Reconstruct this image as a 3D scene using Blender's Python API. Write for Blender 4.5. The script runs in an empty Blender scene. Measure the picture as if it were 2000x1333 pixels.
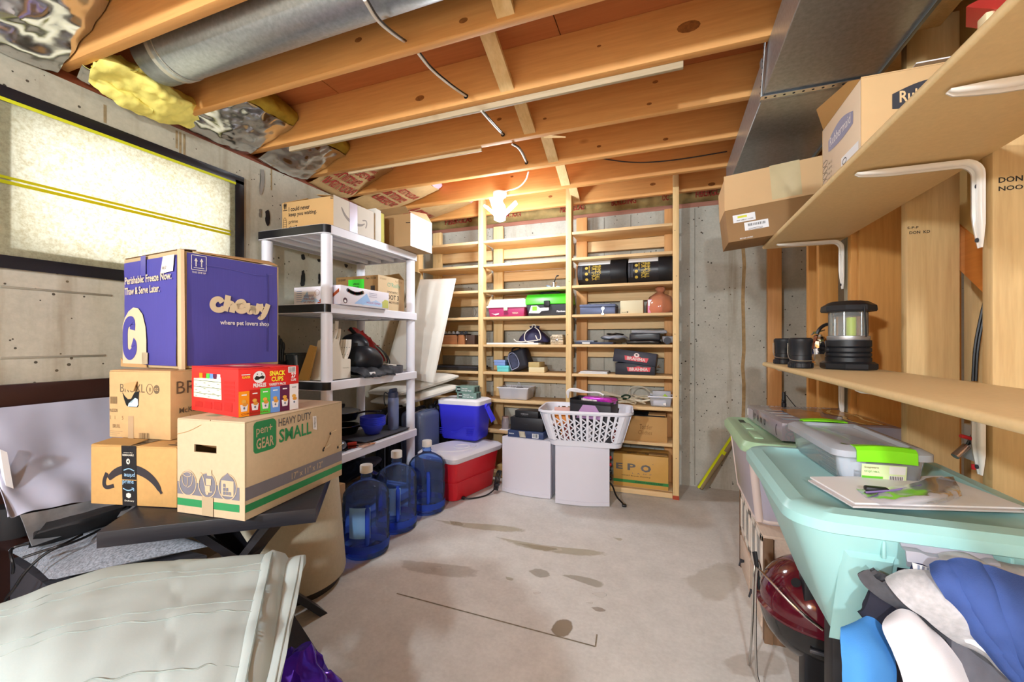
import bpy, bmesh, math, random
from math import sin, cos, pi, atan, atan2, radians, sqrt, hypot
from mathutils import Vector, Matrix, noise
random.seed(7)
V = Vector
S = bpy.context.scene
COL = S.collection

# ------------------------------------------------------------------ camera
FPX = 815.0
YAW = atan(306 / 815.0)
EYE = V((0, 0, 1.15))
cd = bpy.data.cameras.new('camera'); cd.sensor_width = 36; cd.sensor_fit = 'HORIZONTAL'
cd.lens = 36 * FPX / 2000; cd.clip_start = 0.02
cam = bpy.data.objects.new('camera', cd); COL.objects.link(cam)
cam.location = EYE; cam.rotation_euler = (pi / 2, 0, YAW)
S.camera = cam

# ------------------------------------------------------------------ world, exposure
w = bpy.data.worlds.new('world'); S.world = w; w.use_nodes = True
w.node_tree.nodes['Background'].inputs[0].default_value = (0.75, 0.86, 1.0, 1)
w.node_tree.nodes['Background'].inputs[1].default_value = 1.0
S.view_settings.view_transform = 'Standard'; S.view_settings.look = 'None'
S.view_settings.exposure = 0.0; S.view_settings.gamma = 1; S.view_settings.use_curve_mapping = False
cy = S.cycles
cy.max_bounces = 10; cy.diffuse_bounces = 6; cy.glossy_bounces = 4; cy.transmission_bounces = 8; cy.transparent_max_bounces = 12
cy.sample_clamp_indirect = 4.0; cy.caustics_reflective = False; cy.caustics_refractive = False
cy.use_denoising = True

def lamp(name, kind, loc, power, col=(1, 1, 1), size=0.1, rot=None, sy=None):
    l = bpy.data.lights.new(name, kind); l.energy = power; l.color = col
    if kind == 'AREA':
        l.shape = 'RECTANGLE'; l.size = size; l.size_y = sy or size
    else:
        l.shadow_soft_size = size
    o = bpy.data.objects.new(name, l); COL.objects.link(o); o.location = loc
    if rot: o.rotation_euler = rot
    return o

# daylight in the window well outside the papered window
lamp('window_daylight', 'AREA', (-2.75, 1.05, 1.80), 20, (1.0, 0.93, 0.80), 0.7, (0, -pi / 2, 0), 1.3)
BULB_W, REAR_W, STAIR_FILL_W = 38, 370, 9     # bare bulbs: the one in view, one inferred further back, plus fill bulbs added beside it and by the stair
LAMP_COL = (0.84, 0.93, 1.0)

# ------------------------------------------------------------------ points from the photograph's rays met with real planes
RX = V((cos(YAW), sin(YAW), 0)); FW = V((-sin(YAW), cos(YAW), 0))
def at(px, py, x=None, y=None, z=None, d=None):
    r = FW * FPX + RX * (px - 1000) + V((0, 0, 1)) * (666.5 - py)
    if x is not None: t = (x - EYE.x) / r.x
    elif y is not None: t = (y - EYE.y) / r.y
    elif z is not None: t = (z - EYE.z) / r.z
    else: t = d / FPX
    return EYE + r * t

# ------------------------------------------------------------------ materials
def lin(h):
    if isinstance(h, str):
        h = h.lstrip('#'); c = [int(h[i:i + 2], 16) / 255 for i in (0, 2, 4)]
    else: c = list(h)
    return tuple((v / 12.92 if v <= 0.04045 else ((v + 0.055) / 1.055) ** 2.4) for v in c) + (1,)
MATS = {}
def nodes_of(name):
    m = bpy.data.materials.new(name); m.use_nodes = True
    nt = m.node_tree; return m, nt, nt.nodes['Principled BSDF']
def nd(nt, t, **k):
    n = nt.nodes.new(t)
    for a, b in k.items():
        if a.startswith('i_'): n.inputs[a[2:].replace('_', ' ')].default_value = b
        else: setattr(n, a, b)
    return n
def coords(nt, scale=(1, 1, 1), rnd=True):
    tc = nd(nt, 'ShaderNodeTexCoord'); mp = nd(nt, 'ShaderNodeMapping')
    mp.inputs['Scale'].default_value = scale
    nt.links.new(tc.outputs['Object'], mp.inputs['Vector'])
    if rnd:
        oi = nd(nt, 'ShaderNodeObjectInfo'); mu = nd(nt, 'ShaderNodeMath', operation='MULTIPLY'); mu.inputs[1].default_value = 37.0
        nt.links.new(oi.outputs['Random'], mu.inputs[0])
        cb = nd(nt, 'ShaderNodeCombineXYZ')
        for i in range(3): nt.links.new(mu.outputs[0], cb.inputs[i])
        nt.links.new(cb.outputs[0], mp.inputs['Location'])
    return mp.outputs['Vector']
def ramp(nt, fac, stops):
    r = nd(nt, 'ShaderNodeValToRGB'); e = r.color_ramp.elements
    while len(e) < len(stops): e.new(0.5)
    for i, (p, c) in enumerate(stops):
        e[i].position = p; e[i].color = c if len(c) == 4 else tuple(c) + (1,)
    nt.links.new(fac, r.inputs['Fac']); return r.outputs['Color']
def mixc(nt, fac, a, b, mode='MIX'):
    n = nd(nt, 'ShaderNodeMix', data_type='RGBA', blend_type=mode)
    for sock, v in ((n.inputs[0], fac), (n.inputs[6], a), (n.inputs[7], b)):
        if hasattr(v, 'is_linked') or hasattr(v, 'links'): nt.links.new(v, sock)
        else: sock.default_value = v
    return n.outputs[2]
def noisef(nt, vec, scale, detail=4, rough=0.55, dist=0):
    n = nd(nt, 'ShaderNodeTexNoise'); n.inputs['Scale'].default_value = scale; n.inputs['Detail'].default_value = detail
    n.inputs['Roughness'].default_value = rough; n.inputs['Distortion'].default_value = dist
    nt.links.new(vec, n.inputs['Vector']); return n.outputs['Fac']
def bumpn(nt, b, h, strength, dist=0.002):
    n = nd(nt, 'ShaderNodeBump'); n.inputs['Strength'].default_value = strength; n.inputs['Distance'].default_value = dist
    nt.links.new(h, n.inputs['Height']); nt.links.new(n.outputs['Normal'], b.inputs['Normal'])
def shade(c, k):
    return tuple(max(0, min(1, v * k)) for v in c[:3]) + (1,)

def pm(hexc, rough=0.6, metal=0.0, var=0.08, vs=6.0, bump=0.0, bs=60.0, stretch=(1, 1, 1), spec=0.4, trans=0.0, alpha=1.0, coat=0.0, sheen=0.0, sss=0.0, ior=1.45):
    key = ('pm', hexc, rough, metal, var, vs, bump, bs, stretch, spec, trans, alpha, coat, sheen, ior)
    if key in MATS: return MATS[key]
    m, nt, b = nodes_of('m_%d' % len(MATS)); c = lin(hexc)
    b.inputs['Roughness'].default_value = rough; b.inputs['Metallic'].default_value = metal
    b.inputs['Specular IOR Level'].default_value = spec; b.inputs['Transmission Weight'].default_value = trans
    b.inputs['Alpha'].default_value = alpha; b.inputs['Coat Weight'].default_value = coat; b.inputs['IOR'].default_value = ior
    if sheen: b.inputs['Sheen Weight'].default_value = sheen
    b.inputs['Base Color'].default_value = c
    if var or bump:
        vec = coords(nt, stretch)
        f = noisef(nt, vec, vs)
        if var:
            col = ramp(nt, f, [(0.3, shade(c, 1 - var)), (0.7, shade(c, 1 + var))])
            nt.links.new(col, b.inputs['Base Color'])
        if bump:
            bumpn(nt, b, noisef(nt, vec, bs, 3), bump)
    MATS[key] = m; return m

def wood(c1, c2, axis=0, rough=0.6, scale=1.0, knots=True, bump=0.15, knotc='8a5526'):
    key = ('wood', c1, c2, axis, rough, scale, knots, knotc)
    if key in MATS: return MATS[key]
    m, nt, b = nodes_of('wood_%d' % len(MATS)); a, d = lin(c1), lin(c2)
    sc = [9 * scale] * 3; sc[axis] = 0.55 * scale
    vec = coords(nt, tuple(sc))
    big = noisef(nt, vec, 1.2, 3, 0.5, 0.6)
    fine = noisef(nt, vec, 9.0, 3, 0.6, 0.2)
    wv = nd(nt, 'ShaderNodeMath', operation='MULTIPLY'); wv.inputs[1].default_value = 9.0
    nt.links.new(big, wv.inputs[0])
    sn = nd(nt, 'ShaderNodeMath', operation='SINE'); nt.links.new(wv.outputs[0], sn.inputs[0])
    mr = nd(nt, 'ShaderNodeMapRange'); mr.inputs['From Min'].default_value = -1; nt.links.new(sn.outputs[0], mr.inputs['Value'])
    col = mixc(nt, mr.outputs[0], a, d)
    col = mixc(nt, 0.28, col, ramp(nt, fine, [(0.3, shade(d, 0.8)), (0.7, shade(a, 1.12))]))
    if knots:
        vk = [2.4 * scale] * 3; vk[axis] = 1.1 * scale
        vo = nd(nt, 'ShaderNodeTexVoronoi'); vo.inputs['Scale'].default_value = 1.7
        nt.links.new(coords(nt, tuple(vk)), vo.inputs['Vector'])
        kf = ramp(nt, vo.outputs['Distance'], [(0.0, (.9, .9, .9)), (0.03, (0.55, 0.55, 0.55)), (0.075, (0, 0, 0))])
        col = mixc(nt, kf, col, lin(knotc))
    nt.links.new(col, b.inputs['Base Color']); b.inputs['Roughness'].default_value = rough
    b.inputs['Specular IOR Level'].default_value = 0.3
    if bump: bumpn(nt, b, fine, bump, 0.001)
    MATS[key] = m; return m

def glassy(hexc, rough=0.05, alpha_mix=0.75, gloss=0.12, key=None):
    """thin clear or tinted plastic: coloured transparency with a glossy and a little milky skin"""
    k = ('gl', hexc, rough, alpha_mix, gloss)
    if k in MATS: return MATS[k]
    m = bpy.data.materials.new('clear_%d' % len(MATS)); m.use_nodes = True; nt = m.node_tree
    nt.nodes.clear(); out = nd(nt, 'ShaderNodeOutputMaterial')
    tr = nd(nt, 'ShaderNodeBsdfTransparent'); tr.inputs[0].default_value = lin(hexc)
    di = nd(nt, 'ShaderNodeBsdfDiffuse'); di.inputs[0].default_value = lin(hexc)
    gl = nd(nt, 'ShaderNodeBsdfGlossy'); gl.inputs['Roughness'].default_value = rough
    m1 = nd(nt, 'ShaderNodeMixShader'); m1.inputs[0].default_value = alpha_mix
    nt.links.new(di.outputs[0], m1.inputs[1]); nt.links.new(tr.outputs[0], m1.inputs[2])
    lw = nd(nt, 'ShaderNodeLayerWeight'); lw.inputs['Blend'].default_value = gloss
    m2 = nd(nt, 'ShaderNodeMixShader'); nt.links.new(lw.outputs['Fresnel'], m2.inputs[0])
    nt.links.new(m1.outputs[0], m2.inputs[1]); nt.links.new(gl.outputs[0], m2.inputs[2])
    nt.links.new(m2.outputs[0], out.inputs[0]); MATS[k] = m; return m

def emit(hexc, s):
    k = ('em', hexc, s)
    if k in MATS: return MATS[k]
    m, nt, b = nodes_of('glow_%d' % len(MATS)); b.inputs['Base Color'].default_value = lin(hexc)
    b.inputs['Emission Color'].default_value = lin(hexc); b.inputs['Emission Strength'].default_value = s
    MATS[k] = m; return m

# ------------------------------------------------------------------ mesh builder
class G:
    def __init__(s): s.b = bmesh.new()
    def _xf(s, vs, M):
        if M is not None:
            for v in vs: v.co = M @ v.co
    def box(s, lo, hi, bev=0.0, seg=2, M=None):
        lo, hi = V(lo), V(hi); c = (lo + hi) / 2; d = hi - lo
        r = bmesh.ops.create_cube(s.b, size=1.0); vs = r['verts']
        for v in vs: v.co = V((v.co.x * d.x, v.co.y * d.y, v.co.z * d.z)) + c
        if bev > 0:
            es = list({e for v in vs for e in v.link_edges})
            rr = bmesh.ops.bevel(s.b, geom=es, offset=min(bev, min(d) * 0.49), segments=seg, profile=0.5, affect='EDGES')
            vs = list({v for f in rr['faces'] for v in f.verts} | {v for v in vs if v.is_valid})
        s._xf(vs, M); return s
    def frustum(s, lo, hi, inset, bev=0.0, seg=3, M=None, top=False):
        """box whose bottom (or top) is inset on x and y"""
        lo, hi = V(lo), V(hi); c = (lo + hi) / 2; d = hi - lo
        ix, iy = inset if isinstance(inset, (tuple, list)) else (inset, inset)
        r = bmesh.ops.create_cube(s.b, size=1.0); vs = r['verts']
        for v in vs:
            k = (v.co.z < 0) != top
            v.co = V((v.co.x * (d.x - (2 * ix if k else 0)), v.co.y * (d.y - (2 * iy if k else 0)), v.co.z * d.z)) + c
        if bev > 0:
            es = list({e for v in vs for e in v.link_edges})
            rr = bmesh.ops.bevel(s.b, geom=es, offset=bev, segments=seg, profile=0.5, affect='EDGES')
            vs = list({v for f in rr['faces'] for v in f.verts} | {v for v in vs if v.is_valid})
        s._xf(vs, M); return s
    def loft(s, rings, cap0=True, cap1=True, closed=True):
        """rings of equal point counts joined into a skin"""
        R = [[s.b.verts.new(p) for p in r] for r in rings]; n = len(R[0])
        for i in range(len(R) - 1):
            for j in range(n if closed else n - 1):
                k = (j + 1) % n
                s.b.faces.new((R[i][j], R[i][k], R[i + 1][k], R[i + 1][j]))
        if cap0 and closed: s.b.faces.new(R[0][::-1])
        if cap1 and closed: s.b.faces.new(R[-1])
        return s
    def lathe(s, prof, n=28, c=(0, 0, 0), M=None, cap0=True, cap1=True):
        c = V(c); M = M or Matrix.Identity(4)
        return s.loft([[M @ (c + V((r * cos(2 * pi * j / n), r * sin(2 * pi * j / n), z))) for j in range(n)] for r, z in prof], cap0, cap1)
    def cyl(s, p0, p1, r0, r1=None, n=16):
        p0, p1 = V(p0), V(p1); r1 = r0 if r1 is None else r1
        q = (p1 - p0).normalized().to_track_quat('Z', 'Y').to_matrix()
        return s.loft([[p + q @ V((r * cos(2 * pi * j / n), r * sin(2 * pi * j / n), 0)) for j in range(n)] for p, r in ((p0, r0), (p1, r1))])
    def tube(s, pts, r, n=8, smooth=0, ry=None):
        P = [V(p) for p in pts]
        for _ in range(smooth): P = chaikin(P)
        rings = []; up = None
        for i, p in enumerate(P):
            t = (P[min(i + 1, len(P) - 1)] - P[max(i - 1, 0)])
            if t.length < 1e-9: t = V((0, 0, 1))
            t.normalize()
            if up is None: up = V((0, 0, 1)) if abs(t.z) < 0.9 else V((1, 0, 0))
            a = t.cross(up)
            if a.length < 1e-6: a = t.orthogonal()
            a.normalize(); u = a.cross(t); up = u
            rings.append([p + a * (r * cos(2 * pi * j / n)) + u * ((ry or r) * sin(2 * pi * j / n)) for j in range(n)])
        return s.loft(rings)
    def sph(s, c, r, n=20, m=12, M=None):
        rx, ry, rz = r if isinstance(r, (tuple, list)) else (r, r, r)
        c = V(c); M = M or Matrix.Identity(4); rings = []
        for i in range(1, m):
            a = -pi / 2 + pi * i / m
            rings.append([M @ (c + V((rx * cos(a) * cos(2 * pi * j / n), ry * cos(a) * sin(2 * pi * j / n), rz * sin(a)))) for j in range(n)])
        return s.loft(rings)
    def prism(s, pts, off):
        """a flat outline (3-D points) given thickness OFF"""
        off = V(off); P = [V(p) for p in pts]
        s.loft([P, [p + off for p in P]]); return s
    def quad(s, a, b, c, d):
        s.b.faces.new([s.b.verts.new(V(p)) for p in (a, b, c, d)]); return s
    def ngon(s, pts):
        f = s.b.faces.new([s.b.verts.new(V(p)) for p in pts]); bmesh.ops.triangulate(s.b, faces=[f]); return s
    def grid(s, P, thick=0.0, closed=False):
        n, m = len(P), len(P[0])
        if not thick:
            R = [[s.b.verts.new(p) for p in r] for r in P]
            for i in range(n - 1):
                for j in range(m - 1):
                    s.b.faces.new((R[i][j], R[i][j + 1], R[i + 1][j + 1], R[i + 1][j]))
            return s
        N = [[None] * m for _ in range(n)]
        for i in range(n):
            for j in range(m):
                a = P[min(i + 1, n - 1)][j] - P[max(i - 1, 0)][j]; b2 = P[i][min(j + 1, m - 1)] - P[i][max(j - 1, 0)]
                q = b2.cross(a); N[i][j] = q.normalized() if q.length > 1e-12 else V((0, 0, 1))
        top = [[s.b.verts.new(P[i][j]) for j in range(m)] for i in range(n)]
        bot = [[s.b.verts.new(P[i][j] - N[i][j] * thick) for j in range(m)] for i in range(n)]
        for i in range(n - 1):
            for j in range(m - 1):
                s.b.faces.new((top[i][j], top[i][j + 1], top[i + 1][j + 1], top[i + 1][j]))
                s.b.faces.new((bot[i][j], bot[i + 1][j], bot[i + 1][j + 1], bot[i][j + 1]))
        rim = [(0, j) for j in range(m)] + [(i, m - 1) for i in range(1, n)] + [(n - 1, j) for j in range(m - 2, -1, -1)] + [(i, 0) for i in range(n - 2, 0, -1)]
        for k in range(len(rim)):
            a, b2 = rim[k], rim[(k + 1) % len(rim)]
            s.b.faces.new((top[a[0]][a[1]], bot[a[0]][a[1]], bot[b2[0]][b2[1]], top[b2[0]][b2[1]]))
        return s
    def jitter(s, amp, freq=8.0, seed=0.0):
        for v in s.b.verts:
            q = v.co * freq + V((seed, seed * 1.7, seed * 0.3))
            v.co = v.co + noise.noise_vector(q) * amp
        return s
    def subdiv(s, cuts=1):
        bmesh.ops.subdivide_edges(s.b, edges=list(s.b.edges), cuts=cuts, use_grid_fill=True); return s

def chaikin(P):
    Q = [P[0]]
    for a, b in zip(P[:-1], P[1:]): Q += [a * 0.75 + b * 0.25, a * 0.25 + b * 0.75]
    return Q + [P[-1]]

def mesh_obj(name, g, mat, parent=None, sharp=40):
    me = bpy.data.meshes.new(name)
    bmesh.ops.recalc_face_normals(g.b, faces=list(g.b.faces))
    g.b.to_mesh(me); g.b.free()
    if mat is not None: me.materials.append(mat)
    me.polygons.foreach_set('use_smooth', [True] * len(me.polygons))
    try: me.set_sharp_from_angle(angle=radians(sharp))
    except Exception: pass
    o = bpy.data.objects.new(name, me); COL.objects.link(o)
    if parent is not None: o.parent = parent
    return o
part = mesh_obj
def tag(o, label, cat, group=None, kind=None):
    o['label'] = label; o['category'] = cat
    if group: o['group'] = group
    if kind: o['kind'] = kind
    return o
def thing(name, label, cat, loc=(0, 0, 0), rz=0.0, group=None, rot=None):
    o = bpy.data.objects.new(name, None); o.empty_display_size = 0.05; COL.objects.link(o)
    o.location = loc; o.rotation_euler = rot or (0, 0, rz)
    return tag(o, label, cat, group)
def struct(name, g, mat, parent=None, sharp=40):
    o = mesh_obj(name, g, mat, parent, sharp)
    if parent is None: o['kind'] = 'structure'
    return o
def copy_tree(o, parent=None):
    c = o.copy(); COL.objects.link(c)
    if parent is not None: c.parent = parent
    for ch in list(o.children): copy_tree(ch, c)
    return c

def cr(p0, p1, p2, p3, t):
    return 0.5 * ((2 * p1) + (p2 - p0) * t + (2 * p0 - 5 * p1 + 4 * p2 - p3) * t * t + (3 * p1 - p0 - 3 * p2 + p3) * t ** 3)
def spline(P, n):
    P = [V(p) for p in P]; out = []; k = len(P) - 1
    for i in range(n + 1):
        u = i / n * k; a = min(int(u), k - 1); t = u - a
        p = [P[min(max(a + q, 0), k)] for q in (-1, 0, 1, 2)]
        out.append(cr(*p, t))
    return out
def sheet(C, nu, nv, amp=0.0, freq=6.0, seed=0.0, folds=None):
    """a smooth cloth surface through a grid of control points, with noise and fold waves along the normal"""
    rows = [spline(r, nv) for r in C]
    P = list(map(list, zip(*[spline([r[j] for r in rows], nu) for j in range(nv + 1)])))
    if amp or folds:
        n, m = len(P), len(P[0]); Q = [[None] * m for _ in range(n)]
        for i in range(n):
            for j in range(m):
                a = P[min(i + 1, n - 1)][j] - P[max(i - 1, 0)][j]; b = P[i][min(j + 1, m - 1)] - P[i][max(j - 1, 0)]
                q = b.cross(a); q = q.normalized() if q.length > 1e-12 else V((0, 0, 1))
                d = amp * (noise.noise(P[i][j] * freq + V((seed, seed, seed))) + 0.5 * noise.noise(P[i][j] * freq * 2.3 + V((seed + 5, seed, seed))))
                if folds: d += folds(i / (n - 1), j / (m - 1))
                Q[i][j] = P[i][j] + q * d
        P = Q
    return P

_tc = {}
def text_mesh(s, bold, shear):
    k = (s, bold, shear)
    if k not in _tc:
        cu = bpy.data.curves.new('lettering', 'FONT'); cu.body = s; cu.size = 1; cu.offset = bold; cu.shear = shear; cu.resolution_u = 2
        o = bpy.data.objects.new('lettering_tmp', cu); COL.objects.link(o)
        dg = bpy.context.evaluated_depsgraph_get(); me = bpy.data.meshes.new_from_object(o.evaluated_get(dg))
        bpy.data.objects.remove(o); bpy.data.curves.remove(cu)
        vs = [v.co.copy() for v in me.vertices]; fs = [tuple(p.vertices) for p in me.polygons]; bpy.data.meshes.remove(me)
        _tc[k] = (vs, fs)
    return _tc[k]
def text(s, O, X, U, h, wdt, mat, parent, bold=0.0, shear=0.0, name='lettering', lift=0.0006, bend=None):
    """flat printed lettering of height h and width wdt whose lower left corner is O, running along X with U up"""
    vs, fs = text_mesh(s, bold, shear)
    if not vs: return None
    x0, x1 = min(v.x for v in vs), max(v.x for v in vs); y0, y1 = min(v.y for v in vs), max(v.y for v in vs)
    X, U, O = V(X).normalized(), V(U).normalized(), V(O); N = X.cross(U).normalized() * lift
    me = bpy.data.meshes.new(name)
    pts = []
    for v in vs:
        a = (v.x - x0) / (x1 - x0) * wdt; b = (v.y - y0) / (y1 - y0) * h
        pts.append((bend(a, b) if bend else O + X * a + U * b) + N)
    me.from_pydata(pts, [], fs); me.materials.append(mat)
    o = bpy.data.objects.new(name, me); COL.objects.link(o); o.parent = parent
    return o

class Box:
    """a box-shaped thing standing on its base centre; faces F (towards -y), R (+x), L (-x), T (top), K (back)"""
    def __init__(s, root, w, d, h): s.o, s.w, s.d, s.h = root, w, d, h
    def fr(s, face):
        w, d, h = s.w / 2, s.d / 2, s.h
        return {'F': (V((-w, -d, 0)), V((1, 0, 0)), V((0, 0, 1))), 'R': (V((w, -d, 0)), V((0, 1, 0)), V((0, 0, 1))),
                'L': (V((-w, d, 0)), V((0, -1, 0)), V((0, 0, 1))), 'T': (V((-w, -d, h)), V((1, 0, 0)), V((0, 1, 0)))}[face]
    def p(s, face, u, v, lift=0.0007):
        O, X, U = s.fr(face); return O + X * u + U * v + X.cross(U) * lift
    def rect(s, face, u0, v0, u1, v1, mat, name='label_sticker', lift=0.0007, parent=None, skew=0.0):
        g = G(); g.quad(s.p(face, u0, v0, lift), s.p(face, u1, v0 + skew, lift), s.p(face, u1, v1 + skew, lift), s.p(face, u0, v1, lift))
        return part(name, g, mat, parent or s.o)
    def poly(s, face, pts, mat, name='printed_mark', lift=0.0009):
        g = G(); g.ngon([s.p(face, u, v, lift) for u, v in pts]); return part(name, g, mat, s.o)
    def stroke(s, face, pts, wd, mat, name='printed_mark', lift=0.001, taper=None):
        P = [V((u, v, 0)) for u, v in pts]; P = chaikin(chaikin(P)); L, R = [], []
        for i, q in enumerate(P):
            t = (P[min(i + 1, len(P) - 1)] - P[max(i - 1, 0)]).normalized(); k = wd / 2
            if taper: k *= taper(i / (len(P) - 1))
            nn = V((-t.y, t.x, 0)) * k; L.append(q + nn); R.append(q - nn)
        g = G()
        for i in range(len(P) - 1):
            g.quad(*[s.p(face, a.x, a.y, lift) for a in (L[i], R[i], R[i + 1], L[i + 1])])
        return part(name, g, mat, s.o)
    def disc(s, face, u, v, ru, rv, mat, name='printed_mark', lift=0.0008, n=28):
        return s.poly(face, [(u + ru * cos(2 * pi * i / n), v + rv * sin(2 * pi * i / n)) for i in range(n)], mat, name, lift)
    def ring(s, face, u, v, ru, rv, wd, mat, lift=0.001, a0=0, a1=2 * pi, n=24, name='printed_mark'):
        return s.stroke(face, [(u + ru * cos(a0 + (a1 - a0) * i / n), v + rv * sin(a0 + (a1 - a0) * i / n)) for i in range(n + 1)], wd, mat, name, lift)
    def text(s, face, t, u, v, h, wdt, mat, bold=0.0, shear=0.0, lift=0.0012, rot=0.0, name='lettering'):
        O, X, U = s.fr(face); N = X.cross(U)
        if rot:
            q = Matrix.Rotation(rot, 3, N); X2, U2 = q @ X, q @ U
        else: X2, U2 = X, U
        return text(t, O + X * u + U * v, X2, U2, h, wdt, mat, s.o, bold, shear, name, lift)
    def barcode(s, face, u0, v0, u1, v1, ink, lift=0.0014, n=14, seed=1):
        r = random.Random(seed); g = G(); x = u0
        while x < u1:
            wd = (u1 - u0) / n * r.choice((0.35, 0.5, 0.9)); xe = min(x + wd, u1)
            g.quad(*[s.p(face, a, b, lift) for a, b in ((x, v0), (xe, v0), (xe, v1), (x, v1))]); x = xe + (u1 - u0) / n * r.choice((0.4, 0.6))
        return part('barcode', g, ink, s.o)
# ================================================================== palette
JO1, JO2 = 'd9a05f', 'c78848'
M_JOIST = wood(JO1, JO2, 0)
M_PLY = wood('b87242', 'a05a2c', 0, scale=0.7)
M_PINE_X = wood('dfbf8f', 'd0a770', 0)
M_PINE_Z = wood('e2c48f', 'd0a565', 2)
M_PINE_Y = wood('e2c48f', 'd0a565', 1)
M_PINE_RED = wood('cf9a62', 'bb8048', 2)
M_STUD = wood('c9ab79', 'b18e5c', 2, scale=1.4, knots=True)
M_STUD_O = wood('d29a55', 'b97d3b', 2)
M_GREYSTUD = wood('9a937f', '857d68', 2)
M_MDF = pm('d9bd8b', 0.55, var=0.04, vs=90, bump=0.05, bs=300)
M_MDFEDGE = pm('ecd6ac', 0.5, var=0.04)
M_BROWNP = wood('8d4d33', '73392a', 1, knots=False)
M_BROWNPX = wood('a5705c', '8c5848', 0, knots=False)
M_CARD = pm('c39a68', 0.75, var=0.05, vs=5, bump=0.06, bs=120)
M_CARD_D = pm('9c7848', 0.8, var=0.06, vs=5)
M_CARD_L = pm('c9ae8a', 0.75, var=0.05, vs=5, bump=0.08, bs=70, stretch=(8, 8, 0.4))
M_KRAFT = pm('bb9b6c', 0.8, var=0.06, vs=30)
M_WHITE = pm('e9e9ee', 0.45, var=0.02)
M_PAPERW = pm('e6e6e8', 0.6, var=0.02)
M_WPLA = pm('dcdde6', 0.38, var=0.015)
M_GREYPLA = pm('b9bac6', 0.4, var=0.02)
M_BLACK = pm('1b1b1f', 0.45, var=0.1)
M_BLACKM = pm('17171a', 0.75, var=0.1)
M_BLACKG = pm('101013', 0.16, var=0.0, coat=0.4)
M_DARKGREY = pm('3a3b42', 0.6, var=0.1)
M_INK = pm('26221e', 0.7, var=0)
M_INKB = pm('5a4630', 0.7, var=0)
M_STEEL = pm('c8c9cc', 0.22, 1.0, var=0.05)
M_GALV = pm('aab0b4', 0.36, 0.85, var=0.14, vs=70, bump=0.03, bs=90)
M_RED = pm('c4232b', 0.42, var=0.03)
M_FOIL = pm('d5d6d8', 0.17, 1.0, var=0.03, bump=0.35, bs=14)
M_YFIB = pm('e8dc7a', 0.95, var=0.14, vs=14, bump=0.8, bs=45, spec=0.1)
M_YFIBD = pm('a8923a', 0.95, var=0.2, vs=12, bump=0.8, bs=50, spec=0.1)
M_PINKF = pm('e8a3ad', 0.95, var=0.1, bump=0.6, bs=50)
M_REDINK = pm('a33530', 0.8, var=0.12, vs=30)
M_CABLE_W = pm('d8d2c6', 0.5, var=0.03)
M_CABLE_B = pm('17171a', 0.4, var=0.05)

# ------------------------------------------------------------------ concrete
def concrete(name, base, dark, light, pits=True, streak=False, kind='wall'):
    m, nt, b = nodes_of(name); vec = coords(nt, (1, 1, 1), rnd=False)
    n1 = noisef(nt, vec, 1.6, 6, 0.6, 0.3); n2 = noisef(nt, vec, 9, 5, 0.65); n3 = noisef(nt, vec, 60, 3, 0.6)
    col = ramp(nt, n1, [(0.32, lin(dark)), (0.5, lin(base)), (0.68, lin(light))])
    col = mixc(nt, 0.5, col, ramp(nt, n2, [(0.3, shade(lin(base), 0.82)), (0.7, shade(lin(base), 1.15))]))
    col = mixc(nt, 0.12, col, ramp(nt, n3, [(0.35, shade(lin(base), 0.6)), (0.65, shade(lin(base), 1.35))]))
    if pits:
        vo = nd(nt, 'ShaderNodeTexVoronoi'); vo.inputs['Scale'].default_value = 26; vo.inputs['Randomness'].default_value = 1
        nt.links.new(vec, vo.inputs['Vector'])
        sz = noisef(nt, vec, 7, 2)
        ad = nd(nt, 'ShaderNodeMath', operation='MULTIPLY'); ad.inputs[1].default_value = 0.42; nt.links.new(sz, ad.inputs[0])
        lt = nd(nt, 'ShaderNodeMath', operation='LESS_THAN'); nt.links.new(vo.outputs['Distance'], lt.inputs[0])
        sb = nd(nt, 'ShaderNodeMath', operation='SUBTRACT'); nt.links.new(ad.outputs[0], sb.inputs[0]); sb.inputs[1].default_value = 0.115
        nt.links.new(sb.outputs[0], lt.inputs[1])
        col = mixc(nt, lt.outputs[0], col, lin('4b463c'))
    if streak:
        sv = coords(nt, (5.5, 5.5, 0.5), rnd=False)
        st = noisef(nt, sv, 1.4, 4, 0.6)
        col = mixc(nt, ramp(nt, st, [(0.56, (0, 0, 0)), (0.72, (0.5, 0.5, 0.5))]), col, lin('7d6a48'))
    nt.links.new(col, b.inputs['Base Color']); b.inputs['Roughness'].default_value = 0.85; b.inputs['Specular IOR Level'].default_value = 0.25
    bumpn(nt, b, mixc(nt, 0.5, n2, n3), 0.25, 0.004)
    return m
M_CONC_L = concrete('concrete_left', 'b4b09f', '97917f', 'c4c0b2', streak=True)
M_CONC_B = concrete('concrete_back', 'b3b0a4', '9a9688', 'c2c0b6', streak=True)
M_FLOORC = concrete('concrete_floor', 'd0cec8', 'c4c1b9', 'd9d7d1', pits=False)

# ================================================================== floor, walls, ceiling
XL, YB, XR, YR, ZJ, ZS = -2.29, 3.60, 0.766, -4.8, 2.25, 2.45
g = G(); g.box((-2.5, YR - .1, -0.1), (2.0, 3.8, 0)); floor = struct('floor', g, M_FLOORC)

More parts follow.
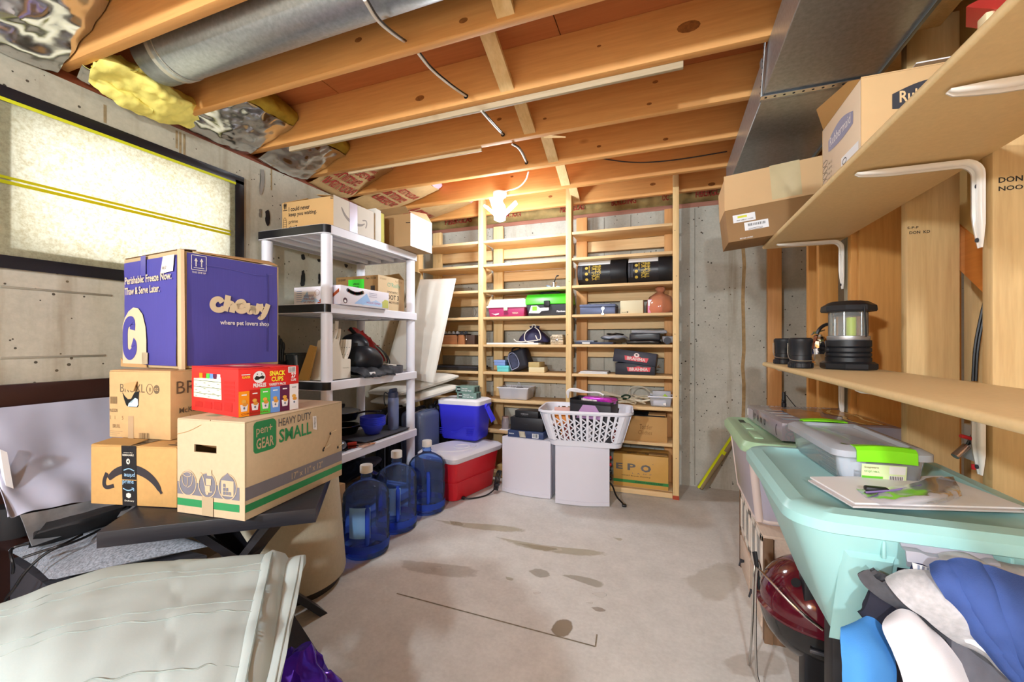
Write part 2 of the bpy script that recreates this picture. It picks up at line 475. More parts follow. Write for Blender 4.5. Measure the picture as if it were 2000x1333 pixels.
def stain(pts, hexc, soft=0.5, scale=30, parent=None, z=0.0009, strength=0.4):
    """a worn patch on the slab, its ragged rim made by noise"""
    key = ('stain', hexc, soft, scale, strength)
    if key not in MATS:
        m = bpy.data.materials.new('stain_%d' % len(MATS)); m.use_nodes = True; nt = m.node_tree; b = nt.nodes['Principled BSDF']
        b.inputs['Base Color'].default_value = lin(hexc); b.inputs['Roughness'].default_value = 0.9
        at_ = nd(nt, 'ShaderNodeAttribute'); at_.attribute_name = 'fade'
        vec = coords(nt, (1, 1, 1), rnd=False); n = noisef(nt, vec, scale, 5, 0.7)
        a = nd(nt, 'ShaderNodeMath', operation='MULTIPLY_ADD'); nt.links.new(n, a.inputs[0]); a.inputs[1].default_value = soft * 2
        nt.links.new(at_.outputs['Fac'], a.inputs[2])
        mr = nd(nt, 'ShaderNodeMapRange'); nt.links.new(a.outputs[0], mr.inputs['Value'])
        mr.inputs['From Min'].default_value = soft + 0.3; mr.inputs['From Max'].default_value = soft + 0.55
        mr.inputs['To Max'].default_value = strength
        nt.links.new(mr.outputs[0], b.inputs['Alpha']); MATS[key] = m
    c = sum((V(p) for p in pts), V()) / len(pts)
    P = [V(p) for p in pts]; P = chaikin(P + [P[0]])[:-1]
    me = bpy.data.meshes.new('floor_stain'); n = len(P)
    vs = [c] + [c + (p - c) * 0.5 for p in P] + P
    fs = [(0, 1 + i, 1 + (i + 1) % n) for i in range(n)] + [(1 + i, 1 + n + i, 1 + n + (i + 1) % n, 1 + (i + 1) % n) for i in range(n)]
    me.from_pydata([v + V((0, 0, z)) for v in vs], [], fs)
    at2 = me.attributes.new('fade', 'FLOAT', 'POINT'); at2.data.foreach_set('value', [1.0] * (n + 1) + [0.0] * n)
    me.materials.append(MATS[key]); o = bpy.data.objects.new('floor_stain', me); COL.objects.link(o); o.parent = parent or floor
    return o
def fl(*pp): return [at(x, y, z=0) for x, y in pp]
stain(fl((1070, 1232), (1085, 1208), (1118, 1206), (1126, 1228), (1108, 1250), (1082, 1248)), '97866f', 0.3, 22, strength=0.75)
stain(fl((1026, 1115), (1050, 1108), (1078, 1118), (1078, 1130), (1048, 1132)), 'a09a88', 0.4, 60)
stain(fl((1085, 1122), (1115, 1121), (1160, 1130), (1190, 1142), (1180, 1155), (1140, 1142)), 'a29b86', 0.4, 60)
stain(fl((1150, 1186), (1172, 1185), (1192, 1196), (1165, 1198)), '96836c', 0.3, 30)
for q in (((1152, 1160), (1175, 1155), (1192, 1163), (1175, 1172)), ((835, 1110), (860, 1105), (868, 1112), (845, 1118)), ((1040, 1158), (1056, 1156), (1058, 1161), (1042, 1163)), ((1142, 1178), (1160, 1175), (1158, 1183))):
    stain(fl(*q), 'dfdad2', 0.4, 90, strength=0.75)
for q in (((945, 1045), (1000, 1055), (1080, 1068), (1200, 1078), (1205, 1092), (1120, 1088), (1010, 1072)), ((1000, 1060), (1060, 1066), (1110, 1075), (1060, 1080)),
          ((820, 1012), (870, 1018), (1010, 1028), (1060, 1040), (1000, 1044), (880, 1030)), ((1195, 1050), (1220, 1052), (1212, 1060)), ((985, 1126), (1005, 1130), (1004, 1137), (988, 1134)),
          ((875, 1016), (910, 1022), (905, 1030), (878, 1026))):
    stain(fl(*q), 'a99a63', 0.5, 26, strength=0.3)
stain(fl((760, 1090), (850, 1098), (960, 1110), (940, 1135), (850, 1130), (770, 1112)), 'a08a6e', 0.5, 16, strength=0.22)
stain(fl((1390, 1290), (1500, 1255), (1580, 1320), (1430, 1333)), 'a58f74', 0.5, 10, strength=0.2)
stain(fl((1320, 1130), (1430, 1080), (1470, 1150), (1380, 1200)), 'b3a78f', 0.5, 10, strength=0.2)
g = G()                                              # a saw cut in the slab
a, b_ = at(775, 1160, z=0), at(1163, 1264, z=0); n_ = V((0, 0, 1)).cross(b_ - a).normalized() * 0.0035
g.quad(*[p + V((0, 0, .0006)) for p in (a - n_, b_ - n_, b_ + n_, a + n_)])
c_ = at(1166, 1240, z=0); g.quad(*[p + V((0, 0, .0006)) for p in (b_ - V((.003, 0, 0)), b_ + V((.003, 0, 0)), c_ + V((.003, 0, 0)), c_ - V((.003, 0, 0)))])
struct('saw_cut', g, pm('837a69', 0.9, var=0.3, vs=60), floor)

OY0, OY1, OZ0, OZ1 = 0.80, 1.615, 1.50, 2.03          # window opening
g = G()
for lo, hi in (((XL - .2, YR, 0), (XL, OY0, 2.21)), ((XL - .2, OY1, 0), (XL, 3.8, 2.21)), ((XL - .2, OY0, 0), (XL, OY1, OZ0)), ((XL - .2, OY0, OZ1), (XL, OY1, 2.21))): g.box(lo, hi)
wall_left = struct('wall_left', g, M_CONC_L)
g = G(); g.box((XL, YB, 0), (2.0, YB + .2, 2.21)); wall_back = struct('wall_back', g, M_CONC_B)
g = G(); g.box((XL - .2, YR - .1, 0), (2.0, YR, 2.6)); struct('wall_rear', g, pm('b9b4a8', 0.9))
g = G(); g.box((1.9, YR, 0), (2.0, YB, 2.6)); wall_right = struct('wall_right', g, pm('b79c72', 0.85, var=0.05))
# black damp-proofing smears and pale seams on the concrete
M_TAR = pm('1c1c20', 0.6, var=0.2, vs=40)
def smear(pts, mat=M_TAR, parent=wall_left, t=0.003, name='tar_patch'):
    P = chaikin(chaikin([V(p) for p in pts] + [V(pts[0])]))[:-1]
    nrm = V((1, 0, 0)) if parent is wall_left else V((0, -1, 0))
    P = [p + V((0, noise.noise(p * 60) * 0.006, noise.noise(p * 60 + V((9, 9, 9))) * 0.006)) for p in P]
    g = G(); f = g.b.faces.new([g.b.verts.new(p + nrm * t) for p in P]); bmesh.ops.triangulate(g.b, faces=[f])
    return struct(name, g, mat, parent)
def wl(*pp): return [at(x, y, x=XL) for x, y in pp]
smear(wl((518, 412), (526, 408), (527, 432), (523, 444), (517, 436)))
smear(wl((514, 481), (523, 480), (524, 490), (516, 492))); smear(wl((513, 503), (520, 502), (525, 518), (524, 524), (513, 524)))
smear(wl((588, 498), (594, 497), (596, 508), (588, 508))); smear(wl((589, 530), (593, 528), (596, 540), (595, 560), (586, 560), (587, 545)))
smear(wl((619, 507), (625, 506), (625, 512), (620, 511))); smear(wl((621, 536), (626, 535), (625, 556), (621, 556)))
smear(wl((672, 516), (679, 517), (678, 524), (673, 522)))
smear(wl((508, 330), (517, 332), (514, 372), (509, 385), (505, 372), (508, 350)), pm('8e8b84', 0.9, var=0.15)); smear(wl((505, 408), (511, 406), (510, 424), (505, 425)), pm('6f6a60', 0.9))
for x0, y0, x1, y1 in ((0, 700, 205, 697), (0, 560, 218, 560)):
    a, b2 = at(x0, y0, x=XL), at(x1, y1, x=XL); g = G(); g.box((XL, a.y, a.z - .004), (XL + .003, b2.y, a.z + .004), 0.001); struct('form_seam', g, pm('8b8676', 0.9, var=0.2), wall_left)
for px in (1357, 1232, 1180, 985, 975, 830, 850):
    p = at(px, 560, y=YB); g = G(); g.box((p.x - .003, YB - .003, 0.01), (p.x + .003, YB, 2.2), 0.001); struct('form_seam', g, pm('8f8b80', 0.9, var=0.25, vs=12), wall_back)
for px, w_ in ((1452, .012), (812, .01)):
    p = at(px, 600, y=YB); P = [(p.x + noise.noise(V((i * .7, px, 0))) * .012, YB - .0012, 0.3 + i * .13) for i in range(14)]
    g = G(); L = [V(q) - V((w_, 0, 0)) for q in P]; R = [V(q) + V((w_, 0, 0)) for q in P]; g.grid([L, R]); struct('rust_stain', g, pm('9c8058', 0.9, var=0.2, vs=30), wall_back)
for px, y0, y1 in ((205, 205, 240), (352, 258, 300), (360, 262, 310), (345, 255, 290), (530, 330, 372)):
    a, b2 = at(px, y0, x=XL), at(px, y1, x=XL); g = G(); g.box((XL, a.y - .005, b2.z), (XL + .0008, a.y + .005, a.z)); struct('rust_stain', g, pm('93805f', 0.9, var=0.25, vs=40), wall_left)

# sills on the walls
g = G(); g.box((XL - .15, YR, 2.21), (XL - .01, YB + .1, ZJ), 0.003); struct('trim_1', g, M_BROWNP)
g = G(); g.box((XL, YB + .01, 2.21), (XR + .1, YB + .15, ZJ), 0.003); struct('trim_2', g, M_BROWNPX)
g = G(); g.box((XL - .2, YR, ZJ), (XL - .16, YB + .2, ZS)); struct('trim_3', g, M_JOIST)
g = G(); g.box((XL - .2, YB + .16, ZJ), (2, YB + .2, ZS)); struct('trim_4', g, M_PLY)

# ceiling: plywood sheets, joists, cross bridging, battens
g = G(); g.box((XL - .2, YR, ZS + .02), (2.0, YB + .2, ZS + .06)); ceiling = struct('ceiling', g, M_PLY)
xs = [XL - .2, -1.62, -0.43, 0.79, 2.0]
for i in range(4):
    for j, (ya, yb) in enumerate(((YR, -1.9), (-1.9, -0.6), (-0.6, 0.62), (0.62, 1.553), (1.553, 2.74), (2.74, YB + .2))):
        g = G(); g.box((xs[i] + .002, ya + .0015, ZS), (xs[i + 1] - .002, yb - .0015, ZS + .019)); struct('plywood_panel', g, M_PLY, ceiling)
JY = [-4.3, -3.9, -3.5, -3.1, -2.7, -2.3, -1.9, -1.5, -1.1, -.69, -.29, .116, .52, .924, 1.33, 1.73, 2.127, 2.518, 2.927, 3.319]
g = G(); g.box((0, 0, 0), (2.42 + 1.9, .038, .2), 0.003); j0 = None
for y in JY:
    if j0 is None: j0 = struct('joist', g, M_JOIST, ceiling); o = j0
    else: o = j0.copy(); COL.objects.link(o)
    o.location = (XL - .15, y, ZJ)
# the diagonal bridging between joists: from the top of one to the foot of the next
for k, (pt, pb) in enumerate((((985, 10), (990, 40)), ((955, 80), (993, 186)), ((1017, 200), (1037, 265)), ((1060, 274), (1083, 325)), ((1095, 330), (1107, 370)), ((1116, 372), (1128, 396)))):
    ya, yb = JY[13 + k] + .038, JY[14 + k]
    b1 = at(pb[0] - 2, pb[1], y=yb); x0 = b1.x
    g = G(); a = V((x0, ya, ZS - .02)); b2 = V((x0, yb, ZJ + .012)); dr = (b2 - a).normalized(); nn = V((1, 0, 0)).cross(dr).normalized() * 0.018
    g.prism([a - V((.032, 0, 0)), a + V((.032, 0, 0)), b2 + V((.032, 0, 0)), b2 - V((.032, 0, 0))], nn)
    struct('bridging', g, M_PINE_Y, ceiling)
    g = G()
    for sx in (-.016, .016): g.sph(b2 + V((sx, -.004, .022)) + nn * (1 if nn.y < 0 else 0), .0032, 8, 6)
    struct('nail', g, M_DARKGREY, ceiling)
g = G(); g.box((at(600, 290, z=2.24).x - .1, 1.768, 2.225), (at(1335, 128, z=2.225).x, 1.785, ZJ + .01), .002); struct('batten', g, wood('b8a78a', 'a39172', 0, knots=False), ceiling)
g = G(); g.box((-1.95, 2.165, 2.235), (at(943, 296, z=2.24).x, 2.178, ZJ + .02), .002); struct('batten', g, wood('cbb692', 'bba27b', 0, knots=False), ceiling)
# splinter on joist C and knots: dark round inserts in the faces
g = G(); g.prism([at(1062, 270, y=2.12), at(1105, 269, y=2.10), at(1075, 266, y=2.12)], (0, -.004, .004)); struct('splinter', g, M_PINE_X, ceiling)
M_KNOT = pm('8a5526', 0.6, var=0.3, vs=60)
for px, py, j, r in ((820, 192, 8, .017), (1345, 52, 8, .028), (1268, 203, 9, .008), (1064, 232, 9, .007), (1300, 272, 10, .01), (975, 233, 9, .01), (1105, 52, 8, .008), (1170, 90, 8, .006), (1280, 160, 9, .009), (905, 40, 7, .012), (700, 78, 7, .012), (1275, 360, 12, .014), (1075, 384, 12, .012), (1390, 360, 12, .016), (800, 345, 11, .01), (1000, 345, 11, .008), (1170, 286, 10, .009)):
    p = at(px, py, y=JY[j + 7]); g = G(); g.lathe([(r * .1, .0006), (r * .6, .0008), (r, .0002)], 12, M=Matrix.Translation(p) @ Matrix.Rotation(pi / 2, 4, 'X') @ Matrix.Diagonal((1.5, .8, 1, 1)), cap0=True, cap1=False); struct('knot', g, M_KNOT, ceiling)

# right-hand stud wall (open framing)
def stud(x0, y0, x1, y1, mat, z1=ZJ, name='stud', z0=0.0):
    g = G(); g.box((x0, y0, z0), (x1, y1, z1), .003); return struct(name, g, mat, wall_right)
for y, m in ((1.0, M_STUD), (1.414, M_STUD), (1.82, M_STUD), (2.29, M_STUD_O), (2.72, M_STUD_O), (2.90, M_STUD_O), (.59, M_STUD), (.18, M_STUD), (-.23, M_STUD)):
    stud(XR, y, XR + (.14 if 1.9 > y > 1.3 else .089), y + .038, m)
stud(XR, 2.33, XR + .012, 2.37, M_GREYSTUD); stud(XR + .02, 2.26, XR + .3, 2.285, M_STUD_O)
stud(.675, 3.50, .764, 3.54, M_PINE_RED)
stud(1.0, 1.95, 1.09, 1.99, M_STUD); stud(1.12, 2.42, 1.21, 2.46, M_STUD_O); stud(1.15, 1.95, 1.24, 1.985, M_GREYSTUD); stud(XR + .2, 1.44, XR + .29, 1.48, M_STUD_O); stud(XR + .14, 2.75, XR + .25, 2.79, M_STUD_O); stud(1.3, 2.9, 1.39, 2.94, M_STUD_O)
g = G(); g.box((XR, -.3, 0), (XR + .089, 3.5, .038), .002); struct('sole_plate', g, M_STUD, wall_right)
g = G(); g.box((XR, -.3, ZJ - .04), (XR + .089, 3.5, ZJ), .002); struct('top_plate', g, M_STUD, wall_right)
# lumber stamps
for (px, py, s, wd, h, y) in ((1950, 358, 'DON', .045, .014, 1.414), (1950, 374, 'NOON', .06, .012, 1.414), (1772, 448, 'S-P-F', .03, .008, 1.82), (1776, 458, 'DON  KD', .055, .01, 1.82)):
    o = at(px, py, y=y); text(s, o, (1, 0, 0), (0, 0, 1), h, wd, M_INK, wall_right, .02, name='grade_stamp')

# stair behind the studs
t = thing('staircase', 'underside of a wooden staircase behind the open studs', 'stairs', (.9, 1.75, 0))
def loc(p): return V(p) - V((.9, 1.75, 0))
g = G(); A, B_, C_, D_ = [at(px, py, x=.93) for px, py in ((1790, 372), (1990, 535), (1990, 640), (1790, 446))]
g.prism([loc(p) for p in (A, B_, C_, D_)], (.038, 0, 0)); part('stringer', g, wood('d0833c', 'b96b28', 1), t)
g = G(); A2, B2 = [at(px, py, x=.935) for px, py in ((1815, 393), (1990, 535))]
g.prism([loc(p) for p in (A2, B2, V((.935, B2.y, 2.44)), V((.935, A2.y, 2.44)))], (.012, 0, 0)); part('side_panel', g, pm('c9a866', 0.7, var=0.05), t)
for i in range(6):
    g = G(); yy = 1.35 + i * .24; g.box(loc((.98, yy, 1.2 + i * .19)), loc((1.85, yy + .27, 1.23 + i * .19)), .003); part('tread', g, M_STUD_O, t)

# window: frame and glass in the opening, the paper cover taped over it
g = G()
for lo, hi in (((XL - .17, OY0, OZ0), (XL - .13, OY0 + .04, OZ1)), ((XL - .17, OY1 - .04, OZ0), (XL - .13, OY1, OZ1)), ((XL - .17, OY0, OZ0), (XL - .13, OY1, OZ0 + .04)), ((XL - .17, OY0, OZ1 - .04), (XL - .13, OY1, OZ1))): g.box(lo, hi, .004)
win = struct('window_1', g, M_WHITE)
g = G(); g.box((XL - .152, OY0 + .03, OZ0 + .03), (XL - .148, OY1 - .03, OZ1 - .03)); struct('pane', g, glassy('f2f8ff', 0.02, 0.95, 0.1), win)
def paper_mat():
    m = bpy.data.materials.new('window_paper'); m.use_nodes = True; nt = m.node_tree; nt.nodes.clear(); out = nd(nt, 'ShaderNodeOutputMaterial')
    vec = coords(nt, (1, 1, 1), rnd=False); n = noisef(nt, vec, 75, 3, 0.7); n2 = noisef(nt, vec, 4, 3)
    c = mixc(nt, 0.35, ramp(nt, n, [(0.32, lin('b99a63')), (0.62, lin('fff4dc'))]), ramp(nt, n2, [(0.3, lin('efdcb4')), (0.7, lin('fffaf0'))]))
    tr = nd(nt, 'ShaderNodeBsdfTranslucent'); nt.links.new(c, tr.inputs[0])
    di = nd(nt, 'ShaderNodeBsdfDiffuse'); di.inputs[0].default_value = lin('a3ab94')
    mx = nd(nt, 'ShaderNodeMixShader'); mx.inputs[0].default_value = 0.55
    nt.links.new(di.outputs[0], mx.inputs[1]); nt.links.new(tr.outputs[0], mx.inputs[2]); nt.links.new(mx.outputs[0], out.inputs[0]); return m
t = thing('window_cover', 'sheet of tan paper taped over the basement window, glowing with daylight', 'window cover', (XL, 1.2, 1.43))
def wloc(y, z, k): return (k, y - 1.2, z - 1.43)
PY0, PY1 = .60, 1.655
g = G(); P = [[V(wloc(PY0 + (PY1 - PY0) * j / 24, 1.455 + .595 * i / 12, .006 + .003 * noise.noise(V((i * .5, j * .35, 0))))) for j in range(25)] for i in range(13)]
g.grid(P); part('paper_sheet', g, paper_mat(), t)
M_BT = pm('1a1a1f', 0.35, var=0.1, bump=0.1, bs=30)
M_YT = pm('cdd22c', 0.35, var=0.03)
for lo, hi in (((PY0 - .04, 2.042), (1.70, 2.087)), ((PY0 - .04, 1.418), (1.70, 1.466)), ((1.648, 1.418), (1.70, 2.06)), ((PY0 - .04, 1.42), (PY0 + .01, 2.06))):
    g = G(); g.box(wloc(lo[0], lo[1], .009), wloc(hi[0], hi[1], .012), .001); part('black_tape', g, M_BT, t)
g = G(); g.box(wloc(PY0, 2.03, .0125), wloc(1.65, 2.043, .0135)); part('yellow_tape', g, M_YT, t)
a, b2 = at(0, 350, x=XL), at(448, 456, x=XL); hw = .0145
def yt_mat():
    m = bpy.data.materials.new('yellow_tape'); m.use_nodes = True; nt = m.node_tree; nt.nodes.clear(); out = nd(nt, 'ShaderNodeOutputMaterial')
    tr = nd(nt, 'ShaderNodeBsdfTranslucent'); tr.inputs[0].default_value = lin('e8cf1e'); di = nd(nt, 'ShaderNodeBsdfDiffuse'); di.inputs[0].default_value = lin('c9d32c')
    mx = nd(nt, 'ShaderNodeMixShader'); mx.inputs[0].default_value = 0.5; nt.links.new(di.outputs[0], mx.inputs[1]); nt.links.new(tr.outputs[0], mx.inputs[2]); nt.links.new(mx.outputs[0], out.inputs[0]); return m
M_YTT = yt_mat()
for k, (o0, o1) in enumerate(((-hw, -.002), (.004, hw))):
    g = G(); s_ = (b2.z - a.z) / (b2.y - a.y); z0 = a.z + s_ * (PY0 - a.y)
    g.prism([wloc(PY0, z0 + o0, .011), wloc(b2.y, b2.z + o0, .011), wloc(b2.y, b2.z + o1, .011), wloc(PY0, z0 + o1, .011)], (.0006, 0, 0)); part('yellow_tape', g, M_YTT, t)
# ================================================================== things on the ceiling
# round duct between the joists
t = thing('round_duct', 'round galvanized steel duct running between two ceiling joists', 'duct', (-1.9, 1.115, 2.335))
g = G(); r = .108
rings = []
for x, rr in ((.02, r), (.021, r + .004), (.04, r + .004), (.041, r), (1.55, r), (1.552, r + .005), (1.57, r + .005), (1.572, r), (3.6, r)):
    rings.append([V((x, rr * cos(2 * pi * j / 40), rr * sin(2 * pi * j / 40))) for j in range(40)])
g.loft(rings, False, True); part('duct_pipe', g, M_GALV, t)
g = G(); g.loft([[V((x, rr * cos(2 * pi * j / 40), rr * sin(2 * pi * j / 40))) for j in range(40)] for x, rr in ((-.1, r * .96), (-.02, r * .98), (.03, r - .003))], True, False); part('crimped_end', g, pm('8c9094', 0.4, 0.9, var=0.2, vs=30), t)
g = G(); g.loft([[V((x, rr * cos(2 * pi * j / 40), rr * sin(2 * pi * j / 40))) for j in range(40)] for x, rr in ((.0, r + .003), (.045, r + .003), (.045, r - .002), (.0, r - .002), (.0, r + .003))], False, False); part('duct_tape', g, pm('b9b6a8', 0.35, 0.5, var=0.1), t)
# rectangular trunk duct on the right
t = thing('rectangular_duct', 'long rectangular galvanized steel duct hung under the joists above the right-hand shelf', 'duct', (.342, 0, 2.10))
for ya, yb in ((-1.2, 1.878), (1.884, 2.96)):
    g = G(); g.box((0, ya, 0), (.355, yb, .152), .0025, 1); part('duct_section', g, M_GALV, t)
g = G(); g.box((-.003, 1.868, -.004), (.358, 1.896, .0), .001); g.box((-.004, 1.868, -.004), (0, 1.896, .155), .001); part('drive_cleat', g, M_GALV, t)
g = G(); g.box((.35, -1.2, -.012), (.362, 2.96, .004), .001); part('seam', g, pm('777b7c', 0.4, 0.8), t)
s = thing('hanger_strap', 'perforated steel strap slung under the rectangular duct from a joist', 'strap', (.342, 1.86, 2.10))
g = G(); n = 14
g.box((-.008, -.014, -.0065), (.36, .012, -.0045)); part('strap_band', g, M_STEEL, s)
g = G(); g.prism([(-.008, -.012, -.006), (-.008, .012, -.006), (-.008, -.075, .16), (-.008, -.1, .16)], (-.002, 0, 0)); part('strap_band', g, M_GALV, s)
g = G()
for i in range(11): g.cyl((.01 + i * .031, 0, -.0072), (.01 + i * .031, 0, -.0064), .0045, n=8)
for i in range(8): g.cyl((-.0107, -.004 - i * .0105, .012 + i * .0185), (-.0099, -.004 - i * .0105, .012 + i * .0185), .004, n=8)
o = part('strap_holes', g, M_BLACKM, s); o['kind'] = 'stuff'

# insulation in the joist bays at the left wall
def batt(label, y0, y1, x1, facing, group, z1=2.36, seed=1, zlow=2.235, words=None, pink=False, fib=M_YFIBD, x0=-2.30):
    t = thing('insulation_batt', label, 'insulation', (x0, (y0 + y1) / 2, zlow), 0, group)
    o_ = V((x0, (y0 + y1) / 2, zlow)); C = []
    ym = [y0 + .004, y0 * .7 + y1 * .3, (y0 + y1) / 2, y0 * .3 + y1 * .7, y1 - .004]; bul = [0, .02, .028, .02, 0]
    for u, (x, z) in enumerate(((x0 - .06, zlow + .02), (x0 + .03, zlow - .004), (x0 * .62 + x1 * .38, zlow + (z1 - zlow) * .28), (x0 * .3 + x1 * .7, zlow + (z1 - zlow) * .62), (x1, z1))):
        C.append([V((x + bul[k] * .6, ym[k], z - bul[k] * .7)) - o_ for k in range(5)])
    crump = 0.011 if facing == 'foil' else 0.006
    P = sheet(C, 34, 30, crump, 13 if facing == 'foil' else 9, seed)
    g = G(); g.grid(P, .003); part('facing', g, M_FOIL if facing == 'foil' else M_KRAFT, t, 25)
    top = [[p + V((.0, 0, .004)) for p in P[-1]], [p + V((.03, 0, .035)) for p in P[-1]], [p + V((.02, 0, .075)) for p in P[-1]], [V((p.x - .02, p.y, 2.445 - zlow)) for p in P[-1]]]
    top = [[q + V((noise.noise(q * 25 + V((seed, 0, 0))) * .014, 0, 0)) for q in r_] for r_ in top]
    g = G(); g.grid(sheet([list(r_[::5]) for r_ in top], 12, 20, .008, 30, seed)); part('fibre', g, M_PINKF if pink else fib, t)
    if words:
        q = lambda a, b: None
        def bend(a, b):
            i = min(33.0, max(0.0, b * 33)); j = min(29.0, max(0.0, a * 29)); i0, j0_ = int(i), int(j)
            i1, j1 = min(i0 + 1, 34), min(j0_ + 1, 30); fi, fj = i - i0, j - j0_
            p = P[i0][j0_] * (1 - fi) * (1 - fj) + P[i1][j0_] * fi * (1 - fj) + P[i0][j1] * (1 - fi) * fj + P[i1][j1] * fi * fj
            return p + V((.002, 0, -.0045))
        for s_, a0, a1, b0, b1 in words:
            text(s_, (0, 0, 0), (1, 0, 0), (0, 0, 1), 1, 1, M_REDINK, t, .02, bend=lambda a, b, a0=a0, a1=a1, b0=b0, b1=b1: bend(a0 + (a1 - a0) * a, b0 + (b1 - b0) * b))
    return t
FG = None
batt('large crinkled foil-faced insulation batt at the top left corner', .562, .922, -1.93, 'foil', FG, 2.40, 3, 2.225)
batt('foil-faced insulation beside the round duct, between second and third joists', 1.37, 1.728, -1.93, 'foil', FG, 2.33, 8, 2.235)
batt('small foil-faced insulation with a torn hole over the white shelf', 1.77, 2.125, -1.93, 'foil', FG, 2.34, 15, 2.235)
FW_ = [('FIBERGLAS', .10, .9, .80, .70), ('BUILDING', .1, .8, .66, .53), ('INSULATION', .1, .95, .49, .36), ('OWENS CORNING', .2, .8, .88, .83)]
batt('paper-faced insulation with red lettering above the smile-printed box', 2.167, 2.516, -1.86, 'kraft', FG, 2.39, 21, 2.235, words=FW_, pink=True)
batt('paper-faced insulation with pink fibre end and red lettering, near the bulb', 2.558, 2.925, -1.72, 'kraft', FG, 2.36, 27, 2.235, words=[('FIBERGLAS', .12, .85, .55, .45), ('BUILDING', .12, .8, .68, .58), ('INSULATION', .12, .9, .80, .71)], pink=True)
batt('short paper-faced insulation with a bit of pink fibre in the last bay', 2.967, 3.317, -1.62, 'kraft', FG, 2.36, 33, 2.235, words=[('INSULATION', .1, .9, .6, .4)], pink=True)
# the loose yellow batt sagging under the duct
t = thing('fiberglass_batt', 'loose yellow fiberglass batt drooping out of the joist bay under the duct', 'insulation', (-2.2, 1.15, 2.2))
o_ = V((-2.2, 1.15, 2.2))
C = [[at(172, 160, x=-2.235), at(250, 215, x=-2.235), at(330, 245, x=-2.235), at(395, 250, x=-2.235)],
     [at(180, 132, x=-2.13), at(262, 172, x=-2.12), at(330, 215, x=-2.12), at(388, 225, x=-2.15)],
     [at(205, 112, x=-2.06), at(280, 150, x=-2.03), at(335, 190, x=-2.04), at(385, 205, x=-2.1)],
     [at(235, 108, x=-2.10), at(290, 138, x=-2.08), at(340, 170, x=-2.1), at(380, 190, x=-2.16)]]
g = G(); g.grid(sheet([[p - o_ for p in r_] for r_ in C], 30, 50, .016, 16, 4), .035); part('fibre', g, M_YFIB, t, 60)
C = [[at(178, 168, x=-2.25), at(230, 205, x=-2.25), at(290, 228, x=-2.25)], [at(180, 150, x=-2.2), at(235, 185, x=-2.19), at(290, 212, x=-2.2)], [at(190, 140, x=-2.2), at(235, 170, x=-2.2), at(285, 200, x=-2.22)]]
g = G(); g.grid(sheet([[p - o_ + V((.03, 0, -.01)) for p in r_] for r_ in C], 16, 26, .012, 22, 9), .012); part('torn_layer', g, M_YFIB, t, 60)
C = [[at(150, 150, x=-2.27), at(175, 165, x=-2.27)], [at(160, 128, x=-2.18), at(180, 140, x=-2.18)]]
g = G(); g.grid(sheet([[p - o_ for p in r_] for r_ in C], 8, 8, .012, 20, 2), .003); part('foil_scrap', g, M_FOIL, t)
# insulation along the top of the back wall
t = thing('rim_insulation', 'long crumpled paper-faced insulation strip above the back wall sill', 'insulation', (-.8, 3.66, 2.25))
C = [[V((x, 0.02 - .02 * (i % 2), .0)) for i, x in enumerate((-1.45, -1.0, -.6, -.2, .2, .6, 1.0, 1.35))], [V((x, -.05 - .015 * (i % 3), .06)) for i, x in enumerate((-1.45, -1.0, -.6, -.2, .2, .6, 1.0, 1.35))], [V((x, .0, .13)) for x in (-1.45, -1.0, -.6, -.2, .2, .6, 1.0, 1.35)], [V((x, .05, .19)) for x in (-1.45, -1.0, -.6, -.2, .2, .6, 1.0, 1.35)]]
Pm = sheet(C, 14, 120, .018, 14, 5); g = G(); g.grid(Pm, .003); part('facing', g, pm('a8905c', 0.8, var=0.3, vs=9), t, 60)
for x, s_, wd in ((-1.25, 'FIBERGLAS', .3), (-.72, 'INSULATION', .26), (-.1, 'FIBERGLAS', .22), (.35, 'BUILDING', .2), (.75, 'OC', .05), (1.0, 'FIBERGLAS', .22)):
    def bend(a, b, x=x, wd=wd):
        j = min(119, max(0, (x + a * wd + 1.45) / 2.8 * 120)); j0_ = int(j); p = Pm[4 + int(b * 3)][j0_]; return V((x + a * wd, p.y - .012, .035 + b * .05))
    text(s_, (0, 0, 0), (1, 0, 0), (0, 0, 1), 1, wd, M_REDINK, t, .02, bend=lambda a, b, f=bend, wd=wd: f(a / wd, b))

# cables
t = thing('electrical_cable', 'white sheathed cable looping through holes in the joists to the bulb', 'cable', (-1.0, 2.0, 2.3))
o_ = V((-1.0, 2.0, 2.3))
for k, pts in enumerate((((712, 0, .98), (735, 40, 1.08), (765, 65, 1.2), (790, 82, 1.33)), ((817, 105, 1.37), (840, 135, 1.48), (880, 168, 1.6), (910, 188, 1.728)), ((940, 217, 1.77), (960, 240, 1.9), (982, 263, 2.12)), ((1000, 282, 2.166), (1015, 290, 2.25), (1028, 318, 2.515)), ((1032, 336, 2.56), (1028, 352, 2.66), (1012, 368, 2.78), (985, 374, 2.86)))):
    P = [at(a, b, y=c) - o_ for a, b, c in pts]; g = G(); g.tube(P, .0055, 8, 3, .0038); part('cable_run', g, M_CABLE_W, t)
    if k in (0, 1, 2, 3):
        g = G(); g.tube([p + V((.006, .004, .004)) for p in P], .0035, 6, 3); part('cable_run', g, M_CABLE_B, t)
    if k < 4:
        q = P[-1]; g = G(); g.lathe([(.011, -.0012), (.011, .0002)], 14, M=Matrix.Translation(q + V((0, .0005, 0))) @ Matrix.Rotation(pi / 2, 4, 'X')); part('drilled_hole', g, M_BLACKM, t)
t = thing('coaxial_cable', 'thin black cable strung across the joist bay by the trunk duct', 'cable', (-.2, 2.9, 2.3))
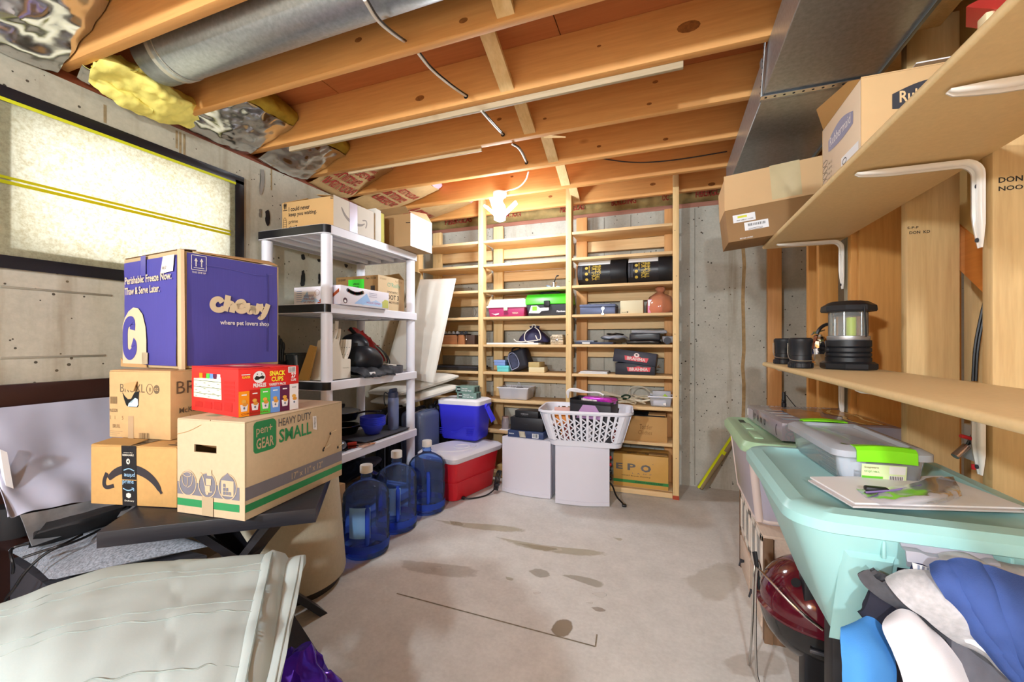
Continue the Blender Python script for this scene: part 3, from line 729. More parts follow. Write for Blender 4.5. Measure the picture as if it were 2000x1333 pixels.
g = G(); g.tube([at(a, b, y=2.9) - V((-.2, 2.9, 2.3)) for a, b in ((1165, 308), (1220, 317), (1270, 318), (1340, 310), (1420, 296))], .004, 8, 3); part('cable_run', g, M_CABLE_B, t)
t = thing('pale_cable', 'pale cable slung across the dark bay above the cardboard box at the right', 'cable', (.85, 1.7, 2.1))
g = G(); g.tube([at(a, b, x=.87) - V((.85, 1.7, 2.1)) for a, b in ((1735, 158), (1770, 110), (1800, 72), (1850, 25), (1890, -15))], .006, 8, 2); part('cable_run', g, M_CABLE_W, t)

# lampholder with a three-bladed LED bulb
def ceiling_lamp(loc_, label, watt, power):
    t = thing('ceiling_light', label, 'light', loc_)
    g = G(); g.lathe([(.052, 0), (.052, -.012), (.046, -.035), (.03, -.04), (.027, -.055), (.024, -.06)], 24); part('lampholder', g, pm('bfb6ac', 0.5, var=0.03), t)
    g = G(); g.lathe([(.018, -.055), (.026, -.075), (.04, -.10), (.043, -.12), (.036, -.135)], 24); part('bulb_neck', g, M_WHITE, t)
    E = emit('f6f4ff', watt)
    g = G(); g.lathe([(.012, -.128), (.042, -.135), (.046, -.17), (.042, -.205), (.02, -.215)], 24); part('bulb_core', g, E, t)
    for a in (0.15, pi - .15, -pi / 2):
        q = Matrix.Rotation(a, 4, 'Z') @ Matrix.Translation((.035, 0, -.165)) @ Matrix.Rotation(radians(-42), 4, 'Y')
        g = G(); g.box((0, -.03, -.008), (.125, .03, .008), .007, 2, q); part('bulb_blade', g, E, t)
    l = lamp('bulb_light', 'POINT', V(loc_) + V((0, 0, -.27)), power, LAMP_COL, .09); l.parent = None
    return t
ceiling_lamp((-1.182, 2.89, 2.262), 'bare lampholder with a glowing three-bladed bulb under the joists', 26, BULB_W)
ceiling_lamp((-1.25, -2.1, 2.262), 'bare bulb under the joists well behind the viewer', 26, REAR_W)
ceiling_lamp((.2, -2.5, 2.262), 'added unseen fill bulb behind the viewer on the side of the stair', 26, REAR_W)  # extra bulb, added out of view to spread the rear light more evenly
ceiling_lamp((1.35, -.6, 2.262), 'added unseen fill bulb in the stair bay behind the viewer', 26, STAIR_FILL_W)  # added out of view to brighten the studs and stair space
# ================================================================== wooden shelving on the back wall
YS = 3.24                       # its front plane
ROWS = [2.006, 1.802, 1.584, 1.354, 1.120, .889, .655, .395]
t = thing('wooden_shelving', 'tall built-in pine shelving along the back concrete wall', 'shelving', (-.8, 3.4, 0))
OS = V((-.8, 3.4, 0))
def sb(lo, hi, bev=.002):
    g = G(); g.box(V(lo) - OS, V(hi) - OS, bev); return g
PX = [(-2.16, -2.12), (-1.525, -1.483), (-.762, -.718), (.028, .070)]
for a, b in PX:
    part('post', sb((a, YS, 0.0), (b, YS + .078, 2.37)), M_PINE_Z, t)
    part('back_post', sb((a + .03 if a < 0 else a - .06, 3.50, 0.0), (a + .12 if a < 0 else a + .03, 3.535, 2.19)), M_PINE_RED if a > -1 else M_PINE_Z, t)
nails = [(p, z) for p in PX[1:] for z in (.3, .75, 1.2, 1.62, 1.95)]
for (a, b), z in nails:
    g = G(); g.sph(V((a + .02 + .006 * sin(z * 9), YS - .0005, z)) - OS, .003, 8, 5); part('nail', g, M_DARKGREY, t)
BAYS = [(-2.118, -1.528), (-1.481, -.764), (-.716, .026)]
for r, z in enumerate(ROWS):
    for k, (a, b) in enumerate(BAYS):
        dz = (.0, .0, .004)[k]
        part('shelf_board', sb((a, YS + .006, z - .021 + dz), (b, 3.535, z + dz), .0015), M_PINE_X, t)
        if r < 7: part('cleat', sb((a, 3.537, z - .108 + dz), (b, 3.572, z - .022 + dz)), M_PINE_X, t)
part('base_rail', sb((-.716, YS + .004, .005), (.026, YS + .042, .042)), M_PINE_X, t); part('base_board', sb((-.716, YS + .05, .02), (.026, 3.535, .044)), M_PINE_X, t)
part('base_rail', sb((-1.481, YS + .004, .005), (-.764, YS + .042, .042)), M_PINE_X, t); part('base_board', sb((-1.481, YS + .05, .02), (-.764, 3.535, .044)), M_PINE_X, t)
g = G(); g.box(V((.027, YS - .002, .002)) - OS, V((.071, YS, .03)) - OS); part('red_corner_mark', g, pm('a3452e', 0.8, var=0.2), t)

def SZ(row, bay=2): return ROWS[row] + (.004 if bay == 2 else 0) + .0008
def px_span(p0, p1, y): return at(p0, 600, y=y).x, at(p1, 600, y=y).x
def hz(py0, py1, px, y): return at(px, py0, y=y).z - at(px, py1, y=y).z

# -- row 3: two drum-shaped tubes lying on their sides, a fishing reel
def drum(px0, px1, label):
    y0 = 3.30; x0, x1 = px_span(px0, px1, y0); r = .100
    t = thing('storage_tube', label, 'tube', (x0, y0 + .07, SZ(2) + r + .001), 0, 'black tubes lying on the shelf')
    L = x1 - x0; a0 = radians(90)
    def ring(x, rr): return [V((x, rr * sin(2 * pi * j / 40), rr * cos(2 * pi * j / 40))) for j in range(40)]
    g = G(); g.loft([ring(.004, r * .9), ring(.004, r - .002), ring(.012, r - .001), ring(L * .68, r - .001)]); part('tube_body', g, pm('222226', 0.32, var=0.05), t)
    g = G(); g.loft([ring(L * .68, r - .002), ring(L * .68 + .001, r), ring(L - .004, r), ring(L, r - .003)]); part('tube_lid', g, M_BLACK, t)
    def skin(x, a, k=.0012): return V((x, -(r + k) * cos(a), (r + k) * sin(a)))
    g = G(); g.grid([[skin(x, radians(34 + 46 * j / 8), .0006) for j in range(9)] for x in (.006, L * .3, L * .675)]); part('white_panel', g, M_PAPERW, t)
    GD = pm('c8ab4a', 0.5, var=0.05)
    for s_, x, wd, h in (('AUDE FALL', .56, .12, .034), ('FUR THICK', .45, .12, .034), ('MILOHOT', .66, .07, .018), ('classic winter', .36, .06, .014)):
        text(s_, (0, 0, 0), (1, 0, 0), (0, 0, 1), 1, 1, GD, t, .01, bend=lambda a, b, x=x, wd=wd, h=h: skin(L * .68 * x + b * h, radians(30) - a * wd / r))
    for i in range(3):
        g = G(); a = radians(18 - i * 26); g.ngon([skin(L * .2 + .012 * cos(q * pi / 8), a + .012 / r * sin(q * pi / 8), .001) for q in range(16)]); part('gold_seal', g, GD, t)
    for xx in (.03, .09):
        g = G(); g.grid([[skin(L * .68 * xx + d_, radians(28 - 62 * j / 8), .001) for j in range(9)] for d_ in (0, .02)]); part('grey_band', g, M_DARKGREY, t)
    return t
drum(1128, 1224, 'black tube with white panel and gold lettering, beside the middle shelf post')
drum(1226, 1315, 'black tube with white panel and gold lettering, beside the end shelf post')

p = at(1082, 556, y=3.29); t = thing('fishing_reel', 'small chrome and black fishing reel on the middle shelf', 'fishing reel', (p.x, 3.29, SZ(2, 1)))
g = G(); g.lathe([(.0, 0), (.026, .002), (.026, .012), (.016, .014), (.016, .03), (.027, .032), (.027, .038), (.01, .045)], 20); part('spool', g, M_STEEL, t)
g = G(); g.tube([(.0, 0, .04), (.012, -.01, .06), (.02, -.01, .085), (.03, -.01, .09)], .004, 8, 2); part('crank', g, M_BLACK, t); g = G(); g.sph((.033, -.01, .092), (.011, .008, .006), 12, 8); part('crank_knob', g, M_BLACK, t)
g = G(); g.tube([(-.03, 0, .006), (-.055, 0, .012), (-.06, 0, .02)], .007, 8, 1); g.box((-.02, -.012, .0), (.05, .012, .01), .003); part('reel_foot', g, pm('8fb0d8', 0.3, .7), t)

# -- row 4: tackle boxes, cash box, cream box, pink bag, wire whisk
x0, x1 = px_span(952, 1026, 3.26); t = thing('tackle_box', 'pink and white plastic tackle box on the middle shelf', 'tackle box', ((x0 + x1) / 2, 3.35, SZ(3, 1)))
wd = x1 - x0 - .01; B = Box(t, wd, .18, .15)
g = G(); g.frustum((-wd / 2, -.09, 0), (wd / 2, .09, .078), (.012, .008), .008); part('tackle_body', g, pm('b03a6a', 0.38, var=0.03), t)
g = G(); g.frustum((-wd / 2 - .008, -.094, .078), (wd / 2 + .008, .094, .150), (.016, .03), .009, top=True); g.box((-wd / 2 - .012, -.098, .076), (wd / 2 + .012, .098, .092), .004); part('tackle_lid', g, M_WHITE, t)
g = G(); g.box((-.018, -.105, .05), (.018, -.095, .098), .003); part('latch', g, pm('c8c3b4', 0.4), t); B.rect('F', wd / 2 - .02, .015, wd / 2 + .02, .03, pm('7d2448', 0.5), 'latch_recess', .0)
B.text('F', 'VERSA', wd * .66, .022, .014, .055, pm('e6c3b0', 0.5), .02, lift=-.002); B.poly('F', [(.03, .03), (.06, .024), (.1, .03), (.1, .02), (.07, .012), (.055, .02)], M_PAPERW, 'fish_mark', -.002)
x0, x1 = px_span(1026, 1112, 3.27); t = thing('tackle_box', 'bright green and black tackle box on the middle shelf', 'tackle box', ((x0 + x1) / 2, 3.37, SZ(3, 1)))
wd = x1 - x0; B = Box(t, wd, .19, .19)
g = G(); g.frustum((-wd / 2, -.09, 0), (wd / 2, .09, .095), (.02, .012), .008); part('tackle_body', g, M_DARKGREY, t)
g = G(); g.frustum((-wd / 2 - .012, -.098, .095), (wd / 2 + .012, .098, .182), (.012, .035), .01, top=True); part('tackle_lid', g, pm('4fdc2c', 0.36, var=0.02), t)
g = G(); g.tube([(-.09, 0, .18), (-.07, -.005, .2), (.07, -.005, .2), (.09, 0, .18)], .009, 8, 1); part('handle', g, M_BLACK, t)
g = G(); g.box((-.025, -.108, .075), (.025, -.094, .125), .004); part('latch', g, M_BLACK, t)
B.poly('F', [(.03, .025), (.05, .085), (.1, .085), (.125, .065), (.2, .068), (.2, .045), (.14, .04), (.12, .022)], M_PAPERW, 'paper_label', .003); B.rect('F', .06, .045, .1, .08, pm('7fcf2e', .5), 'green_patch', .0042)
B.text('F', 'Flambeau', wd * .72, .028, .014, .07, M_PAPERW, .03, lift=.002)
x0, x1 = px_span(1133, 1202, 3.28); t = thing('cash_box', 'grey metal cash box with a key in its lock on the shelf', 'cash box', ((x0 + x1) / 2, 3.36, SZ(3)))
wd = x1 - x0; GB = pm('5b6480', 0.45, 0.3, var=0.05)
g = G(); g.box((-wd / 2, -.09, 0), (wd / 2, .09, .055), .005); part('box_body', g, GB, t); g = G(); g.box((-wd / 2 - .003, -.093, .055), (wd / 2 + .003, .093, .078), .006); part('box_lid', g, GB, t)
g = G(); P = [[V((-.1 + .2 * j / 12, -.05 + .1 * i / 8, .083 + .008 * noise.noise(V((i * .7, j * .7, 2))))) for j in range(13)] for i in range(9)]; g.grid(P, .002); part('plastic_wrap', g, glassy('cfd3dc', .1, .35, .2), t)
g = G(); g.lathe([(.0, .016), (.012, .016), (.012, 0)], 16, M=Matrix.Translation((.045, -.093, .042)) @ Matrix.Rotation(pi / 2, 4, 'X')); part('lock', g, M_STEEL, t); g = G(); g.box((.04, -.118, .005), (.05, -.115, .04), .001); g.cyl((.045, -.119, .0), (.045, -.114, .0), .009, n=12); part('key', g, M_STEEL, t)
x0, x1 = px_span(1211, 1256, 3.28); t = thing('cardboard_box', 'plain cream box between the cash box and pink bag', 'box', ((x0 + x1) / 2, 3.36, SZ(3)))
wd = x1 - x0; B = Box(t, wd, .14, .1); g = G(); g.box((-wd / 2, -.07, 0), (wd / 2, .07, .1), .002); part('carton', g, pm('d9cfae', 0.6, var=0.02), t); B.text('F', 'boxed', .012, .008, .008, .035, M_INKB); B.disc('F', .055, .012, .005, .005, M_INK)
x0, x1 = px_span(1264, 1313, 3.28); t = thing('plastic_bag', 'tied orange plastic bag holding a pink package, beside the end post', 'bag', ((x0 + x1) / 2, 3.37, SZ(3)))
g = G(); g.box((-.085, -.07, .002), (.02, .06, .105), .006); part('pink_package', g, pm('e48fb4', 0.5, var=0.05), t); g = G(); g.box((-.083, -.0708, .055), (.018, -.0702, .1)); part('white_band', g, M_PAPERW, t)
pr = [(.0, .001), (.09, .002), (.1, .03), (.1, .08), (.08, .12), (.04, .15), (.02, .162), (.03, .172), (.035, .19), (.02, .2)]
g = G(); g.lathe(pr, 28, (0, -.0, 0), cap0=False); g.jitter(.012, 22, 3)
bag = part('bag_skin', g, glassy('e8a17c', 0.1, .55, .25), t)
p = at(930, 600, y=3.36); t = thing('wire_whisk', 'fine wire ornament standing by the first shelf post', 'whisk', (p.x - .03, 3.36, SZ(3, 0)))
g = G()
for k in range(5):
    a = k * pi / 5; g.tube([(0, 0, .002)] + [(.03 * sin(pi * q / 8) * cos(a), .03 * sin(pi * q / 8) * sin(a), .003 + .1 * q / 8) for q in range(1, 9)], .0012, 5)
part('wire', g, pm('8d8a80', .4, .7), t)

# -- row 5: wooden box, flat board, purple pouch, trinket box; folded covers
p = at(898, 668, y=3.33); t = thing('wooden_box', 'small brown wooden box topped with a row of metal clips', 'box', (p.x, 3.36, SZ(4, 0)))
WB = wood('a36a43', '8c5634', 0, knots=False)
for a, b in ((-.17, -.001), (.001, .07)):
    g = G(); g.frustum((a, -.08, 0), (b, .06, .083), (.01, .0), .003, top=True); part('box_panel', g, WB, t)
g = G(); g.box((.07, -.06, 0), (.16, .06, .083), .002); part('dark_block', g, pm('4a342a', 0.6), t)
g = G(); g.box((-.17, -.07, .083), (.075, .05, .093), .002); part('box_lid', g, M_BLACKM, t)
for k in range(6):
    g = G(); x = -.145 + k * .042; M_ = Matrix.Translation((x, -.04, .094)); g.prism([M_ @ V(q) for q in ((-.018, 0, 0), (.018, 0, 0), (.006, 0, .024), (-.006, 0, .024))], (0, .012, 0)); part('clip', g, pm('e9ecf5', 0.3, .4) if k < 4 else M_DARKGREY, t)
g = G(); g.tube([(.085, -.065, .08), (.088, -.07, .05)], .0018, 6); g.sph((.088, -.071, .043), .008, 10, 8); part('pull_chain', g, M_STEEL, t)
x0, x1 = px_span(951, 1052, 3.27); t = tag(mesh_obj('flat_board', G().box((x0, 3.262, SZ(4, 1)), (x1, 3.47, SZ(4, 1) + .014), .002), M_PAPERW), 'flat white board under the purple drawstring pouch', 'board')
p = at(1045, 668, y=3.33); zb = SZ(4, 1) + .0148
t = thing('drawstring_pouch', 'dark purple drawstring pouch with white cords on the flat board', 'pouch', (p.x - .02, 3.37, zb))
g = G(); g.lathe([(.1, 0), (.12, .012), (.115, .035), (.085, .075), (.045, .11), (.03, .125), (.035, .14)], 28); g.jitter(.018, 14, 5)
for v in g.b.verts: v.co.z = max(v.co.z, .0); v.co.y *= .65; v.co.x *= 1.1
part('pouch_body', g, pm('2b2747', 0.55, var=0.25, vs=9), t)
WC = pm('d8d2c8', .6)
for k, pts in enumerate((((-.15, -.09, .03), (-.12, -.1, .004), (-.02, -.1, .012), (.06, -.09, .02)), ((.0, -.06, .125), (-.05, -.085, .09), (-.06, -.095, .03), (-.03, -.1, .004), (.03, -.105, .003)), ((.02, -.05, .13), (.07, -.08, .1), (.09, -.09, .03), (.06, -.1, .02), (.04, -.09, .06)), ((-.0, -.05, .13), (.0, -.06, .15), (.03, -.06, .15), (.03, -.05, .12)))):
    g = G(); g.tube(pts, .0042, 7, 2); part('cord', g, WC, t)
p = at(1085, 668, y=3.3); t = thing('trinket_box', 'small ornate silver trinket box beside the purple pouch', 'box', (p.x + .015, 3.33, SZ(4, 1)))
wd = .105; OR = pm('b3a48c', 0.5, .3, var=0.4, vs=60, bump=.8, bs=70)
g = G(); g.box((-wd / 2, -.05, 0), (wd / 2, .05, .04), .004); part('box_body', g, OR, t); g = G(); g.frustum((-wd / 2 - .002, -.052, .041), (wd / 2 + .002, .052, .082), .008, .008, top=True); part('box_lid', g, OR, t)
for k in range(10):
    g = G(); g.sph((-.045 + (k % 5) * .0225, -.05, .02 + (k // 5) * .04), (.009, .004, .008), 8, 6); part('relief', g, OR, t)
g = G(); g.box((-.01, -.056, .03), (.01, -.05, .05), .002); part('clasp', g, M_STEEL, t)
def cloth(name, label, cat, C, mat, thick, nu=20, nv=24, amp=.008, fr=18, seed=1, group=None, parts=None):
    o_ = V(C[0][0]); t = thing(name, label, cat, o_, 0, group)
    g = G(); g.grid(sheet([[V(p) - o_ for p in r_] for r_ in C], nu, nv, amp, fr, seed), thick); part('fabric', g, mat, t, 60); return t
z5 = SZ(4)
t = thing('folded_cover', 'flat dark blue folder lying at the left of the shelf', 'folder', (at(1160, 668, y=3.27).x, 3.36, z5))
g = G(); g.frustum((-.15, -.1, .0), (.15, .1, .016), .004, .004); part('cover', g, pm('3c4660', .45, var=.1), t); g = G(); g.box((-.16, -.08, .0165), (.0, .1, .03), .005); part('upper_leaf', g, pm('8d929e', .35, var=.1), t); g = G(); g.box((-.09, -.103, .004), (-.03, -.1, .016)); part('white_tab', g, M_PAPERW, t)
t = thing('folded_bag', 'crumpled silver and black folded pouch in the middle of the shelf', 'pouch', (at(1192, 664, y=3.29).x + .02, 3.38, z5 + .0305))
g = G(); g.sph((0, 0, .022), (.105, .09, .022), 28, 12); g.jitter(.012, 20, 4); 
for v in g.b.verts: v.co.z = max(v.co.z, 0)
part('pouch_body', g, pm('8e929c', .35, var=.3, vs=12), t); g = G(); g.sph((0, .03, .048), (.07, .05, .012), 20, 8); g.jitter(.012, 20, 8); part('dark_flap', g, M_BLACK, t)
t = thing('folded_tarp', 'black folded tarp and grey cover at the right of the shelf', 'tarp', (at(1262, 664, y=3.29).x, 3.36, z5))
def slabx(w_, d_, h_, z0, seed, x0=0, jit=.008):
    g = G(); g.box((x0 - w_ / 2, -d_ / 2, z0), (x0 + w_ / 2, d_ / 2, z0 + h_), .012, 3); g.subdiv(2); g.jitter(jit, 16, seed); 
    for v in g.b.verts: v.co.z = max(v.co.z, z0)
    return g
part('lower_fold', slabx(.25, .2, .03, 0, 2, -.02), M_BLACKG, t); part('middle_fold', slabx(.22, .19, .055, .032, 5, -.01), pm('25262c', .3, var=.2), t); part('top_fold', slabx(.25, .2, .022, .083, 9, .02), pm('8d8e94', .4, var=.1), t)
part('side_fold', slabx(.08, .18, .05, .012, 14, .155, .006), pm('77777c', .5, var=.1), t); g = G(); g.cyl((.15, -.11, .028), (.15, .06, .028), .026, n=20); part('rolled_end', g, M_DARKGREY, t)

# -- row 6: tray, blue boxes, toiletry bag, cream boxes; papers and shoe box
z6 = SZ(5, 1)
t = tag(mesh_obj('black_tray', G().frustum((-2.05, 3.27, SZ(5, 0)), (-1.54, 3.50, SZ(5, 0) + .038), .012, .01), pm('2a2a30', .4, var=.1)), 'shallow black tray in the left bay of the wooden shelving', 'tray')
def smallbox(px0, px1, y, z, h, d, mat, label, cat='box', name='small_box', lid=None, rz=0):
    x0, x1 = px_span(px0, px1, y); t = thing(name, label, cat, ((x0 + x1) / 2, y + d / 2, z), rz); wd = x1 - x0
    g = G(); g.box((-wd / 2, -d / 2, 0), (wd / 2, d / 2, h * (.62 if lid else 1)), .002); part('box_body', g, mat, t)
    if lid:
        g = G(); g.box((-wd / 2 - .002, -d / 2 - .002, h * .6), (wd / 2 + .002, d / 2 + .002, h), .002); part('box_lid', g, lid, t)
    return t, Box(t, wd, d, h)
smallbox(971, 993, 3.28, z6, .05, .1, pm('67c9cf', .5, var=.03), 'turquoise box under the pale blue box', lid=pm('6dd0d6', .5, var=.03))
smallbox(965, 986, 3.29, z6 + .051, .047, .09, pm('7c97cf', .5, var=.03), 'pale blue box on top of the turquoise box', lid=pm('86a1d8', .5, var=.03))
p = at(1006, 722, y=3.3); t = thing('toiletry_bag', 'navy and black toiletry bag leaning beside the blue boxes', 'bag', (p.x + .035, 3.38, z6))
Mr = Matrix.Rotation(radians(-18), 4, 'Y')
g = G(); g.box((-.07, -.08, .0), (.095, .08, .175), .035, 4); g.subdiv(1); g.jitter(.006, 14, 2)
for v in g.b.verts: v.co = Mr @ v.co
mz = min(v.co.z for v in g.b.verts)
for v in g.b.verts: v.co.z -= mz
part('bag_body', g, pm('20222e', .6, var=.15), t)
g = G(); fr_ = [Mr @ V((a, -.084, b)) - V((0, 0, mz)) for a, b in ((-.06, .02), (-.066, .15), (.01, .165), (.03, .03), (-.06, .02))]; g.tube(fr_, .004, 7, 2); part('zip_piping', g, pm('8f95b4', .5), t)
g = G(); g.prism([Mr @ V((a, -.083, b)) - V((0, 0, mz)) for a, b in ((-.05, .03), (-.056, .14), (.0, .15), (.02, .04))], (0, .004, 0)); part('side_panel', g, pm('3e4460', .5, var=.3, vs=20), t)
g = G(); g.tube([Mr @ V(q) - V((0, 0, mz)) for q in ((-.04, 0, .17), (-.03, 0, .2), (.03, 0, .2), (.04, 0, .17))], .008, 8, 2); part('handle', g, M_BLACKM, t)
smallbox(1032, 1062, 3.28, z6, .044, .13, pm('d6c9a2', .6, var=.04), 'open cream box beneath the tan box on the shelf', rz=.05)
smallbox(1033, 1055, 3.285, z6 + .0445, .04, .12, pm('bda873', .6, var=.05), 'tan box on top of the cream box on the shelf', rz=-.12)
z6b = SZ(5)
t = thing('paper_stack', 'thin stack of white paper left of the shoe box', 'papers', (at(1160, 728, y=3.3).x, 3.37, z6b))
for k in range(3):
    g = G(); g.box((-.115 + k * .006, -.11 + k * .004, k * .0055), (.11 - k * .002, .09, k * .0055 + .005), .001); part('sheet_of_paper', g, M_PAPERW if k != 1 else pm('bdbcb8', .6), t)
x0, x1 = px_span(1200, 1283, 3.28); t = thing('shoe_box', 'black shoe box with red lettering and a crooked lid', 'shoe box', ((x0 + x1) / 2, 3.37, z6b), radians(-2))
wd = x1 - x0 - .02; B = Box(t, wd, .19, .09); NV = pm('22222c', .5, var=.15, vs=12)
g = G(); g.box((-wd / 2, -.095, 0), (wd / 2, .095, .09), .003); part('box_body', g, NV, t)
RD = pm('d05058', .6, var=.1); CR = pm('d8c4c0', .6)
g = G(); Ml = Matrix.Translation((-.008, -.006, .078)) @ Matrix.Rotation(radians(7), 4, 'Y') @ Matrix.Rotation(radians(-3), 4, 'X'); g.box((-wd / 2 - .012, -.101, 0), (wd / 2 + .012, .101, .098), .004, 2, Ml); part('box_lid', g, pm('272836', .5, var=.2, vs=14), t)
B.rect('F', .098, .026, .248, .058, CR, 'logo_plate'); B.poly('F', [(.094, .026), (.085, .06), (.13, .056), (.17, .066), (.21, .056), (.26, .06), (.252, .026)], RD, 'logo_plate', .001); B.text('F', 'BRAHMA', .105, .03, .024, .135, CR, .03, lift=.0016)
def lp(a, b, k): return Ml @ V((-wd / 2 - .012 + a, -.1013 - k, b))
g = G(); g.ngon([lp(a, b, .001) for a, b in ((.09, .022), (.082, .056), (.13, .053), (.17, .064), (.21, .053), (.258, .056), (.25, .022))]); part('logo_plate', g, RD, t)
text('BRAHMA', lp(.103, .027, .0012), lp(1, 0, 0) - lp(0, 0, 0), lp(0, 1, 0) - lp(0, 0, 0), .024, .135, CR, t, .03)
g = G(); g.ngon([lp(.17 + .02 * cos(q * pi / 8), .068 + .016 * sin(q * pi / 8), .0016) for q in range(16)]); part('round_emblem', g, CR, t); g = G(); g.ngon([lp(.17 + .008 * cos(q * pi / 8), .07 + .005 * sin(q * pi / 8), .0022) for q in range(16)]); part('round_emblem', g, M_INK, t)
g = G()
for k in range(4): g.prism([(wd / 2 + .008, -.06 + .02 * k, .06), (wd / 2 + .03 + .005 * k, -.05 + .02 * k, .085 - .012 * k), (wd / 2 + .012, -.03 + .02 * k, .05)], (.001, .003, 0))
part('torn_paper', g, pm('9a8670', .8), t)

# -- row 7: translucent tub, tangle of cord, clear container
z7 = SZ(6, 1); x0, x1 = px_span(973, 1032, 3.28)
t = thing('plastic_tub', 'translucent white plastic tub of odds and ends on the shelf', 'tub', ((x0 + x1) / 2, 3.37, z7)); wd = x1 - x0
g = G(); wl_ = .003; MT = glassy('e4e4ea', .25, .45, .15)
g.frustum((-wd / 2, -.1, 0), (wd / 2, .1, .1), (.014, .012), .012); g.b.faces.ensure_lookup_table()
bmesh.ops.delete(g.b, geom=[f for f in g.b.faces if f.normal.z > .9 and f.calc_center_median().z > .09], context='FACES'); part('tub_body', g, MT, t)
g = G(); rr = [(-wd / 2 - .004, -.104), (wd / 2 + .004, -.104), (wd / 2 + .004, .104), (-wd / 2 - .004, .104)]; g.tube([(a, b, .1) for a, b in rr + rr[:1]], .004, 8); part('tub_rim', g, pm('dfe0e4', .4), t)
for k, (c, hx) in enumerate((((-.07, 0, .04), 'b8bcc8'), ((.0, .02, .045), '8b93a5'), ((.07, -.01, .04), 'c9c2b0'))):
    g = G(); g.box(V(c) - V((.035, .06, .038)), V(c) + V((.035, .06, .045)), .006); part('tub_contents', g, pm(hx, .6), t)
g = G(); g.tube([(-.02, 0, .08), (.01, 0, .12), (.02, 0, .15), (.035, 0, .11)], .003, 6, 2); g.tube([(-.07, 0, .08), (-.05, 0, .12), (-.035, 0, .1)], .003, 6, 2); part('loose_strap', g, pm('c9c9d2', .5), t)
z7b = SZ(6); p = at(1235, 790, y=3.36)
t = thing('coiled_cord', 'tangled beige extension cords heaped on the shelf', 'cord', (p.x, 3.38, z7b)); r_ = random.Random(4)
for k in range(8):
    cx_, cy_, ra, rb = r_.uniform(-.12, .14), r_.uniform(-.05, .03), r_.uniform(.06, .13), r_.uniform(.03, .07); zz = .006 + .007 * k
    P = [(cx_ + ra * cos(q * .45 + k), max(-.1, cy_ + rb * sin(q * .45 + k)), zz + .008 * sin(q * 1.3 + k) + .008) for q in range(16 + r_.randint(0, 6))]
    g = G(); g.tube(P, .0048, 7, 1); part('cord_loop', g, pm(('c9bfa6', 'd8d0bc', 'bdb296')[k % 3], .5), t)
g = G(); g.tube([(-.02, .04, .03), (-.045, .05, .09), (-.0, .06, .135), (.09, .06, .13), (.15, .05, .07), (.17, .0, .02)], .0045, 7, 3); part('cord_loop', g, pm('b8b09a', .5), t)
for k in range(4):
    g = G(); g.tube([(-.27 + .02 * k, -.05, .02), (-.25, -.04, .07 + .012 * k), (-.12, -.02, .06), (.02, -.03, .03 + .008 * k), (.1, -.06, .015)], .0048, 7, 3); part('cord_loop', g, pm('c5bca6', .5), t)
g = G(); g.tube([(-.08, -.03, .055), (-.05, -.05, .075), (-.01, -.04, .065), (-.03, -.02, .04), (-.07, -.04, .045)], .007, 7, 2); part('green_plug_cord', g, pm('1f3a2c', .5), t)
x0, x1 = px_span(1268, 1313, 3.275); wd = x1 - x0
t = thing('clear_container', 'small clear plastic container with a roll inside, beside the end post', 'container', ((x0 + x1) / 2, 3.35, z7b))
g = G(); g.frustum((-wd / 2, -.07, 0), (wd / 2, .07, .075), (.012, .01), .01); g.b.faces.ensure_lookup_table()
bmesh.ops.delete(g.b, geom=[f for f in g.b.faces if f.normal.z > .9 and f.calc_center_median().z > .06], context='FACES'); part('container_body', g, glassy('eef0f8', .08, .72, .2), t)
g = G(); rr = [(-wd / 2 - .006, -.076), (wd / 2 + .006, -.076), (wd / 2 + .006, .076), (-wd / 2 - .006, .076)]; g.tube([(a, b, .075) for a, b in rr + rr[:1]], .005, 8); part('container_rim', g, pm('d3d6e4', .3), t)
g = G(); g.cyl((-.05, -.03, .026), (.04, -.045, .026), .022, n=20); part('white_roll', g, M_PAPERW, t)
g = G(); g.box((-.06, .02, .002), (.07, .06, .11), .003); part('grey_card', g, pm('a9aab2', .4), t); g = G(); g.prism([(.0, .0185, .06), (.03, .0185, .09), (.06, .0185, .06), (.03, .0185, .045)], (0, .001, 0)); part('green_diamond', g, pm('a6c832', .5), t)

# -- row 8 and the floor row
def carton(name, label, cat, loc_, rz, w_, d_, h_, mat, flap=.0, inner=M_CARD_D, group=None, wear=.0015, seam=True):
    """a cardboard box: skin with wall thickness, two closed top flaps with a seam between them"""
    t = thing(name, label, cat, loc_, rz, group); B = Box(t, w_, d_, h_)
    g = G(); g.box((-w_ / 2, -d_ / 2, 0), (w_ / 2, d_ / 2, h_ - .004), .0025, 2); g.jitter(wear, 7, w_ * 31); part('box_body', g, mat, t)
    if seam:
        for s_ in (-1, 1):
            g = G(); a, b = sorted((s_ * .0015, s_ * d_ / 2)); g.box((-w_ / 2 + .001, a, h_ - .004), (w_ / 2 - .001, b, h_), .0012); part('top_flap', g, mat, t)
    return t, B
x0, x1 = px_span(1198, 1303, 3.27)
t = thing('cardboard_box', 'open brown cardboard box with faint handwriting under the cord shelf', 'box', ((x0 + x1) / 2, 3.395, SZ(7))); wd = x1 - x0; B = Box(t, wd, .24, .19)
for lo, hi, nm in (((-wd / 2, -.12, 0), (wd / 2, -.115, .185), 'front_panel'), ((-wd / 2, .115, 0), (wd / 2, .12, .185), 'back_panel'), ((-wd / 2, -.115, 0), (-wd / 2 + .005, .115, .185), 'side_panel'), ((wd / 2 - .005, -.115, 0), (wd / 2, .115, .185), 'side_panel'), ((-wd / 2 + .005, -.115, 0), (wd / 2 - .005, .115, .006), 'bottom_panel')):
    g = G(); g.box(lo, hi, .001); part(nm, g, pm('b88f58', .75, var=.06, vs=5), t)
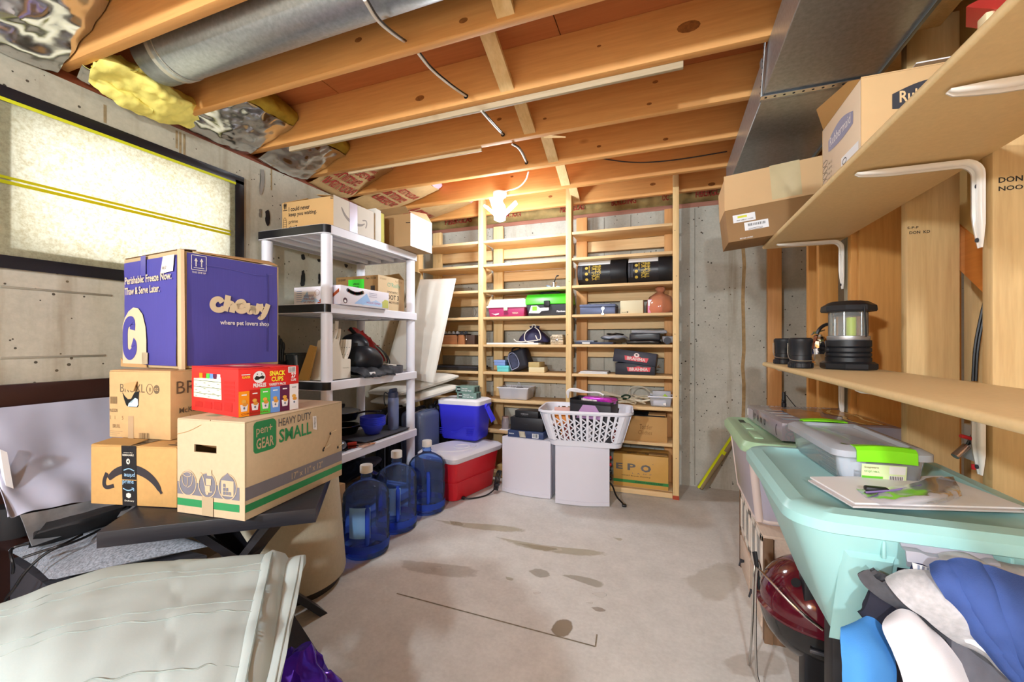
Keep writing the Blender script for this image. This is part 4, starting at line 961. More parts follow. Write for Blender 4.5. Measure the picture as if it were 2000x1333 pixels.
g = G(); g.box((-.1, -.1, .02), (wd / 2 - .02, .1, .19), .004); part('dark_contents', g, M_BLACKM, t); g = G(); g.box((.06, -.09, .19), (wd / 2 - .01, .05, .196), .001); part('top_flap', g, M_CARD, t)
B.text('F', 'Toddler', wd * .5, .09, .035, .09, pm('8a6238', .8), -.005, .2); B.text('F', 'Clothes', wd * .47, .05, .03, .1, pm('8a6238', .8), -.005, .2)
x0, x1 = px_span(1196, 1306, 3.27); t, B = carton('cardboard_box', 'gold lamp carton with a green stripe on the bottom shelf', 'box', ((x0 + x1) / 2 + .003, 3.385, .046), 0, x1 - x0 - .008, .22, .245, pm('c4974d', .45, var=.06, vs=4))
wd = B.w; GI = pm('6d6a68', .35, .5, var=.3, vs=3)
B.text('F', 'E', .02, .128, .045, .05, GI, .03); B.text('F', 'P', .105, .125, .05, .06, GI, .03); B.text('F', 'O', .2, .12, .055, .075, GI, .045); B.text('F', 'L  A  M  P', .14, .1, .009, .14, GI); B.text('F', 'WHAT Brands choosing', .06, .078, .01, .21, M_INKB, .02)
B.rect('F', .0, .03, wd, .052, pm('2f7d3c', .5), 'green_stripe'); B.text('F', 'ENERGY SAVING LAMP', .16, .036, .009, .2, M_INK, .01, lift=.0016); B.text('F', 'R', .285, .18, .008, .008, GI); B.text('T', 'EPO LAMP', .1, .03, .03, .18, GI, .02, lift=.002)
g = G(); g.box((.06, -.1, .247), (.19, -.03, .256), .003); part('lifted_flap', g, M_CARD_D, t)
# things in the dark below the blue cooler's shelf
x0, x1 = px_span(980, 1000, 3.28); t = thing('glass_jar', 'cloudy jar and clutter behind the blue cooler', 'jar', (at(985, 830, y=3.3).x, 3.33, SZ(7, 1)))
g = G(); g.lathe([(.03, 0), (.035, .004), (.035, .07), (.028, .085), (.028, .095)], 20); part('jar_body', g, glassy('d8cfd4', .08, .6, .2), t); g = G(); g.lathe([(.03, .095), (.03, .108), (.0, .108)], 20); part('jar_lid', g, pm('a58c86', .4), t)
t = tag(mesh_obj('paper_sheet', G().box((at(975, 850, y=3.27).x, 3.27, SZ(7, 1)), (at(1060, 850, y=3.27).x, 3.45, SZ(7, 1) + .006), .001), M_PAPERW), 'white sheet of paper on the low shelf behind the cooler', 'paper')
t = tag(mesh_obj('wood_offcut', G().box((-1.36, 3.255, .046), (-1.24, 3.40, .1), .003), wood('c7a368', 'a8834c', 0)), 'short wood offcut on the floor row beside the red cooler', 'offcut')

# ------------------------------------------------------------------ two white speakers and what stands on them
def speaker(label, xa, ya, xb, yb, d, h, group='white speakers on the floor'):
    c = V(((xa + xb) / 2, (ya + yb) / 2, 0)); rz = atan2(yb - ya, xb - xa); wd = hypot(xb - xa, yb - ya)
    t = thing('white_speaker', label, 'speaker', c, rz, group); WS = pm('d3d1da', .5, var=.01); n = 16
    def ring(z, k=0): return [V((-wd / 2 + wd * i / n, -.022 * sin(pi * i / n) - k, z)) for i in range(n + 1)] + [V((wd / 2, .03, z)), V((-wd / 2, .03, z))]
    g = G(); g.loft([ring(.03), ring(h)]); part('front_panel', g, WS, t)
    g = G(); g.loft([ring(.004, .004), ring(.03, .004)]); part('plinth', g, WS, t)
    g = G(); g.box((-wd / 2 + .004, .031, .006), (wd / 2 - .004, d, h - .002), .004); part('cabinet_body', g, pm('c6c4cc', .5, var=.015), t)
    return t, wd
s1, w1 = speaker('white speaker cabinet beside the red cooler, carrying black boxes', -1.192, 2.965, -.803, 2.935, .26, .42)
g = G(); g.box((w1 / 2 + .001, .03, .02), (w1 / 2 + .006, .035, .41), .001); part('edge_trim', g, pm('8f8f98', .3, .8), s1)
s2, w2 = speaker('white speaker cabinet under the laundry basket with terminals on its side', -.752, 2.875, -.384, 2.945, .26, .42)
for k in range(2):
    g = G()
    for j in range(2): g.cyl((w2 / 2 - .004, .15, .30 - k * .1 - j * .05), (w2 / 2 + .022, .15, .30 - k * .1 - j * .05), .012, n=14)
    part('binding_post', g, M_RED if k == 0 else M_BLACK, s2)
g = G(); g.tube([(w2 / 2, .16, .12), (w2 / 2 + .03, .16, .1), (w2 / 2 + .05, .1, .04), (w2 / 2 + .09, .06, .012), (w2 / 2 + .1, .02, .008)], .006, 8, 2); g.box((w2 / 2 + .085, -.0, .002), (w2 / 2 + .115, .03, .02), .006); part('power_cord', g, M_CABLE_B, s2)
zt = .4208
def rbox(name, label, cat, px0, px1, y, z, h, d, mat, rz=0.0, bev=.003, nm='box_body'):
    x0, x1 = px_span(px0, px1, y); t = thing(name, label, cat, ((x0 + x1) / 2, y + d / 2, z), rz); wd = x1 - x0
    g = G(); g.box((-wd / 2, -d / 2, 0), (wd / 2, d / 2, h), bev); part(nm, g, mat, t); return t, Box(t, wd, d, h)
t, B = rbox('flat_box', 'flat navy box with a barcode under the black boxes', 'box', 992, 1063, 2.965, zt, .05, .2, pm('2f3d63', .45, var=.05), -.05)
B.text('F', 'MAISON', .012, .022, .009, .04, M_PAPERW, .02); B.rect('F', .2, .006, .25, .038, M_PAPERW, 'barcode_label'); B.barcode('F', .205, .01, .245, .036, M_INK, n=10); B.poly('F', [(.09, .048), (.14, .048), (.135, .03), (.15, .004), (.1, .004), (.11, .03)], pm('b9b09c', .5), 'printed_picture')
t, B = rbox('black_box', 'large plain black box on the navy box', 'box', 997, 1061, 2.985, zt + .051, .098, .17, pm('1e1e24', .45, var=.05), -.03)
B.text('F', 'GUESS', .11, .045, .007, .03, M_DARKGREY)
t, B = rbox('black_box', 'small black box topmost of the stack beside the basket', 'box', 1006, 1052, 2.99, zt + .150, .05, .13, M_BLACK, -.06)
B.text('F', 'SAMSUNG', .05, .022, .008, .06, pm('a9a9ad', .5), .02); B.text('F', 'Galaxy', .06, .012, .006, .05, pm('77777c', .5))

# laundry basket
c = V((-.555, 3.0, zt)); t = thing('laundry_basket', 'white slotted plastic laundry basket heaped with odds and ends', 'basket', c, radians(6))
HB, TX, TY, BX, BY = .25, .315, .20, .245, .14
def rr_ring(hx, hy, z, r, n=7):
    P = []
    for cx_, cy_, a0 in ((hx - r, hy - r, 0), (-hx + r, hy - r, 90), (-hx + r, -hy + r, 180), (hx - r, -hy + r, 270)):
        for i in range(n): a = radians(a0 + 90 * i / (n - 1)); P.append(V((cx_ + r * cos(a), cy_ + r * sin(a), z)))
    return P
def lerp_ring(f, k=0.0): return rr_ring(BX + (TX - BX) * f - k, BY + (TY - BY) * f - k, HB * f, .06 + .02 * f - k * .5)
g = G(); g.loft([lerp_ring(0), lerp_ring(.16), lerp_ring(.16, .005), lerp_ring(.02, .005)], True, True); part('basket_base', g, M_WPLA, t)
g = G(); g.loft([lerp_ring(.9), lerp_ring(1.0), [p + V((p.x * .03, p.y * .04, .004)) for p in lerp_ring(1.0)], [p + V((p.x * .035, p.y * .05, -.012)) for p in lerp_ring(1.0)], [p + V((p.x * .01, p.y * .015, -.014)) for p in lerp_ring(1.0)]], False, False); g.loft([lerp_ring(.9, .004), lerp_ring(1.0, .004)], False, False); part('basket_rim', g, M_WPLA, t)
def side_pt(face, u, f):
    hx, hy = BX + (TX - BX) * f, BY + (TY - BY) * f
    if face == 'F': return V((u * (hx - .05), -hy, HB * f))
    if face == 'K': return V((u * (hx - .05), hy, HB * f))
    if face == 'R': return V((hx, u * (hy - .05), HB * f))
    return V((-hx, u * (hy - .05), HB * f))
for face, n in (('F', 11), ('K', 11), ('R', 6), ('L', 6)):      # strips between holes: vertical ribs and zigzag webs
    for i in range(n + 1):
        u = -1 + 2 * i / n; g = G(); nrm = {'F': V((0, .0035, 0)), 'K': V((0, -.0035, 0)), 'R': V((-.0035, 0, 0)), 'L': V((.0035, 0, 0))}[face]
        hw_ = .36 / n; g.prism([side_pt(face, u - hw_, .15), side_pt(face, u + hw_, .15), side_pt(face, u + hw_, .91), side_pt(face, u - hw_, .91)], nrm); part('basket_rib', g, M_WPLA, t)
    for i in range(n):
        g = G()
        for k in range(7):
            f0 = .17 + k * .088 + (.03 if i % 2 else 0); u0, u1 = -1 + 2 * (i + .2) / n, -1 + 2 * (i + .8) / n; s_ = .04 if k % 2 else -.04
            if f0 + .05 + abs(s_) > .84: continue
            g.prism([side_pt(face, u0, f0 - s_), side_pt(face, u1, f0 + s_), side_pt(face, u1, f0 + s_ + .042), side_pt(face, u0, f0 - s_ + .042)], nrm)
        o = part('basket_web', g, M_WPLA, t); o['kind'] = 'stuff'
for sx, sy in ((1, 1), (-1, 1), (-1, -1), (1, -1)):
    g = G(); A, B_ = [], []
    for k in range(2):
        ring = lerp_ring(.13 if k == 0 else .92); q = {(1, 1): 0, (-1, 1): 7, (-1, -1): 14, (1, -1): 21}[(sx, sy)]; (A if k == 0 else B_).extend(ring[q:q + 7])
    g.grid([A, B_], .003); part('basket_corner', g, M_WPLA, t)
bt = zt + .02
t = thing('black_carton', 'black carton with a lilac panel inside the laundry basket', 'box', c + V((.06, -.04, .04)), radians(-12)); B = Box(t, .30, .15, .26)
g = G(); g.box((-.15, -.075, 0), (.15, .075, .25), .003); part('box_body', g, pm('232329', .5, var=.1), t); B.poly('F', [(.07, .2), (.1, .245), (.19, .245), (.22, .2), (.24, .15), (.05, .15)], pm('b48ebc', .5), 'lilac_panel')
for lo, hi in (((-.15, -.075, .25), (.15, -.07, .275)), ((-.15, .07, .25), (.15, .075, .29)), ((-.15, -.075, .25), (-.145, .075, .285)), ((.145, -.075, .25), (.15, .075, .275))):
    g = G(); g.box(lo, hi, .001); part('raised_flap', g, M_BLACK, t)
t = thing('glitter_package', 'shiny magenta package lying on the black carton', 'package', c + V((.09, -.05, .2915)), radians(-18)); MG = pm('b02bb8', .22, .35, var=.35, vs=16)
g = G(); g.box((-.1, -.05, 0), (.12, .05, .045), .012, 3); g.subdiv(1); g.jitter(.005, 30, 3); part('package_body', g, MG, t)
for k in range(5):
    g = G(); g.cyl((.05 + k * .017, -.052, .03), (.05 + k * .017, .04, .03), .011, n=10); part('foil_ruffle', g, pm('c23aa8', .25, .3, var=.2), t)
g = G(); g.prism([(-.1, -.054, .004), (.02, -.054, .002), (.02, -.054, .03), (-.1, -.054, .036)], (0, .002, 0)); part('printed_strip', g, pm('d9c9cf', .4, var=.5, vs=60), t)
t = thing('looped_lead', 'white cord looped over the carton in the laundry basket', 'cord', c + V((-.02, .03, .31)))
for k in range(3):
    g = G(); g.tube([(-.12, .0, .0), (-.13 + .01 * k, -.02, .06), (-.06, -.02, .075 - .012 * k), (.02, .0, .045), (.1, .01, .05), (.14, .0, .03)], .006, 8, 3); part('cord_loop', g, M_PAPERW, t)
t = thing('orange_package', 'orange and pink packets at the left of the laundry basket', 'packet', c + V((-.16, -.02, .05)), .2)
for k, hx in enumerate(('e0892c', 'd99a92', 'cfa59c')):
    g = G(); g.box((-.07, -.06 + k * .04, 0), (.08, -.03 + k * .04, .15 + .02 * k), .004); part('packet', g, pm(hx, .5, var=.1), t)
g = G(); g.tube([(-.09, -.05, .12), (-.085, -.04, .18), (-.06, -.02, .17), (-.05, 0, .12)], .006, 8, 2); part('white_clip', g, M_PAPERW, t)
t = thing('dark_cans', 'dark cans and a bag filling the bottom of the laundry basket', 'can', c + V((.0, .0, .012)))
for k in range(6):
    g = G(); x = -.2 + k * .08; g.lathe([(.0, 0), (.032, .002), (.034, .1 + .02 * (k % 2)), (.028, .11 + .02 * (k % 2)), (0, .115 + .02 * (k % 2))], 16, (x, -.085, 0)); part('can', g, pm(('2b2b33', '7a2f2b', '39414f', 'c7c7cc')[k % 4], .35, var=.1), t)

# ------------------------------------------------------------------ coolers
t = thing('red_cooler', 'large red cooler with a white lid on the floor by the water jugs', 'cooler', (-1.50, 2.885, 0), radians(-14)); W2, L2 = .185, .285
def cring(hx, hy, z, r=.05): return rr_ring(hx, hy, z, r)
RC = pm('cf2430', .36, var=.03)
g = G(); g.loft([cring(W2 - .05, L2 - .05, .004), cring(W2 - .045, L2 - .045, .01), cring(W2 - .035, L2 - .03, .135), cring(W2 - .03, L2 - .025, .145), cring(W2 - .012, L2 - .012, .29)]); part('cooler_body', g, RC, t)
g = G(); g.loft([cring(W2 + .004, L2 + .004, .288), cring(W2 + .012, L2 + .012, .30), cring(W2 + .012, L2 + .012, .322), cring(W2 - .004, L2 - .004, .338), cring(W2 - .03, L2 - .03, .345)]); part('cooler_lid', g, M_WPLA, t)
def cup(y0): return [(x, y) for x, y in ((-W2 + .02, y0 - .2), (-W2 + .03, y0 + .08), (0, y0 + .12), (W2 - .06, y0 + .09), (W2 - .045, y0 - .05), (W2 - .07, y0 - .14), (.0, y0 - .22))]
P = chaikin(chaikin([V((x, y, .345)) for x, y in cup(-.03)] + [V((-W2 + .02, -.23, .345))]))[:-1]
g = G(); g.loft([P, [p * 0.98 + V((0, 0, .0145)) for p in P]]); part('raised_panel', g, M_WPLA, t)
g = G(); g.loft([[V((.05 + a * cos(2 * pi * j / 32), -.05 + a * 1.1 * sin(2 * pi * j / 32), z)) for j in range(32)] for a, z in ((.062, .353), (.058, .357), (.05, .357), (.046, .353))], False, False); part('cup_ring', g, M_WPLA, t)
g = G(); g.tube([(-W2 + .05, -L2 + .008, .05), (-W2 + .03, -L2 - .012, .05), (-W2 + .03, -L2 - .014, .03), (-W2 + .05, -L2, .028)], .006, 8, 2); part('drain_plug', g, M_WPLA, t)
g = G(); rib = [p * 1.0 for p in cring(W2 - .026, L2 - .021, .14)]; g.tube(rib + rib[:1], .003, 6); part('body_ridge', g, RC, t)
cd_ = thing('power_cable', 'bundled black power cable beside the red cooler', 'cable', (-1.24, 2.86, 0))
for k in range(4):
    g = G(); g.tube([(.0 + .01 * k, .05, .02), (-.0 + .012 * k, .09, .12), (.02 + .008 * k, .1, .17), (.04, .09, .12), (.03, .05, .05), (.0, .02, .02)], .0045, 7, 3); part('cable_loop', g, M_CABLE_B, cd_)
g = G(); g.tube([(0, .03, .02), (-.02, -.03, .006), (-.06, -.09, .006), (-.11, -.14, .007), (-.15, -.15, .01)], .0055, 8, 3); g.box((-.185, -.165, .001), (-.14, -.14, .024), .007); part('cable_run', g, M_CABLE_B, cd_)
g = G(); g.box((.005, .03, .05), (.04, .08, .075), .008); part('cable_tie', g, M_BLACK, cd_)
t = thing('blue_cooler', 'bright blue cooler with a white lid standing on the red cooler', 'cooler', (-1.572, 3.085, .3605), radians(-2)); BC = pm('3a3ae0', .38, var=.02)
W3, D3 = .185, .125
g = G(); g.loft([cring(W3 - .03, D3 - .02, .0, .03), cring(W3 - .02, D3 - .012, .014, .035), cring(W3 - .008, D3 - .006, .13, .04), cring(W3 + .002, D3 + .002, .262, .04), cring(W3 + .008, D3 + .006, .27, .04), cring(W3 + .008, D3 + .006, .28, .04)]); part('cooler_body', g, BC, t)
g = G(); g.loft([cring(W3 + .006, D3 + .004, .28, .035), cring(W3 + .006, D3 + .004, .31, .035), cring(W3 - .012, D3 - .012, .322, .035)]); part('cooler_lid', g, M_WHITE, t)
g = G(); g.tube([V((x, -D3 - .0035, z)) for x, z in ((-.06, .06), (-.02, .058), (.02, .08), (.05, .105), (.12, .108), (.16, .11))], .004, 6, 3); part('body_ridge', g, BC, t)
for k in range(4):
    g = G(); g.box((.08, -D3 - .003, .04 + k * .014), (.13 + .005 * k, -D3 + .004, .046 + k * .014), .002); g.box((-.165, -D3 - .001, .04 + k * .014), (-.13, -D3 + .006, .046 + k * .014), .002); part('molded_rib', g, BC, t)
g = G(); g.prism([V(q) for q in ((W3 + .009, -.02, .255), (W3 + .009, .02, .265), (W3 + .075, .02, .15), (W3 + .07, -.03, .14))], (.008, 0, .012)); g.cyl((W3 + .002, -.0, .262), (W3 + .022, -.0, .262), .022, n=20); part('cooler_handle', g, BC, t)
def sbag(label, z, dx, rz):
    t = thing('storage_bag_box', label, 'box', (-1.535 + dx, 3.07, z), rz, 'small green vacuum bag boxes'); B = Box(t, .165, .11, .05); GN = pm('6f8d84', .4, var=.06)
    g = G(); g.box((-.0825, -.055, 0), (.0825, .055, .05), .002); part('box_body', g, GN, t)
    B.rect('F', .014, .008, .045, .044, M_BLACK, 'black_badge'); B.rect('F', .014, .02, .045, .032, pm('93a8a0', .5), 'badge_band', .0012); B.text('F', 'BAGS', .017, .022, .008, .025, M_PAPERW, .02, lift=.0018)
    B.text('F', 'Vacuum', .055, .028, .011, .055, M_PAPERW, .02); B.text('F', 'Storage Bags', .055, .01, .012, .09, M_PAPERW, .02)
    for k in range(2): B.rect('R', .02 + k * .045, .006, .05 + k * .045, .044, pm('33403e', .5), 'printed_panel')
sbag('lower green box on the blue cooler lid', .3605 + .3226, .008, .06)
sbag('upper green box stacked on the blue cooler', .3605 + .3731, -.004, -.03)
# cardboard tube with yellow tape leaning in the corner
t = thing('cardboard_tube', 'brown cardboard tube with yellow tape leaning on the back wall', 'tube', at(1367, 960, z=.02))
d_ = (at(1432, 862, y=3.565) - at(1367, 962, z=.02)); dn = d_.normalized(); o1 = dn.cross(V((0, 1, 0))).normalized()
g = G(); g.cyl((0, 0, .02), d_ + dn * .12, .021, n=20); part('tube_body', g, pm('93805f', .8, var=.1), t)
g = G(); g.grid([[dn * s_ + V((0, 0, .02)) + (V((0, -1, 0)) * cos(a) - o1 * -sin(a)) * .0222 for a in [radians(20 + 60 * i / 6) for i in range(7)]] for s_ in (.0, .1, .2, d_.length + .1)]); part('yellow_tape', g, pm('d3dc1e', .35), t)
g = G(); g.grid([[dn * s_ + V((0, 0, .02)) + (V((0, -1, 0)) * cos(a) - o1 * -sin(a)) * .0225 for a in [radians(-90 + 200 * i / 12) for i in range(13)]] for s_ in (d_.length * .68, d_.length * .74)]); part('yellow_tape', g, pm('d3dc1e', .35), t)
# ================================================================== white plastic shelving unit and what it carries
SX0, SX1, SY0, SY1 = -2.272, -1.74, 1.765, 2.66
TIERS = [1.792, 1.356, .926, .502, .085]
t = thing('plastic_shelving', 'white plastic shelving unit with black end caps by the left wall', 'shelving', (SX0, SY0, 0)); OSH = V((SX0, SY0, 0))
WP = pm('e4e5ee', .42, var=.012); W_, D_ = SX1 - SX0, SY1 - SY0
def ringxy(k, z, r=.035): return [p + V((W_ / 2, D_ / 2, 0)) for p in rr_ring(W_ / 2 - k, D_ / 2 - k, z, r, 6)]
for zt_ in TIERS:
    g = G(); g.loft([ringxy(.022, zt_ - .05, .03), ringxy(.0, zt_ - .05), ringxy(0, zt_ - .004), ringxy(.004, zt_), ringxy(.03, zt_), ringxy(.03, zt_ - .01)], False, True); part('shelf_tier', g, WP, t)
    g = G(); g.box((.02, .02, zt_ - .02), (W_ - .02, D_ - .02, zt_ - .012)); part('shelf_panel', g, WP, t)
    for k in range(4):
        g = G(); x = .085 + k * .12; g.box((x - .014, .03, zt_ - .046), (x + .014, D_ - .03, zt_ - .02), .004); part('under_rib', g, WP, t)
    for k in range(3):
        for m_ in range(12):
            if zt_ < 1: break
            g = G(); x = .13 + k * .12; y = .06 + m_ * .066; g.box((x - .012, y, zt_ - .0207), (x + .012, y + .022, zt_ - .0195)); part('vent_slot', g, M_DARKGREY, t)
    g = G(); cap = [p for p in rr_ring(W_ / 2 + .0012, D_ / 2 + .0012, 0, .036, 6)]; cap = [p + V((W_ / 2, D_ / 2, 0)) for p in cap[12:24]]
    g.grid([[p + V((0, 0, zt_ - .047)) for p in cap], [p + V((0, 0, zt_ - .003)) for p in cap]]); part('black_end_cap', g, pm('1d1d21', .28, var=.05), t)
for (x, y) in ((.04, .045), (W_ - .04, .045), (.04, D_ - .045), (W_ - .04, D_ - .045)):
    for a, b in zip(TIERS[1:] + [0.0], [z - .05 for z in TIERS]):
        g = G(); g.cyl((x, y, a), (x, y, b), .0305, n=24); part('post', g, WP, t)
# --- top tier
Z1 = TIERS[0] + .0008
def flapq(t, a, b, c_, d, mat, th=.003):
    g = G(); g.prism([V(p) for p in (a, b, c_, d)], (0, 0, th)); return part('open_flap', g, mat, t)
INKG = pm('3b3128', .7, var=0)
t, B = carton('cardboard_box', 'tan shipping box with a printed smile and open flap on the white shelf', 'box', (-1.937, 1.992, Z1), 0, .385, .34, .172, pm('c09a66', .7, var=.05), seam=False)
B.text('F', 'I could never', .055, .112, .026, .16, INKG, .02); B.text('F', 'keep you waiting.', .055, .075, .03, .21, INKG, .02); B.text('F', 'prime', .055, .035, .026, .07, INKG, .005); B.text('F', 'shoi7', .055, .008, .02, .065, INKG, .005)
for k in range(2): B.poly('F', [(.018 + k * .012, .128), (.022 + k * .012, .128), (.022 + k * .012, .155), (.026 + k * .012, .155), (.02 + k * .012, .166), (.014 + k * .012, .155), (.018 + k * .012, .155)], INKG)
B.rect('F', .01, .12, .043, .124, INKG, 'printed_mark'); B.ring('F', .024, .04, .013, .04, .002, INKG)
for k in range(5): B.rect('F', .013, .015 + k * .012, .035, .017 + k * .012, INKG, 'printed_mark')
B.rect('R', 0, 0, .34, .171, pm('cfc6b6', .6, var=.03), 'pale_side', .0006)
B.stroke('R', [(.06, .12), (.09, .075), (.15, .05), (.22, .055), (.255, .075)], .012, pm('8a8178', .6), taper=lambda s_: .5 + 1.1 * sin(pi * min(1, s_ * 1.1))); B.stroke('R', [(.235, .09), (.27, .1), (.275, .075), (.262, .05)], .008, pm('8a8178', .6))
B.rect('R', .125, .0, .19, .171, pm('c9c9dc', .2, .2, var=.1), 'packing_tape', .0016)
for k in range(3): B.rect('F', .365, .15 + k * .008, .385, .154 + k * .008, M_INK, 'printed_mark')
flapq(t, (.18, -.16, .171), (.19, .16, .171), (.02, .15, .215), (.0, -.1, .215), M_CARD); flapq(t, (-.19, -.16, .171), (-.19, .16, .171), (-.02, .15, .18), (-.02, -.15, .18), M_CARD_D)
t = thing('foam_block', 'white and yellow foam slab standing between two boxes on the white shelf', 'foam', (-1.80, 2.235, Z1))
for k, hx in enumerate(('d9d6cc', 'e3df7e')):
    g = G(); g.box((-.1, -.055 + k * .06, 0), (.055 - k * .01, .002 + k * .045, .205 - .01 * k), .006); g.subdiv(1); g.jitter(.003, 20, k)
    for v in g.b.verts: v.co.z = max(v.co.z, 0)
    part('foam_slab', g, pm(hx, .9, var=.05, bump=.3, bs=60), t)
t, B = carton('cardboard_box', 'brown and white box overhanging the front of the white shelf', 'box', (-1.80, 2.532, Z1), 0, .335, .272, .225, pm('a5845a', .7, var=.05), seam=False)
B.rect('R', 0.001, .001, .271, .224, pm('e6e4e0', .5, var=.02), 'white_side'); B.rect('R', .07, .13, .15, .2, pm('f4f4f4', .35), 'label_sticker', .0014); B.rect('R', .08, .03, .15, .08, pm('f4f4f4', .35), 'label_sticker', .0014)
B.stroke('F', [(.3, .16), (.32, .158), (.334, .158)], .006, M_INK)
flapq(t, (.167, -.13, .224), (.167, .135, .224), (.13, .12, .29), (.13, -.1, .25), pm('b0926a', .7)); flapq(t, (-.16, -.136, .222), (.16, -.136, .222), (.15, -.165, .26), (-.15, -.155, .26), pm('8f7049', .7)); flapq(t, (-.167, -.13, .224), (-.167, .135, .224), (-.2, .1, .26), (-.2, -.1, .27), M_CARD_D)
# --- second tier
Z2 = TIERS[1] + .0008
def toybox(label, c, w_, d_, h_, faces, seed):
    t = thing('printed_box', label, 'box', c, 0); B = Box(t, w_, d_, h_)
    g = G(); g.box((-w_ / 2, -d_ / 2, 0), (w_ / 2, d_ / 2, h_), .0015); part('box_body', g, pm('e3e1ec', .35, var=.02), t)
    f, L = faces
    B.poly(f, [(L * .25, .012), (L * .5, h_ * .75), (L * .62, .012)], pm('9cc0ec', .4), 'sky_print'); B.poly(f, [(L * .4, .01), (L * .7, h_ * .45), (L * .98, .01)], pm('b3d0f2', .4), 'sky_print', .001)
    if seed == 1:
        r_ = random.Random(3)
        for k in range(12): B.disc(f, L * (.13 + .026 * k), h_ * (.78 - .12 * sin(k * .28)), .012, .011, pm(('3d4150', 'a03a2c', '2d5a3a', '6b4a3a')[k % 4], .5), 'painted_figure', .0013)
        B.disc(f, L * .08, h_ * .22, .016, .016, pm('4a2436', .5), lift=.0013); B.disc(f, L * .08, h_ * .18, .009, .008, M_PAPERW, lift=.0017)
        B.poly(f, [(L * .84, .006), (L * .985, .006), (L * .985, h_ * .52), (L * .9, h_ * .55), (L * .84, h_ * .4)], pm('bfc06a', .5), 'green_badge', .0014)
        for k in range(3): B.rect(f, L * .55, h_ * (.6 + .1 * k), L * .72, h_ * (.62 + .1 * k), pm('8d90b0', .5), 'small_print', .0013)
        B.text(f, 'HOLIDAY EXPRESS', L * .5, h_ * .2, .012, L * .3, pm('b56a9a', .5), .01); B.poly('F', [(.0, .05), (.06, .09), (.06, .07), (.0, .03)], pm('a8502a', .5), 'track_print')
    else:
        for k in range(6): B.rect(f, .02, h_ * (.15 + .12 * k), .06, h_ * (.18 + .12 * k), pm('6a86b8', .5), 'small_print', .0013)
        B.text(f, 'KINGSBURY', .075, h_ * .42, .012, .075, pm('7a6a9a', .5), .02); B.text(f, 'PORCELAIN', .075, h_ * .24, .012, .075, pm('a0607a', .5), .02); B.text(f, 'LA VAJILLA', .075, h_ * .06, .012, .075, pm('a0607a', .5), .02)
        B.ring(f, L * .86, h_ * .65, .016, .016, .002, pm('a07a6a', .5)); B.poly(f, [(L * .86, .004), (L * .99, .004), (L * .99, .03)], pm('b5522f', .5), 'red_corner')
    return t
toybox('long white printed box with toy figures overhanging the second white shelf', (-1.752, 2.062, Z2), .07, .43, .108, ('R', .43), 1)
toybox('white printed box with blue picture left of the front shelf post', (-1.905, 1.85, Z2), .20, .11, .098, ('F', .2), 2)
t, B = carton('cardboard_box', 'brake fluid carton with a bright green label on the second white shelf', 'box', (-2.02, 2.472, Z2), 0, .36, .3, .245, pm('9b7648', .7, var=.05), seam=False)
B.rect('R', .001, .001, .299, .244, pm('cdb28a', .7, var=.04), 'pale_side', .0006); GI2 = pm('3b3328', .7, var=0)
B.text('R', 'O\'Reilly', .1, .165, .04, .15, pm('7fa98a', .6), .01); B.text('R', 'SYNTHETIC', .1, .13, .014, .12, GI2, .01); B.text('R', 'DOT 3', .1, .085, .034, .13, GI2, .02); B.text('R', 'BRAKE FLUID', .09, .058, .016, .14, GI2, .01); B.text('R', '127 QUART', .02, .215, .012, .07, pm('9a7a50', .7)); B.text('R', 'Part 72126', .19, .215, .012, .08, pm('9a7a50', .7))
B.text('F', '127 QUART', .02, .21, .016, .07, GI2, .01); B.text('F', 'Part 72126', .26, .215, .016, .085, GI2, .01); B.rect('F', .11, .10, .245, .218, pm('46e03a', .5, var=.01), 'green_label'); B.text('F', 'APPROVED', .15, .18, .012, .055, INKG, .01, lift=.0018); B.text('F', 'FOR USE', .155, .16, .012, .045, INKG, .01, lift=.0018); B.rect('F', .3, .12, .335, .17, INKG, 'printed_mark')
flapq(t, (-.18, .148, .243), (.18, .148, .243), (.17, .1, .285), (-.1, .12, .275), M_CARD_D)
# --- third tier: knife block, bags, bowls, utensils
Z3 = TIERS[2] + .0008
kb = thing('knife_block', 'cream knife block full of white-handled knives on the third white shelf', 'knife block', (-1.885, 1.965, Z3)); CW = pm('e3ddce', .45, var=.02)
g = G(); g.prism([V(q) for q in ((.075, -.13, 0), (.075, .06, 0), (.075, .06, .115), (.075, .0, .118), (.075, -.04, .235), (.075, -.075, .225))], (-.115, 0, 0)); part('block_body', g, CW, kb)
g = G(); g.box((-.04, .061, 0), (.075, .065, .112), .001); part('front_face', g, CW, kb)
text('KitchenAid', (.0755, .0, .06), (0, 1, 0), (0, 0, 1), .008, .05, pm('9a9484', .5), kb)
def knife(p, d, L, nm='knife_handle'):
    p, d = V(p), V(d).normalized(); n_ = d.cross(V((1, 0, 0))).normalized(); k = thing  # curved slab handle
    P = [p, p + d * L * .35 + n_ * .006, p + d * L * .7 + n_ * .002, p + d * L - n_ * .012]
    g = G(); g.tube(P, .0085, 10, 2, .0125); o = part(nm, g, pm('e6e1d6', .35, var=.02), kb)
    g = G()
    for s_ in (.25, .6): g.sph(P[0] + (P[3] - P[0]) * s_ + V((.0085, 0, 0)), .0022, 6, 5)
    q = part('rivet', g, M_DARKGREY, None); q.parent = o
for k in range(6): knife((.062 - k * .019, .035, .112), (.0, .42, 1), .125, 'steak_knife_handle')
for x, y, z, L in ((.05, -.06, .215, .13), (.02, -.05, .21, .12), (-.005, -.045, .205, .12), (-.03, -.06, .215, .13), (.03, -.02, .17, .13)): knife((x, y, z), (0.05, .35, 1), L)
t = thing('paddle_board', 'tan wooden board leaning behind the knife block', 'board', (-1.885, 1.80, Z3))
